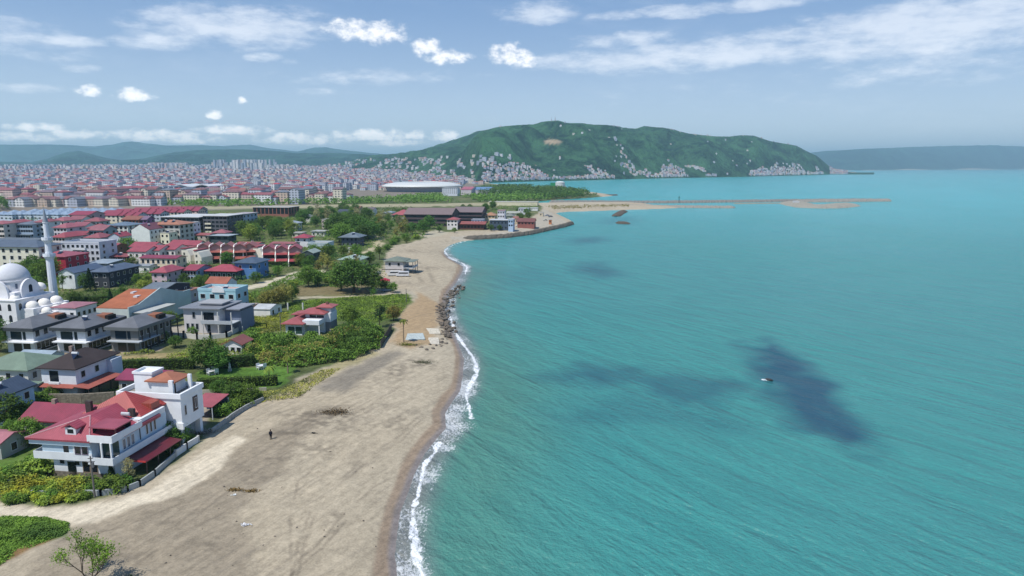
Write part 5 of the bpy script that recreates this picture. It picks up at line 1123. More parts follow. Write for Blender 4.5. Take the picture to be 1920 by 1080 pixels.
# villages along the foot of the cape and up its flank
def slope_pts(n, u0, u1, zmax, cl):
    u = u0+(u1-u0)*RS.rand(n); y0 = np.interp(u, capeH.fx, capeH.fy); y = y0+15+RS.rand(n)**1.6*900
    P_ = np.stack([(u-960)/FPX*cP*y, y], 1); z = capeH.h(P_[:, 0], P_[:, 1]); c_ = fbm(P_[:, 0]/150+3, P_[:, 1]/220, 2)
    return P_[(z > 2) & (z < zmax*(.25+1.1*sm(c_, .35, .62))) & (c_ > cl)]
P1 = np.concatenate([slope_pts(2600, 905, 1260, 46, .30), slope_pts(1700, 1240, 1440, 38, .34), slope_pts(2200, 1415, 1590, 52, .30), slope_pts(500, 1150, 1220, 140, .3)])
Pn = slope_pts(1500, 830, 1500, 1400, .0); Pn = Pn[RS.rand(len(Pn)) < .07]
yy = RS.rand(420); uu = 860+640*RS.rand(420); y_ = 3200+1300*yy; Pq = np.stack([(uu-960)/FPX*cP*y_, y_], 1); zq = capeH.h(Pq[:, 0], Pq[:, 1]); Pq = Pq[(zq > 20) & (zq < 270) & (RS.rand(len(Pq)) < .6)]
P1 = np.concatenate([P1[capeH.h(P1[:, 0], P1[:, 1]) < 75], P1[(capeH.h(P1[:, 0], P1[:, 1]) >= 75)][::2], Pq[::6], Pn[::4]])
town_mass('hillside_houses', P1, lambda x, y: capeH.h(x, y), lambda x, y: rng.choice((4, 5, 7, 10)), ks=.62)
# radio masts on the summit
for i, (px, hh, lb) in enumerate(((1040, 44, 'taller lattice mast on the summit of the wooded hill'), (1033, 36, 'shorter lattice mast on the summit left of the taller one'))):
    x, y = (px-960)/FPX*cP*4290, 4290; z = float(capeH.h(np.array([x]), np.array([y]))[0])
    r_ = empty('radio_mast', (x, y, z-4), 0, lb, 'mast', 'radio masts on the summit'); MB().tube((0, 0, 0), (0, 0, hh*.6), 2.2, 1.4, 4).build('tower', mat('paint', (150, 90, 90)), r_); MB().tube((0, 0, hh*.6), (0, 0, hh), .9, .5, 4).build('antenna', mat('paint', (200, 200, 200)), r_)

# ---------------------------------------------------------------- breakwaters (rock mounds)
def mound(name, label, line, width, hgt_, c=(150, 140, 126), rows=5, cat='breakwater', closed=False, road=None):
    P_ = [Vector((*W(px, py, 0), 0)) for px, py in line]; L = [0]
    for a, b_ in zip(P_, P_[1:]): L.append(L[-1]+(b_-a).length)
    n = max(8, int(L[-1]/1.6)); n = min(n, 420); m_ = MB(); cs = [-1, -.7, -.38, 0, .38, .7, 1]; zs = [-.8, .35, .85, 1, .85, .35, -.8]; rings = []
    for i in range(n+1):
        s = L[-1]*i/n; k = max(j for j in range(len(L)) if L[j] <= s+1e-6); k = min(k, len(P_)-2); t_ = (s-L[k])/max(1e-6, L[k+1]-L[k]); p_ = P_[k].lerp(P_[k+1], t_); dr = (P_[k+1]-P_[k]).normalized(); nn = Vector((-dr.y, dr.x, 0))
        e = min(1, .35+min(i, n-i)/4)
        rings.append([p_+nn*(c_*width/2*e+random.uniform(-.35, .35)*width*.12)+Vector((0, 0, z_*hgt_*e+random.uniform(-.3, .3)*hgt_*.35)) for c_, z_ in zip(cs, zs)])
    b = 0; N = len(cs)
    for r_ in rings: m_.v += [tuple(q) for q in r_]
    for i in range(n):
        for j in range(N-1): m_.f.append((i*N+j, i*N+j+1, (i+1)*N+j+1, (i+1)*N+j)); m_.mi.append(0)
    o = m_.build(name, mat('rock', c)); return tag(o, label, cat)
mound('breakwater', 'long thin stone breakwater running out across the far sea', [(1030, 379.5), (1150, 380.4), (1240, 380.6), (1400, 378.6), (1500, 377.4), (1600, 376.3), (1668, 376.8)], 20, 3.4, (170, 168, 162))
mound('jetty', 'broad rocky jetty head curving off the long breakwater', [(1486, 381.5), (1504, 386), (1524, 389.5), (1556, 389), (1588, 385.5)], 46, 4.0, (172, 168, 156), cat='jetty')
mound('breakwater', 'short pale stone spur in front of the long breakwater', [(1140, 387), (1250, 388.6), (1320, 389.6), (1378, 389.8)], 18, 2.8, (190, 186, 174))
mound('breakwater', 'pale outer end of the long stone breakwater beyond the jetty head', [(1490, 379.3), (1580, 378.2), (1640, 377.4), (1670, 377.2)], 19, 3.8, (190, 186, 176))
mound('sandbar', 'thin pale pebble bar joining the jetty head to the long breakwater', [(1375, 382.2), (1450, 381.6), (1486, 381.2)], 6, 1.2, (200, 190, 166), cat='sandbar')
mound('rock_islet', 'dark rocky islet off the promontory, the far one', [(1170, 397), (1163, 400), (1154, 406)], 12, 2.4, (110, 98, 86), cat='rocks')
mound('rock_islet', 'dark rocky islet off the promontory, the near one', [(1156, 418), (1166, 419.4), (1182, 420)], 9, 2.0, (104, 92, 80), cat='rocks')
mound('rock_point', 'low dark rocks trailing off the tip of the wooded headland', [(1120, 366.6), (1140, 367), (1158, 366.2)], 9, 2.2, (110, 104, 96), cat='rocks')
mound('rock_revetment', 'rock revetment edging the paved promontory', [(866, 450), (900, 448.6), (950, 445.5), (992, 440), (1025, 432.5), (1055, 426), (1074, 420)], 6.5, 2.9, (132, 124, 110), cat='revetment')

# ---------------------------------------------------------------- vegetation
VR = np.random.RandomState(21)
def leaf_quads(cent, size, up=.4, jit=.35):
    """cent: (n,3) leaf centres -> verts, faces of randomly turned leaf quads"""
    n = len(cent); nrm = VR.normal(size=(n, 3)); nrm[:, 2] = np.abs(nrm[:, 2])+up; nrm /= np.linalg.norm(nrm, axis=1)[:, None]
    a = VR.normal(size=(n, 3)); a -= (a*nrm).sum(1)[:, None]*nrm; a /= np.linalg.norm(a, axis=1)[:, None]; b_ = np.cross(nrm, a)
    s = size*(1-jit+2*jit*VR.rand(n))[:, None]*.5
    V = np.stack([cent-a*s, cent-b_*s*.7, cent+a*s, cent+b_*s*.7], 1).reshape(-1, 3)
    return V, np.arange(n*4).reshape(n, 4)
def crown_pts(nclump, per, rad, zc, rz, cl, squash=.8, shell=.55):
    out = []
    for _ in range(nclump):
        d = VR.normal(size=3); d /= np.linalg.norm(d); r_ = shell+(1-shell)*VR.rand()
        lob = 1+.22*math.sin(3*math.atan2(d[1], d[0])+1)+.15*math.sin(5*math.atan2(d[1], d[0]))
        c_ = np.array([d[0]*rad*r_*lob, d[1]*rad*r_*lob, zc+d[2]*rz*r_*(1 if d[2] > 0 else squash)])
        k = per if VR.rand() > .15 else per//2
        p_ = VR.normal(size=(k, 3))*cl*(.6+.8*VR.rand()); p_[:, 2] *= .7; out.append(c_+p_)
    return np.concatenate(out)
LEAFC = {'dark': (70, 104, 50), 'green': (88, 120, 56), 'light': (120, 144, 68), 'olive': (124, 128, 78), 'pine': (46, 78, 50), 'yellow': (138, 150, 62), 'maroon': (96, 72, 60), 'grey': (140, 146, 120)}
def limbs(h, r_, top, n, spread):
    m_ = MB(); m_.tube((0, 0, -.4), (0, 0, h*.4), r_, r_*.7, 7)
    for i in range(n):
        a = 2*math.pi*i/n+.4; m_.tube((0, 0, h*.36), (math.cos(a)*spread*.6, math.sin(a)*spread*.6, top), r_*.5, r_*.12, 5)
    return m_.mesh('trunk', mat('bark', (96, 82, 68)))
TP = {}
def proto(kind):
    if kind in TP: return TP[kind]
    shape, colk = kind.split('_'); M_ = mat('leaf', LEAFC[colk])
    if shape == 'broad': V, F_ = leaf_quads(crown_pts(105, 34, 3.4, 4.6, 3.4, .5, 1.05), .42); tr_ = limbs(8, .22, 6, 5, 3.2)
    elif shape == 'spread': V, F_ = leaf_quads(crown_pts(160, 34, 4.6, 4.6, 2.9, .55, .95), .42); tr_ = limbs(7, .3, 5.6, 7, 4.6)
    elif shape == 'loose': V, F_ = leaf_quads(crown_pts(42, 30, 2.6, 5.2, 3.2, .42, .9, .3), .4); tr_ = limbs(8, .18, 6.6, 5, 2.4)
    elif shape == 'cone':
        z = VR.rand(2400)**.8; r_ = (1-z)*1.5*(.55+.45*VR.rand(2400)); a = VR.rand(2400)*6.283; V, F_ = leaf_quads(np.stack([r_*np.cos(a), r_*np.sin(a), .5+z*7.6], 1), .34); tr_ = limbs(6, .18, 5, 3, .3)
    elif shape == 'bush': V, F_ = leaf_quads(crown_pts(60, 26, 1.25, .8, 1.0, .24, .7), .26, .6); tr_ = MB().tube((0, 0, -.3), (0, 0, .8), .08, .05, 5).mesh('stem', mat('bark', (96, 82, 68)))
    me = fast_mesh('crown', V, F_, M_, smooth=False); TP[kind] = (me, tr_, {'bush': 2.0, 'spread': 7.6}.get(shape, 8.2)); return TP[kind]
ntree = 0
def tree(kind, px, row, h, label, group=None, sx=1.0, xy=None, name=None, cat=None):
    global ntree
    cm, tm, H0 = proto(kind); x, y = xy if xy else W(px, row); s = h/H0; bush = kind.startswith('bush')
    r_ = empty(name or ('shrub' if bush else 'tree'), (x, y, GZ-.05), random.uniform(0, 6.28), label, cat or ('shrub' if bush else 'tree'), group)
    r_.scale = (s*sx, s*sx, s); link('crown', cm, r_); link('stem' if bush else 'trunk', tm, r_); ntree += 1; return r_
def region(poly, n, kinds, hr, label, group, gap=3.0, sx=(1, 1)):
    pl = zpoly(poly); lo, hi = pl.min(0), pl.max(0); got = []; tries = 0
    while len(got) < n and tries < n*60:
        tries += 1; x, y = VR.uniform(lo[0], hi[0]), VR.uniform(lo[1], hi[1])
        if not inside(np.array([(x, y)]), pl)[0] or any((x-a)**2+(y-b_)**2 < gap*gap for a, b_ in got) or any((x-a)**2+(y-b_)**2 < (r_*.9)**2 for a, b_, r_ in FOOT): continue
        got.append((x, y)); tree(random.choice(kinds), 0, 0, random.uniform(*hr), label, group, random.uniform(*sx), (x, y))
    return got
# hand placed trees
T = [
 ('broad_green', 55, 838, 5.5, 'round green tree between the crimson roofed low house and the lawn', 1.0), ('broad_dark', 14, 800, 6.5, 'dark tree at the left edge above the pink roofed shed', 1.1),
 ('broad_dark', 8, 760, 6, 'dark tree beside the navy roofed pale blue house', 1.0), ('broad_olive', 42, 772, 4.6, 'olive tree left of the stone retaining wall', 1.0), ('loose_maroon', 62, 735, 4.4, 'brownish purple tree between the green roofed and brown roofed houses', 1.0),
 ('broad_dark', 388, 694, 8, 'big dark tree left of the white garden house', 1.15), ('broad_dark', 408, 698, 6.5, 'dark tree between the big dark tree and the white garden house', 1.1), ('broad_dark', 0, 660, 9, 'dark tree cut by the left edge beside the grey roofed villas', .8),
 ('spread_dark', 664, 548, 12.5, 'huge spreading dark green tree in the middle of the meadow edge', 1.15), ('broad_dark', 700, 548, 8, 'dark tree just right of the huge spreading tree', 1.3), ('broad_dark', 640, 545, 8, 'dark tree at the left foot of the huge spreading tree', 1.1),
 ('broad_green', 578, 538, 9, 'tall green tree left of the huge spreading tree', 1.0), ('broad_green', 596, 536, 6.5, 'lower green tree by the end of the pale track', 1.3), ('broad_green', 520, 518, 5, 'small green tree by the pale track', 1), ('cone_pine', 500, 516, 6, 'dark cypress beside the bright blue house', 1.2),
 ('broad_dark', 427, 495, 6.5, 'dark round tree in front of the middle terraces', 1.2), ('broad_dark', 480, 531, 5, 'dark tree between the terracotta house and the pale track', 1.1), ('broad_green', 416, 548, 5, 'tree behind the turquoise house', .9), ('broad_green', 360, 560, 6, 'tree left of the turquoise house', .9),
 ('broad_olive', 500, 580, 7, 'tall olive brown tree row, left one, right of the greenhouse shed', .9), ('broad_olive', 518, 577, 7.5, 'tall olive brown tree row, middle one, behind the greenhouse shed', .9), ('broad_olive', 536, 572, 8, 'tall olive brown tree row, right one, above the meadow', .9), ('broad_dark', 548, 566, 7, 'dark tree at the right end of the olive brown tree row', .8),
 ('loose_pine', 712, 612, 7.5, 'dark crowned tree on a bare trunk above the scrub near the fence', .9), ('broad_olive', 738, 600, 5, 'olive tree beside the bare trunked tree at the meadow corner', 1.2), ('broad_green', 660, 612, 6.5, 'green tree right of the salmon red roofed villa', 1.0), ('loose_green', 700, 560, 4, 'small tree at the meadow edge beside the parked blue car', 1),
 ('broad_green', 737, 548, 4, 'bush like tree in front of the small red tent by the beach', 1.2), ('broad_dark', 722, 545, 4.5, 'dark tree beside the small red tent by the beach', 1.1), ('loose_green', 712, 487, 8, 'light tree between the sandy track and the beach house', 1.2),
 ('broad_green', 240, 478, 10, 'green tree in front of the tall blank white wall', 1.1), ('broad_dark', 209, 482, 7, 'dark tree in front of the brown brick house', 1), ('broad_green', 294, 458, 9, 'tree right of the blank white wall', .8), ('loose_green', 322, 440, 12, 'pale green tree in front of the dark top storey of the orange roofed block', .8),
 ('cone_pine', 170, 545, 9, 'dark conifer in front of the charcoal house', 1.6), ('broad_dark', 160, 545, 7, 'dark tree left of the charcoal house conifer', .9), ('loose_green', 118, 545, 7, 'thin light tree in front of the white fronted gable house', .9), ('cone_pine', 208, 572, 6, 'cypress between the hedge and the warehouse', 1.4), ('broad_dark', 140, 575, 5.5, 'dark tree by the mosque hedge', 1.1),
 ('loose_green', 252, 510, 8, 'tall garden tree right of the charcoal house, upper one', 1), ('broad_dark', 232, 520, 7, 'garden tree right of the charcoal house, lower one', 1), ('broad_green', 318, 612, 5, 'light green tree beside the right hand unfinished villa', 1),
 ('broad_green', 302, 642, 4, 'small tree in front of the grey concrete villa wall', 1), ('broad_dark', 330, 652, 3.5, 'dark low tree in the vegetable garden', 1.2), ('broad_green', 362, 632, 3.2, 'small tree in the forecourt of the grey concrete villa', 1),
 ('broad_dark', 316, 838, 4.6, 'garden tree inside the white wall on the sea side of the big house', 1.0), ('broad_green', 338, 832, 3.4, 'smaller garden tree inside the white wall near its corner', 1.2), ('broad_dark', 440, 752, 4, 'dark garden tree below the carport', 1.5), ('broad_green', 465, 752, 3.8, 'green garden tree above the grey beach wall', 1.4), ('broad_dark', 412, 742, 3.6, 'dark tree beside the carport', 1.3),
 ('broad_green', 102, 722, 3.2, 'bright green tree in front of the brown roofed house', 1.2), ('loose_grey', 245, 905, 4.0, 'silvery blue green conifer in front of the maroon awning', .7), ('cone_pine', 210, 902, 3.4, 'small dark conifer by the corner of the big house', 1.2),
]
for kind, px, row, h, label, sx_ in T: tree(kind, px, row, h, label, None, sx_)
# tree belts
region([(20, 535), (60, 510), (100, 512), (100, 560), (60, 560), (30, 545)], 12, ('broad_dark', 'broad_green'), (7, 10), 'tree of the dense clump between the mosque dome and the minaret', 'clump of trees beside the minaret', 3.2)
region([(438, 452), (440, 432), (520, 424), (560, 430), (550, 458), (520, 458), (500, 452)], 24, ('broad_dark', 'broad_green', 'broad_green', 'loose_green', 'broad_light'), (8, 12), 'tree of the belt behind the long red row houses', 'tree belt behind the long red row houses', 5)
region([(606, 452), (612, 430), (650, 422), (690, 430), (702, 455), (684, 470)], 17, ('broad_dark', 'spread_dark', 'broad_green'), (10, 15), 'tree of the tall dark clump around the grey pyramid roofed pavilion', 'tall dark clump around the pavilion house', 6, (1, 1.3))
region([(555, 430), (580, 405), (640, 398), (690, 404), (700, 420), (610, 428)], 24, ('broad_dark', 'loose_green', 'broad_green', 'loose_grey'), (9, 13), 'tree of the loose wood below the dry riverbed', 'loose wood below the dry riverbed', 9)
region([(702, 440), (700, 412), (760, 415), (830, 420), (800, 440), (752, 450), (722, 462)], 24, ('loose_grey', 'broad_dark', 'loose_olive', 'broad_green'), (7, 11), 'tree of the open grove beside the sandy track', 'open grove beside the sandy track', 8)
region([(550, 500), (580, 478), (660, 480), (700, 500), (680, 520), (600, 520)], 22, ('broad_dark', 'broad_dark', 'broad_green', 'loose_olive'), (5, 8), 'tree of the dark gardens right of the right hand terrace', 'dark garden trees right of the terraces', 4.5)
region([(720, 450), (780, 445), (800, 450), (740, 462), (714, 474)], 8, ('broad_green', 'bush_green', 'bush_light'), (3, 5), 'bush along the upper edge of the beach', 'bushes along the upper beach edge', 4)
region([(770, 432), (830, 425), (950, 428), (930, 436), (850, 438), (790, 440)], 9, ('broad_green', 'broad_dark'), (4, 6), 'small tree in the strip before the promontory restaurant', 'trees before the promontory restaurant', 7)
region([(950, 418), (1006, 408), (1004, 398), (960, 402)], 6, ('broad_dark', 'broad_green'), (6, 8), 'tree between the houses at the promontory tip', 'trees at the promontory tip', 8)
region([(860, 402), (930, 398), (935, 390), (870, 392)], 7, ('broad_dark', 'broad_green'), (7, 10), 'tree behind the promontory houses', 'trees behind the promontory houses', 10)
region([(340, 470), (345, 445), (395, 452), (392, 472)], 4, ('broad_green', 'broad_dark'), (4, 6), 'tree among the houses above the middle terraces', 'trees above the middle terraces', 6)
region([(330, 545), (350, 520), (395, 520), (390, 540), (360, 556)], 6, ('broad_dark', 'broad_green'), (4, 6), 'tree in the gardens below the glazed house', 'garden trees below the glazed house', 4)
region([(205, 545), (245, 520), (290, 520), (290, 540), (240, 560)], 6, ('broad_dark', 'broad_green', 'bush_light'), (3, 5), 'tree or bush on the green plot right of the charcoal house', 'trees on the green plot', 4)
region([(455, 590), (450, 560), (500, 545), (560, 530), (580, 520), (640, 530), (560, 545), (545, 560)], 12, ('bush_green', 'bush_light', 'broad_green'), (2, 4), 'bush on the rough ground above the meadow', 'bushes on the rough ground', 4)
# bushes round the big house and along the track
region([(0, 934), (40, 926), (140, 928), (170, 934), (140, 942), (60, 944), (10, 944)], 15, ('bush_green', 'bush_light', 'bush_yellow'), (1.0, 1.7), 'bush of the verge hedge along the pale beach track', 'bushes along the pale track', 1.2, (1.1, 1.6))
region([(48, 912), (132, 910), (134, 922), (50, 924)], 8, ('bush_yellow', 'bush_light'), (1.7, 2.2), 'yellow green bush in front of the big house', 'yellow green bushes in front of the big house', 1.3, (1.1, 1.4))
region([(-20, 915), (60, 880), (90, 890), (60, 905), (0, 925)], 14, ('bush_green', 'broad_green', 'bush_light'), (2.2, 3.2), 'bush of the thick shrubbery left of the big house', 'shrubbery left of the big house', 1.6, (1.1, 1.5))
region([(135, 912), (215, 915), (240, 905), (235, 918), (180, 926), (138, 926)], 10, ('bush_green', 'bush_dark', 'bush_light'), (1.4, 2.2), 'bush between the big house and the front boundary wall', 'bushes inside the front boundary wall', 1.2, (1.1, 1.4))
region([(20, 790), (60, 760), (90, 745), (120, 745), (60, 790), (20, 825)], 11, ('bush_green', 'bush_dark', 'broad_green'), (2.2, 3.4), 'bush in the gardens left of the stone wall', 'garden bushes left of the stone wall', 2, (1, 1.4))
region([(400, 770), (470, 742), (495, 742), (450, 765), (405, 788)], 8, ('bush_dark', 'bush_green'), (1.6, 2.6), 'bush behind the grey beach wall below the carport', 'bushes behind the grey beach wall', 1.8, (1, 1.4))
region([(285, 855), (350, 815), (365, 822), (310, 862)], 7, ('bush_green', 'bush_light'), (1, 1.6), 'low bush in the seaside garden of the big house', 'low bushes in the seaside garden', 1.5, (1, 1.4))
print('trees', ntree)

def mass(name, poly, n, hr, size, colk, per=10, cl=.5, label=None, z=GZ, avoid=True, patch=None, zfun=None, kind='leaf'):
    """continuous scrub or wood that nobody could count: one mesh of leaf clumps"""
    pl = zpoly(poly); lo, hi = pl.min(0), pl.max(0); P_ = np.stack([VR.uniform(lo[0], hi[0], n*3), VR.uniform(lo[1], hi[1], n*3)], 1)
    P_ = P_[inside(P_, pl)][:n]
    if avoid:
        for a, b_, r_ in FOOT:
            P_ = P_[(P_[:, 0]-a)**2+(P_[:, 1]-b_)**2 > (r_*.85)**2]
    if patch: P_ = P_[fbm(P_[:, 0]/patch[0], P_[:, 1]/patch[0], 3) > patch[1]]
    hh = hr[0]+(hr[1]-hr[0])*sm(fbm(P_[:, 0]/3.2, P_[:, 1]/3.2, 3), .25, .75)
    edge = sm(sdist(P_, pl), 0, 3); hh = hh*(.45+.55*edge)
    c_ = np.concatenate([P_, (z+hh)[:, None]], 1); out = []
    for k in range(per):
        d = VR.normal(size=(len(c_), 3))*cl; d[:, 2] = -np.abs(d[:, 2])*1.1; q = c_+d*np.minimum(1, hh/ max(hr[1], .1)+.3)[:, None]; q[:, 2] = np.maximum(q[:, 2], z+.05); out.append(q)
    V, F_ = leaf_quads(np.concatenate(out), size, .7)
    return tag(link(name, fast_mesh(name, V, F_, mat(kind, LEAFC.get(colk, colk) if isinstance(colk, str) else colk), smooth=False)), label, kind='stuff')
mass('scrub', [(455, 668), (452, 640), (470, 628), (530, 640), (610, 640), (640, 618), (690, 612), (722, 630), (714, 652), (660, 676), (620, 682), (560, 690), (480, 684)], 4200, (.5, 3.8), .42, 'green', 12, .5)
mass('scrub', [(455, 668), (452, 640), (470, 634), (560, 648), (640, 630), (700, 625), (714, 652), (620, 682), (480, 684)], 1100, (1.0, 4.2), .42, 'olive', 12, .5, patch=(6, .5))
mass('scrub', [(456, 664), (460, 636), (520, 644), (560, 650), (520, 660), (480, 680)], 900, (1.2, 2.6), .42, 'light', 10, .6)
mass('scrub', [(600, 640), (650, 618), (700, 622), (720, 632), (700, 655), (640, 676)], 900, (2.2, 4.2), .4, 'dark', 10, .6)
mass('meadow_grass', [(540, 568), (640, 559), (764, 551), (768, 565), (750, 590), (700, 604), (620, 600), (540, 588)], 5200, (.2, .9), .42, (100, 130, 58), 3, .4, kind='grass')
mass('meadow_grass', [(455, 592), (540, 585), (540, 618), (470, 628), (450, 612)], 2200, (.2, .8), .4, (120, 136, 64), 3, .4, kind='grass')
mass('tall_grass', [(-150, 968), (0, 971), (85, 969), (131, 984), (122, 1002), (80, 1018), (40, 1036), (0, 1060), (-150, 1120)], 9000, (.1, .75), .26, 'green', 4, .18, avoid=False, kind='grass')
mass('tall_grass', [(380, 730), (520, 730), (560, 716), (600, 694), (640, 690), (560, 745), (500, 752), (470, 762)], 1800, (.1, .7), .3, 'olive', 3, .25, kind='grass')
mass('garden_plants', [(205, 668), (300, 655), (340, 645), (470, 640), (470, 662), (440, 674), (205, 678)], 1800, (.2, 1.5), .36, 'light', 5, .35, patch=(7, .45), kind='leaf')
mass('garden_plants', [(-20, 700), (40, 735), (200, 745), (215, 735), (380, 745), (490, 742), (480, 730), (360, 730), (210, 712), (60, 720)], 1600, (.2, 1.6), .34, 'green', 6, .35, patch=(5, .48))
mass('garden_plants', [(60, 570), (200, 545), (250, 548), (190, 590), (100, 585)], 800, (.5, 2.4), .4, 'dark', 8, .5)
mass('garden_plants', [(440, 560), (560, 512), (620, 512), (640, 540), (560, 535), (520, 550), (450, 585)], 2600, (.3, 1.8), .45, 'green', 5, .45, patch=(9, .42))
mass('garden_plants', [(230, 560), (240, 520), (350, 500), (390, 520), (380, 560), (300, 575)], 1200, (.3, 2.2), .45, 'green', 6, .5, patch=(8, .46))
mass('garden_plants', [(150, 520), (240, 495), (300, 520), (240, 545)], 800, (.3, 2.2), .5, 'dark', 6, .5, patch=(8, .46))
mass('undergrowth', [(430, 470), (440, 430), (600, 400), (700, 400), (840, 412), (830, 436), (740, 462), (640, 480), (560, 470)], 3400, (.4, 4.5), .8, 'green', 7, .9, patch=(30, .46))
mass('undergrowth', [(560, 500), (580, 478), (700, 478), (700, 505), (680, 530), (600, 530)], 1600, (.4, 3.2), .55, 'dark', 6, .6, patch=(12, .42))
mass('garden_plants', [(150, 520), (330, 485), (470, 480), (560, 505), (440, 545), (330, 560), (210, 560)], 2200, (.4, 3.0), .5, 'dark', 7, .55, patch=(7, .42))
mass('garden_plants', [(-40, 540), (60, 500), (190, 490), (260, 460), (300, 470), (250, 500), (120, 560)], 1500, (.6, 3.4), .6, 'green', 7, .6, patch=(9, .45))
mass('undergrowth', [(190, 470), (240, 440), (470, 420), (480, 440), (360, 455), (300, 470)], 1300, (.6, 4.5), .75, 'dark', 7, .8, patch=(16, .5))
mass('undergrowth', [(-40, 450), (0, 415), (200, 400), (420, 398), (460, 420), (200, 450)], 1500, (.6, 5), .9, 'green', 7, 1, patch=(26, .52))
mass('undergrowth', [(540, 430), (560, 398), (760, 392), (830, 412), (700, 425)], 1800, (1, 6), 1.1, 'dark', 7, 1.2, patch=(24, .46))
mass('undergrowth', [(900, 408), (1000, 396), (1010, 386), (900, 392)], 500, (.6, 4), .9, 'green', 6, 1, patch=(18, .45))
# woods of the far side, beyond counting
mass('woodland', [(300, 383), (640, 377), (760, 371.5), (860, 363), (905, 358), (950, 352), (1062, 358.2), (1120, 365), (1040, 371), (1000, 376.4), (860, 379.5), (640, 382.5), (420, 387.5), (300, 388)], 9000, (2, 8), 2.3, 'green', 7, 1.9, patch=(70, .40))
mass('woodland', [(880, 359), (950, 353), (1030, 356), (1070, 361), (1110, 364), (980, 366), (900, 366)], 3200, (4, 12), 2.3, 'dark', 9, 2.3, patch=(40, .42))
mass('woodland', [(1000, 363), (1040, 361), (1062, 360), (1130, 366), (1060, 372), (1004, 374), (980, 368)], 1800, (3, 10), 2.0, 'dark', 8, 2, patch=(30, .46))
mass('woodland', [(400, 386), (460, 385), (560, 383), (560, 379), (440, 380)], 700, (6, 13), 2.2, 'dark', 8, 2.2, patch=(30, .5))
mass('woodland', [(-60, 388), (12, 388), (14, 395), (-60, 397)], 300, (8, 16), 2.0, 'dark', 9, 2.2)
mass('woodland', [(-100, 372), (800, 362), (900, 350), (900, 336), (400, 330), (-200, 334)], 2600, (3, 11), 3.0, 'dark', 6, 3, patch=(120, .56))
mass('dune_grass', [(1020, 387), (1180, 384), (1180, 387), (1040, 392)], 300, (.6, 2), 1.2, 'olive', 5, .8)

# hedges: clipped rows, each one thing
def hedge(label, a, b_, w_, h_, colk='dark', group=None):
    A = Vector((*W(*a), 0)); Bq = Vector((*W(*b_), 0)); L = (Bq-A).length; rz = math.atan2(Bq.y-A.y, Bq.x-A.x); n = int(L*(w_+2*h_)*26)
    t_ = VR.rand(n)*L; s = VR.rand(n)*(w_+2*h_); y = np.where(s < h_, -w_/2, np.where(s < h_+w_, s-h_-w_/2, w_/2)); z = np.where(s < h_, s, np.where(s < h_+w_, h_, 2*h_+w_-s))
    c_ = np.stack([t_, y, z], 1)+VR.normal(size=(n, 3))*.12; V, F_ = leaf_quads(c_, .26, .4)
    r_ = empty('hedge', (A.x, A.y, GZ), rz, label, 'hedge', group); link('foliage', fast_mesh('foliage', V, F_, mat('leaf', LEAFC[colk]), smooth=False), r_)
    MB().box(0, L, -w_/2+.1, w_/2-.1, -.2, h_-.12).build('inner_box', mat('leaf', (40, 56, 30)), r_)  # plain box of darker leaf colour filling the hedge
hedge('long dark clipped hedge between the vegetable garden and the lawn, left part', (204, 694), (365, 690), 1.8, 2.4)
hedge('long dark clipped hedge between the vegetable garden and the lawn, right part behind the lawn', (400, 690), (478, 684), 2.2, 2.6)
hedge('yellow green topped hedge along the near edge of the bright lawn', (372, 728), (520, 722), 1.8, 2.2, 'green')
hedge('dark hedge at the foot of the right hand terrace', (500, 500), (566, 498), 1.6, 2.4)
hedge('hedge between the mosque trees and the warehouse, upper one', (128, 572), (202, 568), 1.8, 2.6); hedge('dark hedge between the mosque trees and the warehouse, lower one', (122, 585), (184, 590), 2, 3.2)

# ---------------------------------------------------------------- palms and the young tree in front
def palm(label, px, row, h, nf=11, fl=1.5):
    x, y = W(px, row); r_ = empty('palm', (x, y, GZ-.1), random.uniform(0, 6), label, 'palm'); MB().tube((0, 0, -.3), (0, 0, h*.5), .2, .15, 7).tube((0, 0, h*.5), (.1, 0, h), .15, .12, 7).build('trunk', mat('bark', (150, 134, 112)), r_)
    m_ = MB()
    for k in range(nf):
        a = 2*math.pi*k/nf+random.uniform(-.2, .2); e = random.uniform(.1, .9); prev = None
        for j in range(7):
            t_ = j/6; rr_ = fl*t_; z = h+fl*(e*t_-1.25*t_*t_); c_ = Vector((.1+rr_*math.cos(a), rr_*math.sin(a), z)); wv = .26*math.sin(math.pi*min(1, t_*.9+.1)); sd2 = Vector((-math.sin(a), math.cos(a), 0))*wv
            cur = (c_-sd2+Vector((0, 0, -wv*.6)), c_, c_+sd2+Vector((0, 0, -wv*.6)))
            if prev: m_.quad([prev[0], prev[1], cur[1], cur[0]]); m_.quad([prev[1], prev[2], cur[2], cur[1]])
            prev = cur
    m_.build('fronds', mat('leaf', (96, 116, 56)), r_)
palm('single palm with a bare pale trunk at the beach end of the fence', 757, 640, 6.2); palm('small palm on the right of the bright lawn', 505, 708, 2.6, 12, 1.7); palm('slim garden palm by the dark hedge behind the lawn', 540, 700, 4.4, 10, 1.4)
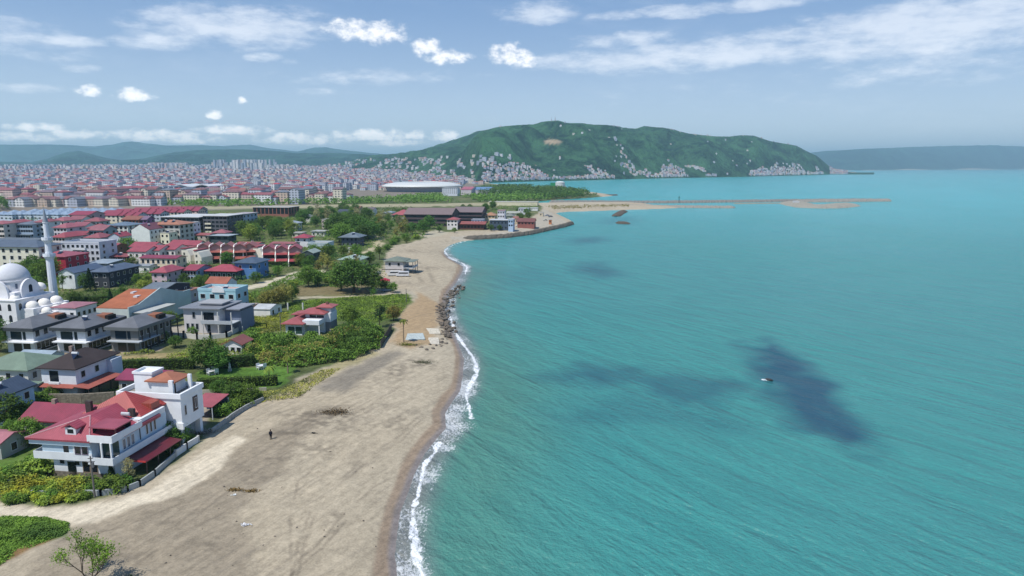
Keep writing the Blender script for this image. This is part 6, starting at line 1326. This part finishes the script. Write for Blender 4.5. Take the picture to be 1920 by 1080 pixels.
def young_tree():
    x, y = W(170, 1092); r_ = empty('tree', (x, y, gz(x, y)-.1), 0, 'young tree with thin forked stems and sparse leaves on the sand, bottom left', 'tree')
    m_ = MB(); lv = []; rnd = random.Random(5)
    def br(p_, d, L, r0, dep):
        q = p_+d*L; m_.tube(p_, q, r0, r0*.68, 6)
        if dep <= 1:
            k = 12 if dep == 0 else 3; lv.append(np.array(q)+VR.normal(size=(k, 3))*(.26 if dep == 0 else .2))
        if dep == 0: return
        for _ in range(3 if dep > 1 else rnd.choice((2, 3))):
            nd_ = (d+Vector((rnd.uniform(-.8, .8), rnd.uniform(-.8, .8), rnd.uniform(-.12, .5)))).normalized(); br(q, nd_, L*rnd.uniform(.68, .9), r0*.62, dep-1)
    for d in (Vector((-.5, .1, .75)), Vector((.12, .2, 1)), Vector((.5, -.2, .8))): br(Vector((0, 0, -.2)), d.normalized(), 1.75, .10, 4)
    m_.build('trunk', mat('bark', (104, 92, 78)), r_); V, F_ = leaf_quads(np.concatenate(lv), .2, .3); link('foliage', fast_mesh('foliage', V, F_, mat('leaf', (92, 126, 50)), smooth=False), r_)
young_tree()

# ---------------------------------------------------------------- walls and fences
def wall_run(name, label, pts, h, th, m_, cat='wall', posts=None, z0=None):
    P_ = [Vector((*W(*q), 0)) for q in pts]; o = P_[0]; zz = GZ if z0 is None else z0; r_ = empty(name, (o.x, o.y, zz), 0, label, cat)
    mb = MB(); pm_ = MB()
    for a, b_ in zip(P_, P_[1:]):
        d = (b_-a).normalized(); n = Vector((-d.y, d.x, 0))*th/2; a2, b2 = a-o, b_-o
        mb.loft([[tuple(a2-n+Vector((0, 0, -.8))), tuple(a2+n+Vector((0, 0, -.8))), tuple(a2+n+Vector((0, 0, h))), tuple(a2-n+Vector((0, 0, h)))], [tuple(b2-n+Vector((0, 0, -.8))), tuple(b2+n+Vector((0, 0, -.8))), tuple(b2+n+Vector((0, 0, h))), tuple(b2-n+Vector((0, 0, h)))]])
    mb.build('panel' if posts else 'wall_run', m_, r_)
    if posts:
        for a, b_ in zip(P_, P_[1:]):
            k = max(1, int((b_-a).length/posts[0]))
            for i in range(k+1):
                c_ = a.lerp(b_, i/k)-o; MB().box(c_.x-posts[1]/2, c_.x+posts[1]/2, c_.y-posts[1]/2, c_.y+posts[1]/2, -.8, h+posts[2]).build('post', mat('matte', posts[3]), r_)
    return r_
wall_run('boundary_wall', 'white rendered boundary wall curving along the track on the sea side of the big house', [(330, 856), (350, 842), (372, 829)], 1.1, .25, mat('wall', (214, 216, 216)), posts=(4, .35, .12, (206, 206, 204)))
wall_run('boundary_wall', 'grey block boundary wall in front of the big house garden', [(62, 931), (130, 929), (190, 930), (240, 921), (262, 912), (290, 892), (328, 858)], .9, .25, mat('wall', (160, 166, 166)), posts=(4, .32, .1, (176, 176, 172)))
wall_run('boundary_wall', 'low grey beach wall below the carport', [(398, 812), (415, 800), (436, 783), (462, 767), (494, 752)], .9, .3, mat('stone', (160, 162, 160)))
wall_run('retaining_wall', 'rough grey stone retaining wall in front of the brown roofed house', [(94, 758), (155, 758), (216, 754)], 2.2, .5, mat('stone', (134, 126, 112)))
wall_run('garden_wall', 'light concrete garden wall between the near hedge and the carport', [(372, 738), (430, 737), (500, 733)], .8, .25, mat('wall', (170, 166, 152)))
wall_run('forecourt_wall', 'white forecourt wall with pillars in front of the grey concrete villa', [(316, 631), (345, 633), (370, 636), (395, 636), (425, 633), (450, 620)], 1.3, .25, mat('wall', (206, 204, 198)), posts=(3.2, .45, .7, (220, 220, 216)))
wall_run('fence', 'dark mesh fence with a pale footing at the beach corner of the scrub', [(734, 618), (724, 634), (714, 652)], 1.7, .08, mat('matte', (88, 84, 78)), 'fence', posts=(2.4, .14, .15, (110, 104, 96)))
wall_run('fence', 'low fence of white concrete posts across the yellow field beside the garden house', [(455, 622), (500, 616), (536, 612)], .12, .06, mat('matte', (150, 150, 140)), 'fence', posts=(4.5, .22, 1.5, (222, 222, 216)))
wall_run('gate', 'steel blue sliding gate at the left edge beside the shrubbery', [(-30, 918), (22, 917)], 1.5, .1, mat('paint', (82, 104, 124)), 'gate', posts=(5, .25, .1, (90, 96, 100)))
wall_run('fence', 'white post and rail fence beside the spreading tree and the beach house', [(682, 521), (700, 518), (714, 512)], 1.2, .08, mat('matte', (190, 196, 196)), 'fence', posts=(3, .2, .2, (206, 206, 204)))
# forecourt pavement, concrete slabs, posts
def slab(name, label, poly, z, h, m_, cat):
    P_ = [W(*q) for q in poly]; c_ = P_[0]; m2 = MB(); m2.loft([[(x-c_[0], y-c_[1], -.3) for x, y in P_], [(x-c_[0], y-c_[1], h) for x, y in P_]])
    tag(m2.build(name, m_, None, loc=(c_[0], c_[1], z)), label, cat)
slab('concrete_slab', 'pale blue grey concrete slab on the beach before the rocks', [(760, 636), (797, 634), (793, 623), (764, 624)], gz(*W(775, 630)), .12, mat('stone', (182, 192, 190)), 'slab')
slab('concrete_slab', 'broken cream slab between the blue grey slab and the rocks', [(798, 640), (824, 640), (822, 628), (800, 628)], gz(*W(810, 634)), .1, mat('stone', (204, 196, 180)), 'slab')
slab('concrete_slab', 'upper broken cream slab beside the line of rocks', [(790, 622), (826, 620), (822, 611), (800, 610)], gz(*W(808, 616)), .1, mat('stone', (206, 198, 180)), 'slab')

# ---------------------------------------------------------------- boulders
rocks = []
for k in range(5):
    bm = bmesh.new(); bmesh.ops.create_icosphere(bm, subdivisions=2, radius=1)
    for v_ in bm.verts:
        n_ = mnoise.noise(v_.co*1.3+Vector((k*7, 0, 0))); v_.co = v_.co*(1+.45*n_)*(1 if k % 2 else .9); v_.co.z *= .72
    bm2 = bmesh.new(); bm2.free()
    me = bpy.data.meshes.new('boulder'); bm.to_mesh(me); bm.free(); me.materials.append(mat('rock', (132, 122, 110))); rocks.append(me)
def boulder(x, y, s, label, group, z=None):
    o = link('boulder', random.choice(rocks), None, (x, y, (gz(x, y) if z is None else z)+s*.15), random.uniform(0, 6.28)); o.scale = (s*random.uniform(.8, 1.4), s*random.uniform(.7, 1.1), s*random.uniform(.7, 1.2)); tag(o, label, 'boulder', group)
line = [W(*q, 1) for q in [(822, 652), (836, 630), (834, 610), (828, 590), (832, 572), (842, 556), (852, 546), (864, 536)]]; wd = [3.4, 3.2, 4.0, 4.0, 5.0, 5.0, 3.5, 2.2]
Lc = 0
for i in range(185):
    t_ = random.random()*(len(line)-1); k = int(t_); f = t_-k; x = line[k][0]*(1-f)+line[k+1][0]*f; y = line[k][1]*(1-f)+line[k+1][1]*f; w_ = wd[k]*(1-f)+wd[k+1]*f
    o = random.gauss(0, .42)*w_*.8; x += o; s = random.uniform(.3, .95); z = max(.1, 1.5-abs(o)/w_*1.3)*random.uniform(.3, 1)
    boulder(x, y, s, 'brown grey boulder of the rubble line between the orange sand and the water', 'boulders of the rubble line', z)
for px, row, s, lb in ((852, 616, .9, 'boulder standing in the surf just right of the rubble line'), (845, 616, .7, 'smaller boulder between the surf boulder and the rubble line'), (1442, 713, 1.0, 'dark rock breaking the surface among the small waves in the open sea')):
    x, y = W(px, row, 0); boulder(x, y, s*(.7 if row > 700 else 1), lb, None, 0.0)
surf_rock = next(o for o in bpy.data.objects if o.get('label', '').startswith('dark rock breaking'))
surf_rock.data = surf_rock.data.copy(); surf_rock.data.materials[0] = mat('rock', (62, 64, 70))
for px, row in ((800, 656), (812, 652), (790, 652), (780, 648), (818, 645), (806, 645)): boulder(*W(px, row, 2), .5, 'small pale stone scattered at the near end of the rubble line', 'small stones at the near end of the rubble line')
mound('stone_row', 'thin row of white stones lying across the grey gravel above the beach', [(674, 709), (690, 700), (706, 688), (722, 678), (736, 668)], .9, .0+.5, (214, 212, 204), cat='stone row')

# ---------------------------------------------------------------- vehicles
def car(label, px, row, rz, c, van=False, group=None):
    x, y = W(px, row); z = gz(x, y) if y < 400 else GZ
    r_ = empty('van' if van else 'parked_car', (x, y, z), R(rz), label, 'van' if van else 'car', group); L = 5.6 if van else 4.3; h = 2.2 if van else 1.45; P_ = mat('paint', c); G = mat('glass', DK)
    if van: prof = [(0, .35), (0, 1.2), (.5, 1.35), (1.1, 2.1), (1.4, 2.25), (L-.1, 2.2), (L, 2.0), (L, .35)]
    else: prof = [(0, .32), (0, .75), (.9, .9), (1.6, 1.42), (3.0, 1.45), (3.8, .98), (L, .9), (L, .35)]
    MB().prism(prof, -.88, .88).build('body', P_, r_)
    if van: MB().box(1.2, L-.3, -.9, .9, 1.35, 1.9).prism([(.55, 1.42), (1.05, 2.0), (1.0, 2.02), (.5, 1.44)], -.8, .8).build('windows', G, r_)
    else: MB().prism([(1.25, .98), (1.7, 1.36), (2.95, 1.38), (3.5, .98)], -.9, .9).build('windows', G, r_)
    for a in (.85, L-.9):
        for s in (-.86, .7):
            w2 = MB().loft([[(a+.33*math.cos(q*math.pi/6), s, .33+.33*math.sin(q*math.pi/6)) for q in range(12)], [(a+.33*math.cos(q*math.pi/6), s+.18, .33+.33*math.sin(q*math.pi/6)) for q in range(12)]]).build('wheel', mat('matte', (36, 36, 38)), r_)
    for s in (-.7, .45): MB().box(-.03, .03, s, s+.26, .6, .78).build('headlight', mat('paint', (230, 230, 220)), r_)
car('long white minibus parked before the olive roofed beach house', 727, 517, 4, (232, 232, 230), True); car('second white van just right of the long white minibus', 743, 518, 2, (226, 228, 232), True)
car('small silver blue car parked on the gravel beside the meadow corner', 716, 546, 25, (150, 170, 196)); 
for px, row, c, lb in ((966, 424.5, (230, 230, 230), 'white car parked before the reddish brown roofed hall'), (977, 423, (60, 62, 70), 'black car on the promontory road before the reddish brown roofed hall'), (1022, 405, (120, 130, 150), 'grey car at the inner side of the promontory car park'), (1028, 407, (70, 80, 96), 'navy car right of the grey one on the promontory car park'), (1018, 414, (200, 196, 186), 'cream car on the promontory car park below the grey one')):
    car(lb, px, row, 10, c)
def tent():
    x, y = W(722, 536); r_ = empty('gazebo', (x, y, GZ), R(10), 'small open gazebo with a crimson canopy between the trees near the beach', 'gazebo'); MB().lathe([(2.9, 2.2), (2.9, 2.35), (.1, 3.3)], 4, ph=math.pi/4).build('canopy', mat('paint', (186, 40, 66)), r_)
    for a in (-1.8, 1.8):
        for b_ in (-1.8, 1.8): MB().box(a-.06, a+.06, b_-.06, b_+.06, -.2, 2.25).build('post', mat('paint', (120, 100, 90)), r_)
tent()
# utility poles
def pole(label, px, row, h, arm=True):
    x, y = W(px, row); r_ = empty('utility_pole', (x, y, GZ-.2), R(10), label, 'utility pole'); MB().tube((0, 0, -.3), (0, 0, h), .16, .1, 8).build('pole', mat('matte', (120, 116, 112)), r_)
    if arm: MB().box(-.5, .5, -.05, .05, h-.9, h-.8).box(-.35, .35, -.05, .05, h-.35, h-.25).build('crossarm', mat('matte', (90, 88, 86)), r_); MB().box(.05, .35, -.15, .15, h-1.7, h-1.0).build('lamp_box', mat('paint', (110, 112, 116)), r_)
pole('concrete utility pole with short crossarms at the track verge before the big house', 178, 933, 6.6); pole('thin pole on the beach edge beside the meadow corner', 762, 566, 5, False); pole('thin white pole standing left of the salmon roofed villa', 527, 625, 6, False)
for px, row, lb in ((540, 581, 'left of two short white posts behind the salmon roofed villa'), (568, 581, 'right of two short white posts behind the salmon roofed villa')):
    x, y = W(px, row); r_ = tag(MB().box(-.2, .2, -.2, .2, -.3, 2.4).build('post', mat('matte', (226, 226, 222)), None, loc=(x, y, GZ)), lb, 'post', 'short white posts')
# navigation beacon on the long breakwater
x, y = W(1273, 380, 2); r_ = empty('beacon', (x, y, 2), 0, 'thin dark beacon post on the long breakwater', 'beacon'); MB().tube((0, 0, 0), (0, 0, 9), .5, .3, 6).build('mast', mat('paint', (70, 90, 90)), r_); MB().box(-.7, .7, -.7, .7, 6.5, 8).build('lantern', mat('paint', (60, 110, 90)), r_)
x, y = W(1487, 381.5, 2.4); r_ = empty('truck', (x, y, 2.6), R(4), 'small white truck at the root of the jetty head', 'truck'); MB().box(0, 6, -1.2, 1.2, .8, 3.4).build('cargo_box', mat('paint', WHITE), r_); MB().box(6.1, 8, -1.1, 1.1, .6, 2.7).build('cab', mat('paint', WHITE), r_)
for a in (1, 2.4, 7): MB().box(a-.5, a+.5, -1.25, 1.25, 0, .9).build('wheel', mat('matte', (36, 36, 38)), r_)

# ---------------------------------------------------------------- small things on lawn and sand
def garden_set(label, px, row, rz):
    x, y = W(px, row); r_ = empty('garden_table', (x, y, GZ), R(rz), label, 'garden table'); wp = mat('paint', (236, 238, 240)); MB().lathe([(.9, .9), (.95, .95), (.9, 1.0)], 16).build('tabletop', wp, r_); MB().lathe([(.35, -.05), (.1, .1), (.1, .9)], 10).build('leg', wp, r_)
def garden_chair(label, x, y, rz, s=1.3):
    r_ = empty('garden_chair', (x, y, GZ), rz, label, 'chair', 'white garden chairs on the lawn'); r_.scale = (s, s, s); wp = mat('paint', (236, 238, 240)); MB().box(-.35, .35, -.35, .35, .4, .48).build('seat', wp, r_); MB().box(-.35, .35, .3, .38, .48, 1.15).build('backrest', wp, r_)
    for a in (-.32, .25):
        for b_ in (-.32, .25): MB().box(a, a+.07, b_, b_+.07, 0, .4).build('leg', wp, r_)
garden_set('round white garden table on the lawn nearer the dark hedge', 398, 702, 0); garden_set('round white garden table at the far right side of the lawn', 490, 692, 0)
for i, (px, row, a) in enumerate(((393, 703, 1), (405, 702, 4), (399, 699, 0), (486, 693, 1), (495, 692, 4))):
    garden_chair(['left', 'right', 'rear', 'left', 'right'][i]+' white chair of the table '+('near the dark hedge' if i < 3 else 'at the far side of the lawn'), *W(px, row), a)
x, y = W(431, 696); s_ = empty('garden_statue', (x, y, GZ), 0, 'pale grey garden statue between the two lawn tables', 'statue'); MB().box(-.35, .35, -.35, .35, -.1, .6).build('pedestal', mat('stone', (190, 190, 184)), s_); MB().lathe([(.25, .6), (.32, .9), (.22, 1.4), (.3, 1.7), (.1, 1.8), (.16, 2.0), (.02, 2.15)], 10).build('figure', mat('stone', (206, 206, 200)), s_)
def debris(name, label, px, row, c, n, s, cat, quad=.3, kind='paint'):
    x, y = W(px, row); V, F_ = leaf_quads(np.concatenate([VR.normal(size=(n, 2))*[s, s*.5], np.abs(VR.normal(size=(n, 1)))*s*.18+.05], 1), quad, .9)
    tag(link(name, fast_mesh(name, V, F_, mat(kind, c), smooth=False), None, (x, y, gz(x, y))), label, cat)
debris('plastic_sheet', 'crumpled white plastic sheet on the grey sand left of the tyre tracks', 460, 982, (238, 238, 240), 60, .3, 'litter'); debris('plastic_bag', 'small white plastic bag below the brown weeds on the sand', 439, 928, (236, 240, 240), 26, .16, 'litter', .22)
debris('dry_weeds', 'left tuft of brown dry weeds on the dark sand', 441, 919, (126, 104, 62), 200, .5, 'weeds', .22, 'matte'); debris('dry_weeds', 'right tuft of brown dry weeds on the dark sand', 471, 919, (126, 104, 62), 220, .5, 'weeds', .22, 'matte')
debris('driftwood_pile', 'brown heap of driftwood and weeds in the middle of the upper beach', 628, 773, (104, 88, 64), 600, 1.4, 'driftwood', .26, 'matte'); debris('driftwood_pile', 'dark olive patch of low weeds at the near end of the rubble line', 765, 645, (90, 96, 50), 500, 1.3, 'weeds', .26, 'leaf')
debris('weeds', 'dark grey green weed patch on the sand below the rubble line', 794, 676, (92, 96, 70), 420, 1.3, 'weeds', .22, 'matte'); debris('weeds', 'small dark shrub at the bottom edge right of the young tree', 242, 1082, (70, 84, 50), 160, .45, 'weeds', .16, 'leaf')
debris('black_bag', 'black rubbish bag on the sand right of the standing person', 588, 812, (30, 34, 34), 40, .22, 'litter', .26); debris('sandbags', 'loose rubble and pallets at the corner of the grey beach wall', 385, 812, (150, 140, 128), 260, 1.2, 'rubble', .3)
for i in range(34):
    px = random.uniform(300, 720); row = random.uniform(800, 1075); x, y = W(px, row)
    if row < 880 and px < 430: continue
    boulder(x, y, random.uniform(.06, .16), 'small dark stone lying on the open beach', 'small dark stones on the open beach')
# person
def person():
    x, y = W(508, 823); r_ = empty('person', (x, y, gz(x, y)), R(20), 'person in dark clothes standing alone on the beach facing the sea', 'person')
    J = {'pel': (0, 0, .95), 'chest': (0, 0, 1.3), 'neck': (0, .01, 1.5), 'head': (0, -.01, 1.66), 'top': (0, 0, 1.76), 'kl': (-.1, -.02, .5), 'fl': (-.12, .02, .08), 'tl': (-.13, -.16, .04), 'kr': (.1, -.02, .5), 'fr': (.13, .02, .08), 'tr': (.14, -.16, .04),
         'hl': (-.09, 0, .9), 'hr': (.09, 0, .9), 'sl': (-.19, 0, 1.42), 'el': (-.25, .02, 1.14), 'wl': (-.24, -.08, .9), 'ml': (-.24, -.11, .8), 'sr': (.19, 0, 1.42), 'er': (.25, .02, 1.14), 'wr': (.24, -.08, .9), 'mr': (.24, -.11, .8)}
    E = [('pel', 'chest'), ('chest', 'neck'), ('neck', 'head'), ('head', 'top'), ('pel', 'hl'), ('hl', 'kl'), ('kl', 'fl'), ('fl', 'tl'), ('pel', 'hr'), ('hr', 'kr'), ('kr', 'fr'), ('fr', 'tr'), ('chest', 'sl'), ('sl', 'el'), ('el', 'wl'), ('wl', 'ml'), ('chest', 'sr'), ('sr', 'er'), ('er', 'wr'), ('wr', 'mr')]
    rad = {'pel': .13, 'chest': .14, 'neck': .055, 'head': .1, 'top': .07, 'k': .06, 'f': .042, 't': .035, 'h': .09, 's': .06, 'e': .045, 'w': .032, 'm': .035}
    ks = list(J); me = bpy.data.meshes.new('body'); me.from_pydata([J[k] for k in ks], [(ks.index(a), ks.index(b_)) for a, b_ in E], [])
    o = link('body', me, r_); md = o.modifiers.new('skin', 'SKIN')
    for i, k in enumerate(ks): q = rad.get(k, rad.get(k[0])); me.skin_vertices[0].data[i].radius = (q, q*.8 if k in ('pel', 'chest') else q)
    me.skin_vertices[0].data[0].use_root = True; o.modifiers.new('sub', 'SUBSURF').levels = 1; o.modifiers['sub'].render_levels = 2; me.materials.append(mat('matte', (178, 134, 110)))
    cl = mat('matte', (40, 42, 52)); MB().loft([[(a*.21*c_, b_*.15*c_, z) for a, b_ in [(math.cos(q*math.pi/5), math.sin(q*math.pi/5)) for q in range(10)]] for z, c_ in ((.86, .95), (1.1, .86), (1.38, 1.08), (1.47, .8), (1.5, .4))]).build('jacket', cl, r_, True)
    for s in (-1, 1):
        MB().tube((s*.19, 0, 1.43), (s*.25, .02, 1.14), .085, .07, 8).tube((s*.25, .02, 1.14), (s*.24, -.08, .92), .07, .052, 8).build('sleeve', cl, r_, True)
        MB().tube((s*.09, 0, .95), (s*.1, -.02, .5), .115, .085, 8).tube((s*.1, -.02, .5), (s*.12, .02, .1), .085, .065, 8).build('trouser_leg', mat('matte', (34, 38, 50)), r_, True)
        MB().box(s*.125-.05, s*.125+.05, -.2, .08, 0, .1).build('shoe', mat('matte', (26, 24, 24)), r_)
    MB().lathe([(.115, 1.64), (.125, 1.72), (.09, 1.8), (.02, 1.83)], 10).build('hair', mat('matte', (34, 28, 24)), r_, True)
person()

# ---------------------------------------------------------------- tidy: one mesh per separate piece, one label per thing
SPLIT = ('pillar', 'post', 'chimney', 'glazing', 'ground_glazing', 'skylight', 'side_frame', 'roof_slab', 'wall', 'awning', 'terrace', 'wheel', 'balcony', 'fascia', 'firewall', 'window', 'crossarm', 'shaft')
for o in [o for o in bpy.data.objects if o.type == 'MESH' and o.parent and o.data.users == 1 and o.name.split('.')[0] in SPLIT and not o.modifiers]:
    me = o.data; n = len(me.vertices)
    if n > 400 or n < 16: continue
    par = list(range(n))
    def find(a):
        while par[a] != a: par[a] = par[par[a]]; a = par[a]
        return a
    for e in me.edges:
        a, b_ = find(e.vertices[0]), find(e.vertices[1])
        if a != b_: par[a] = b_
    comp = {}
    for i in range(n): comp.setdefault(find(i), []).append(i)
    if len(comp) < 2: continue
    groups = {}
    for p_ in me.polygons: groups.setdefault(find(p_.vertices[0]), []).append(p_)
    nm = o.name.split('.')[0]; mats_ = list(me.materials)
    for k, (root_i, polys) in enumerate(groups.items()):
        idx = {v_: i for i, v_ in enumerate(comp[root_i])}
        m2 = bpy.data.meshes.new(nm); m2.from_pydata([tuple(me.vertices[v_].co) for v_ in comp[root_i]], [], [[idx[v_] for v_ in p_.vertices] for p_ in polys])
        for mm in mats_: m2.materials.append(mm)
        if k == 0: o.data = m2
        else: q = link(nm, m2, o.parent)
ORD = ['leftmost', 'second from the left', 'third from the left', 'fourth from the left', 'fifth from the left', 'sixth from the left', 'seventh from the left', 'eighth from the left', 'ninth from the left', 'tenth from the left', 'eleventh from the left', 'twelfth from the left']
by = {}
for o in bpy.data.objects:
    if o.parent is None and 'label' in o: by.setdefault(o['label'], []).append(o)
for lb, os_ in by.items():
    if len(os_) < 2 or len(os_) > 26: continue
    os_.sort(key=lambda o: o.location.x/max(o.location.y, 1)); n = len(os_)
    for i, o in enumerate(os_):
        w_ = ORD[i] if i < 12 and i <= n/2 else ('rightmost' if i == n-1 else (ORD[n-1-i].replace('left', 'right') if n-1-i < 12 else 'middle'))
        o['label'] = lb+', '+w_
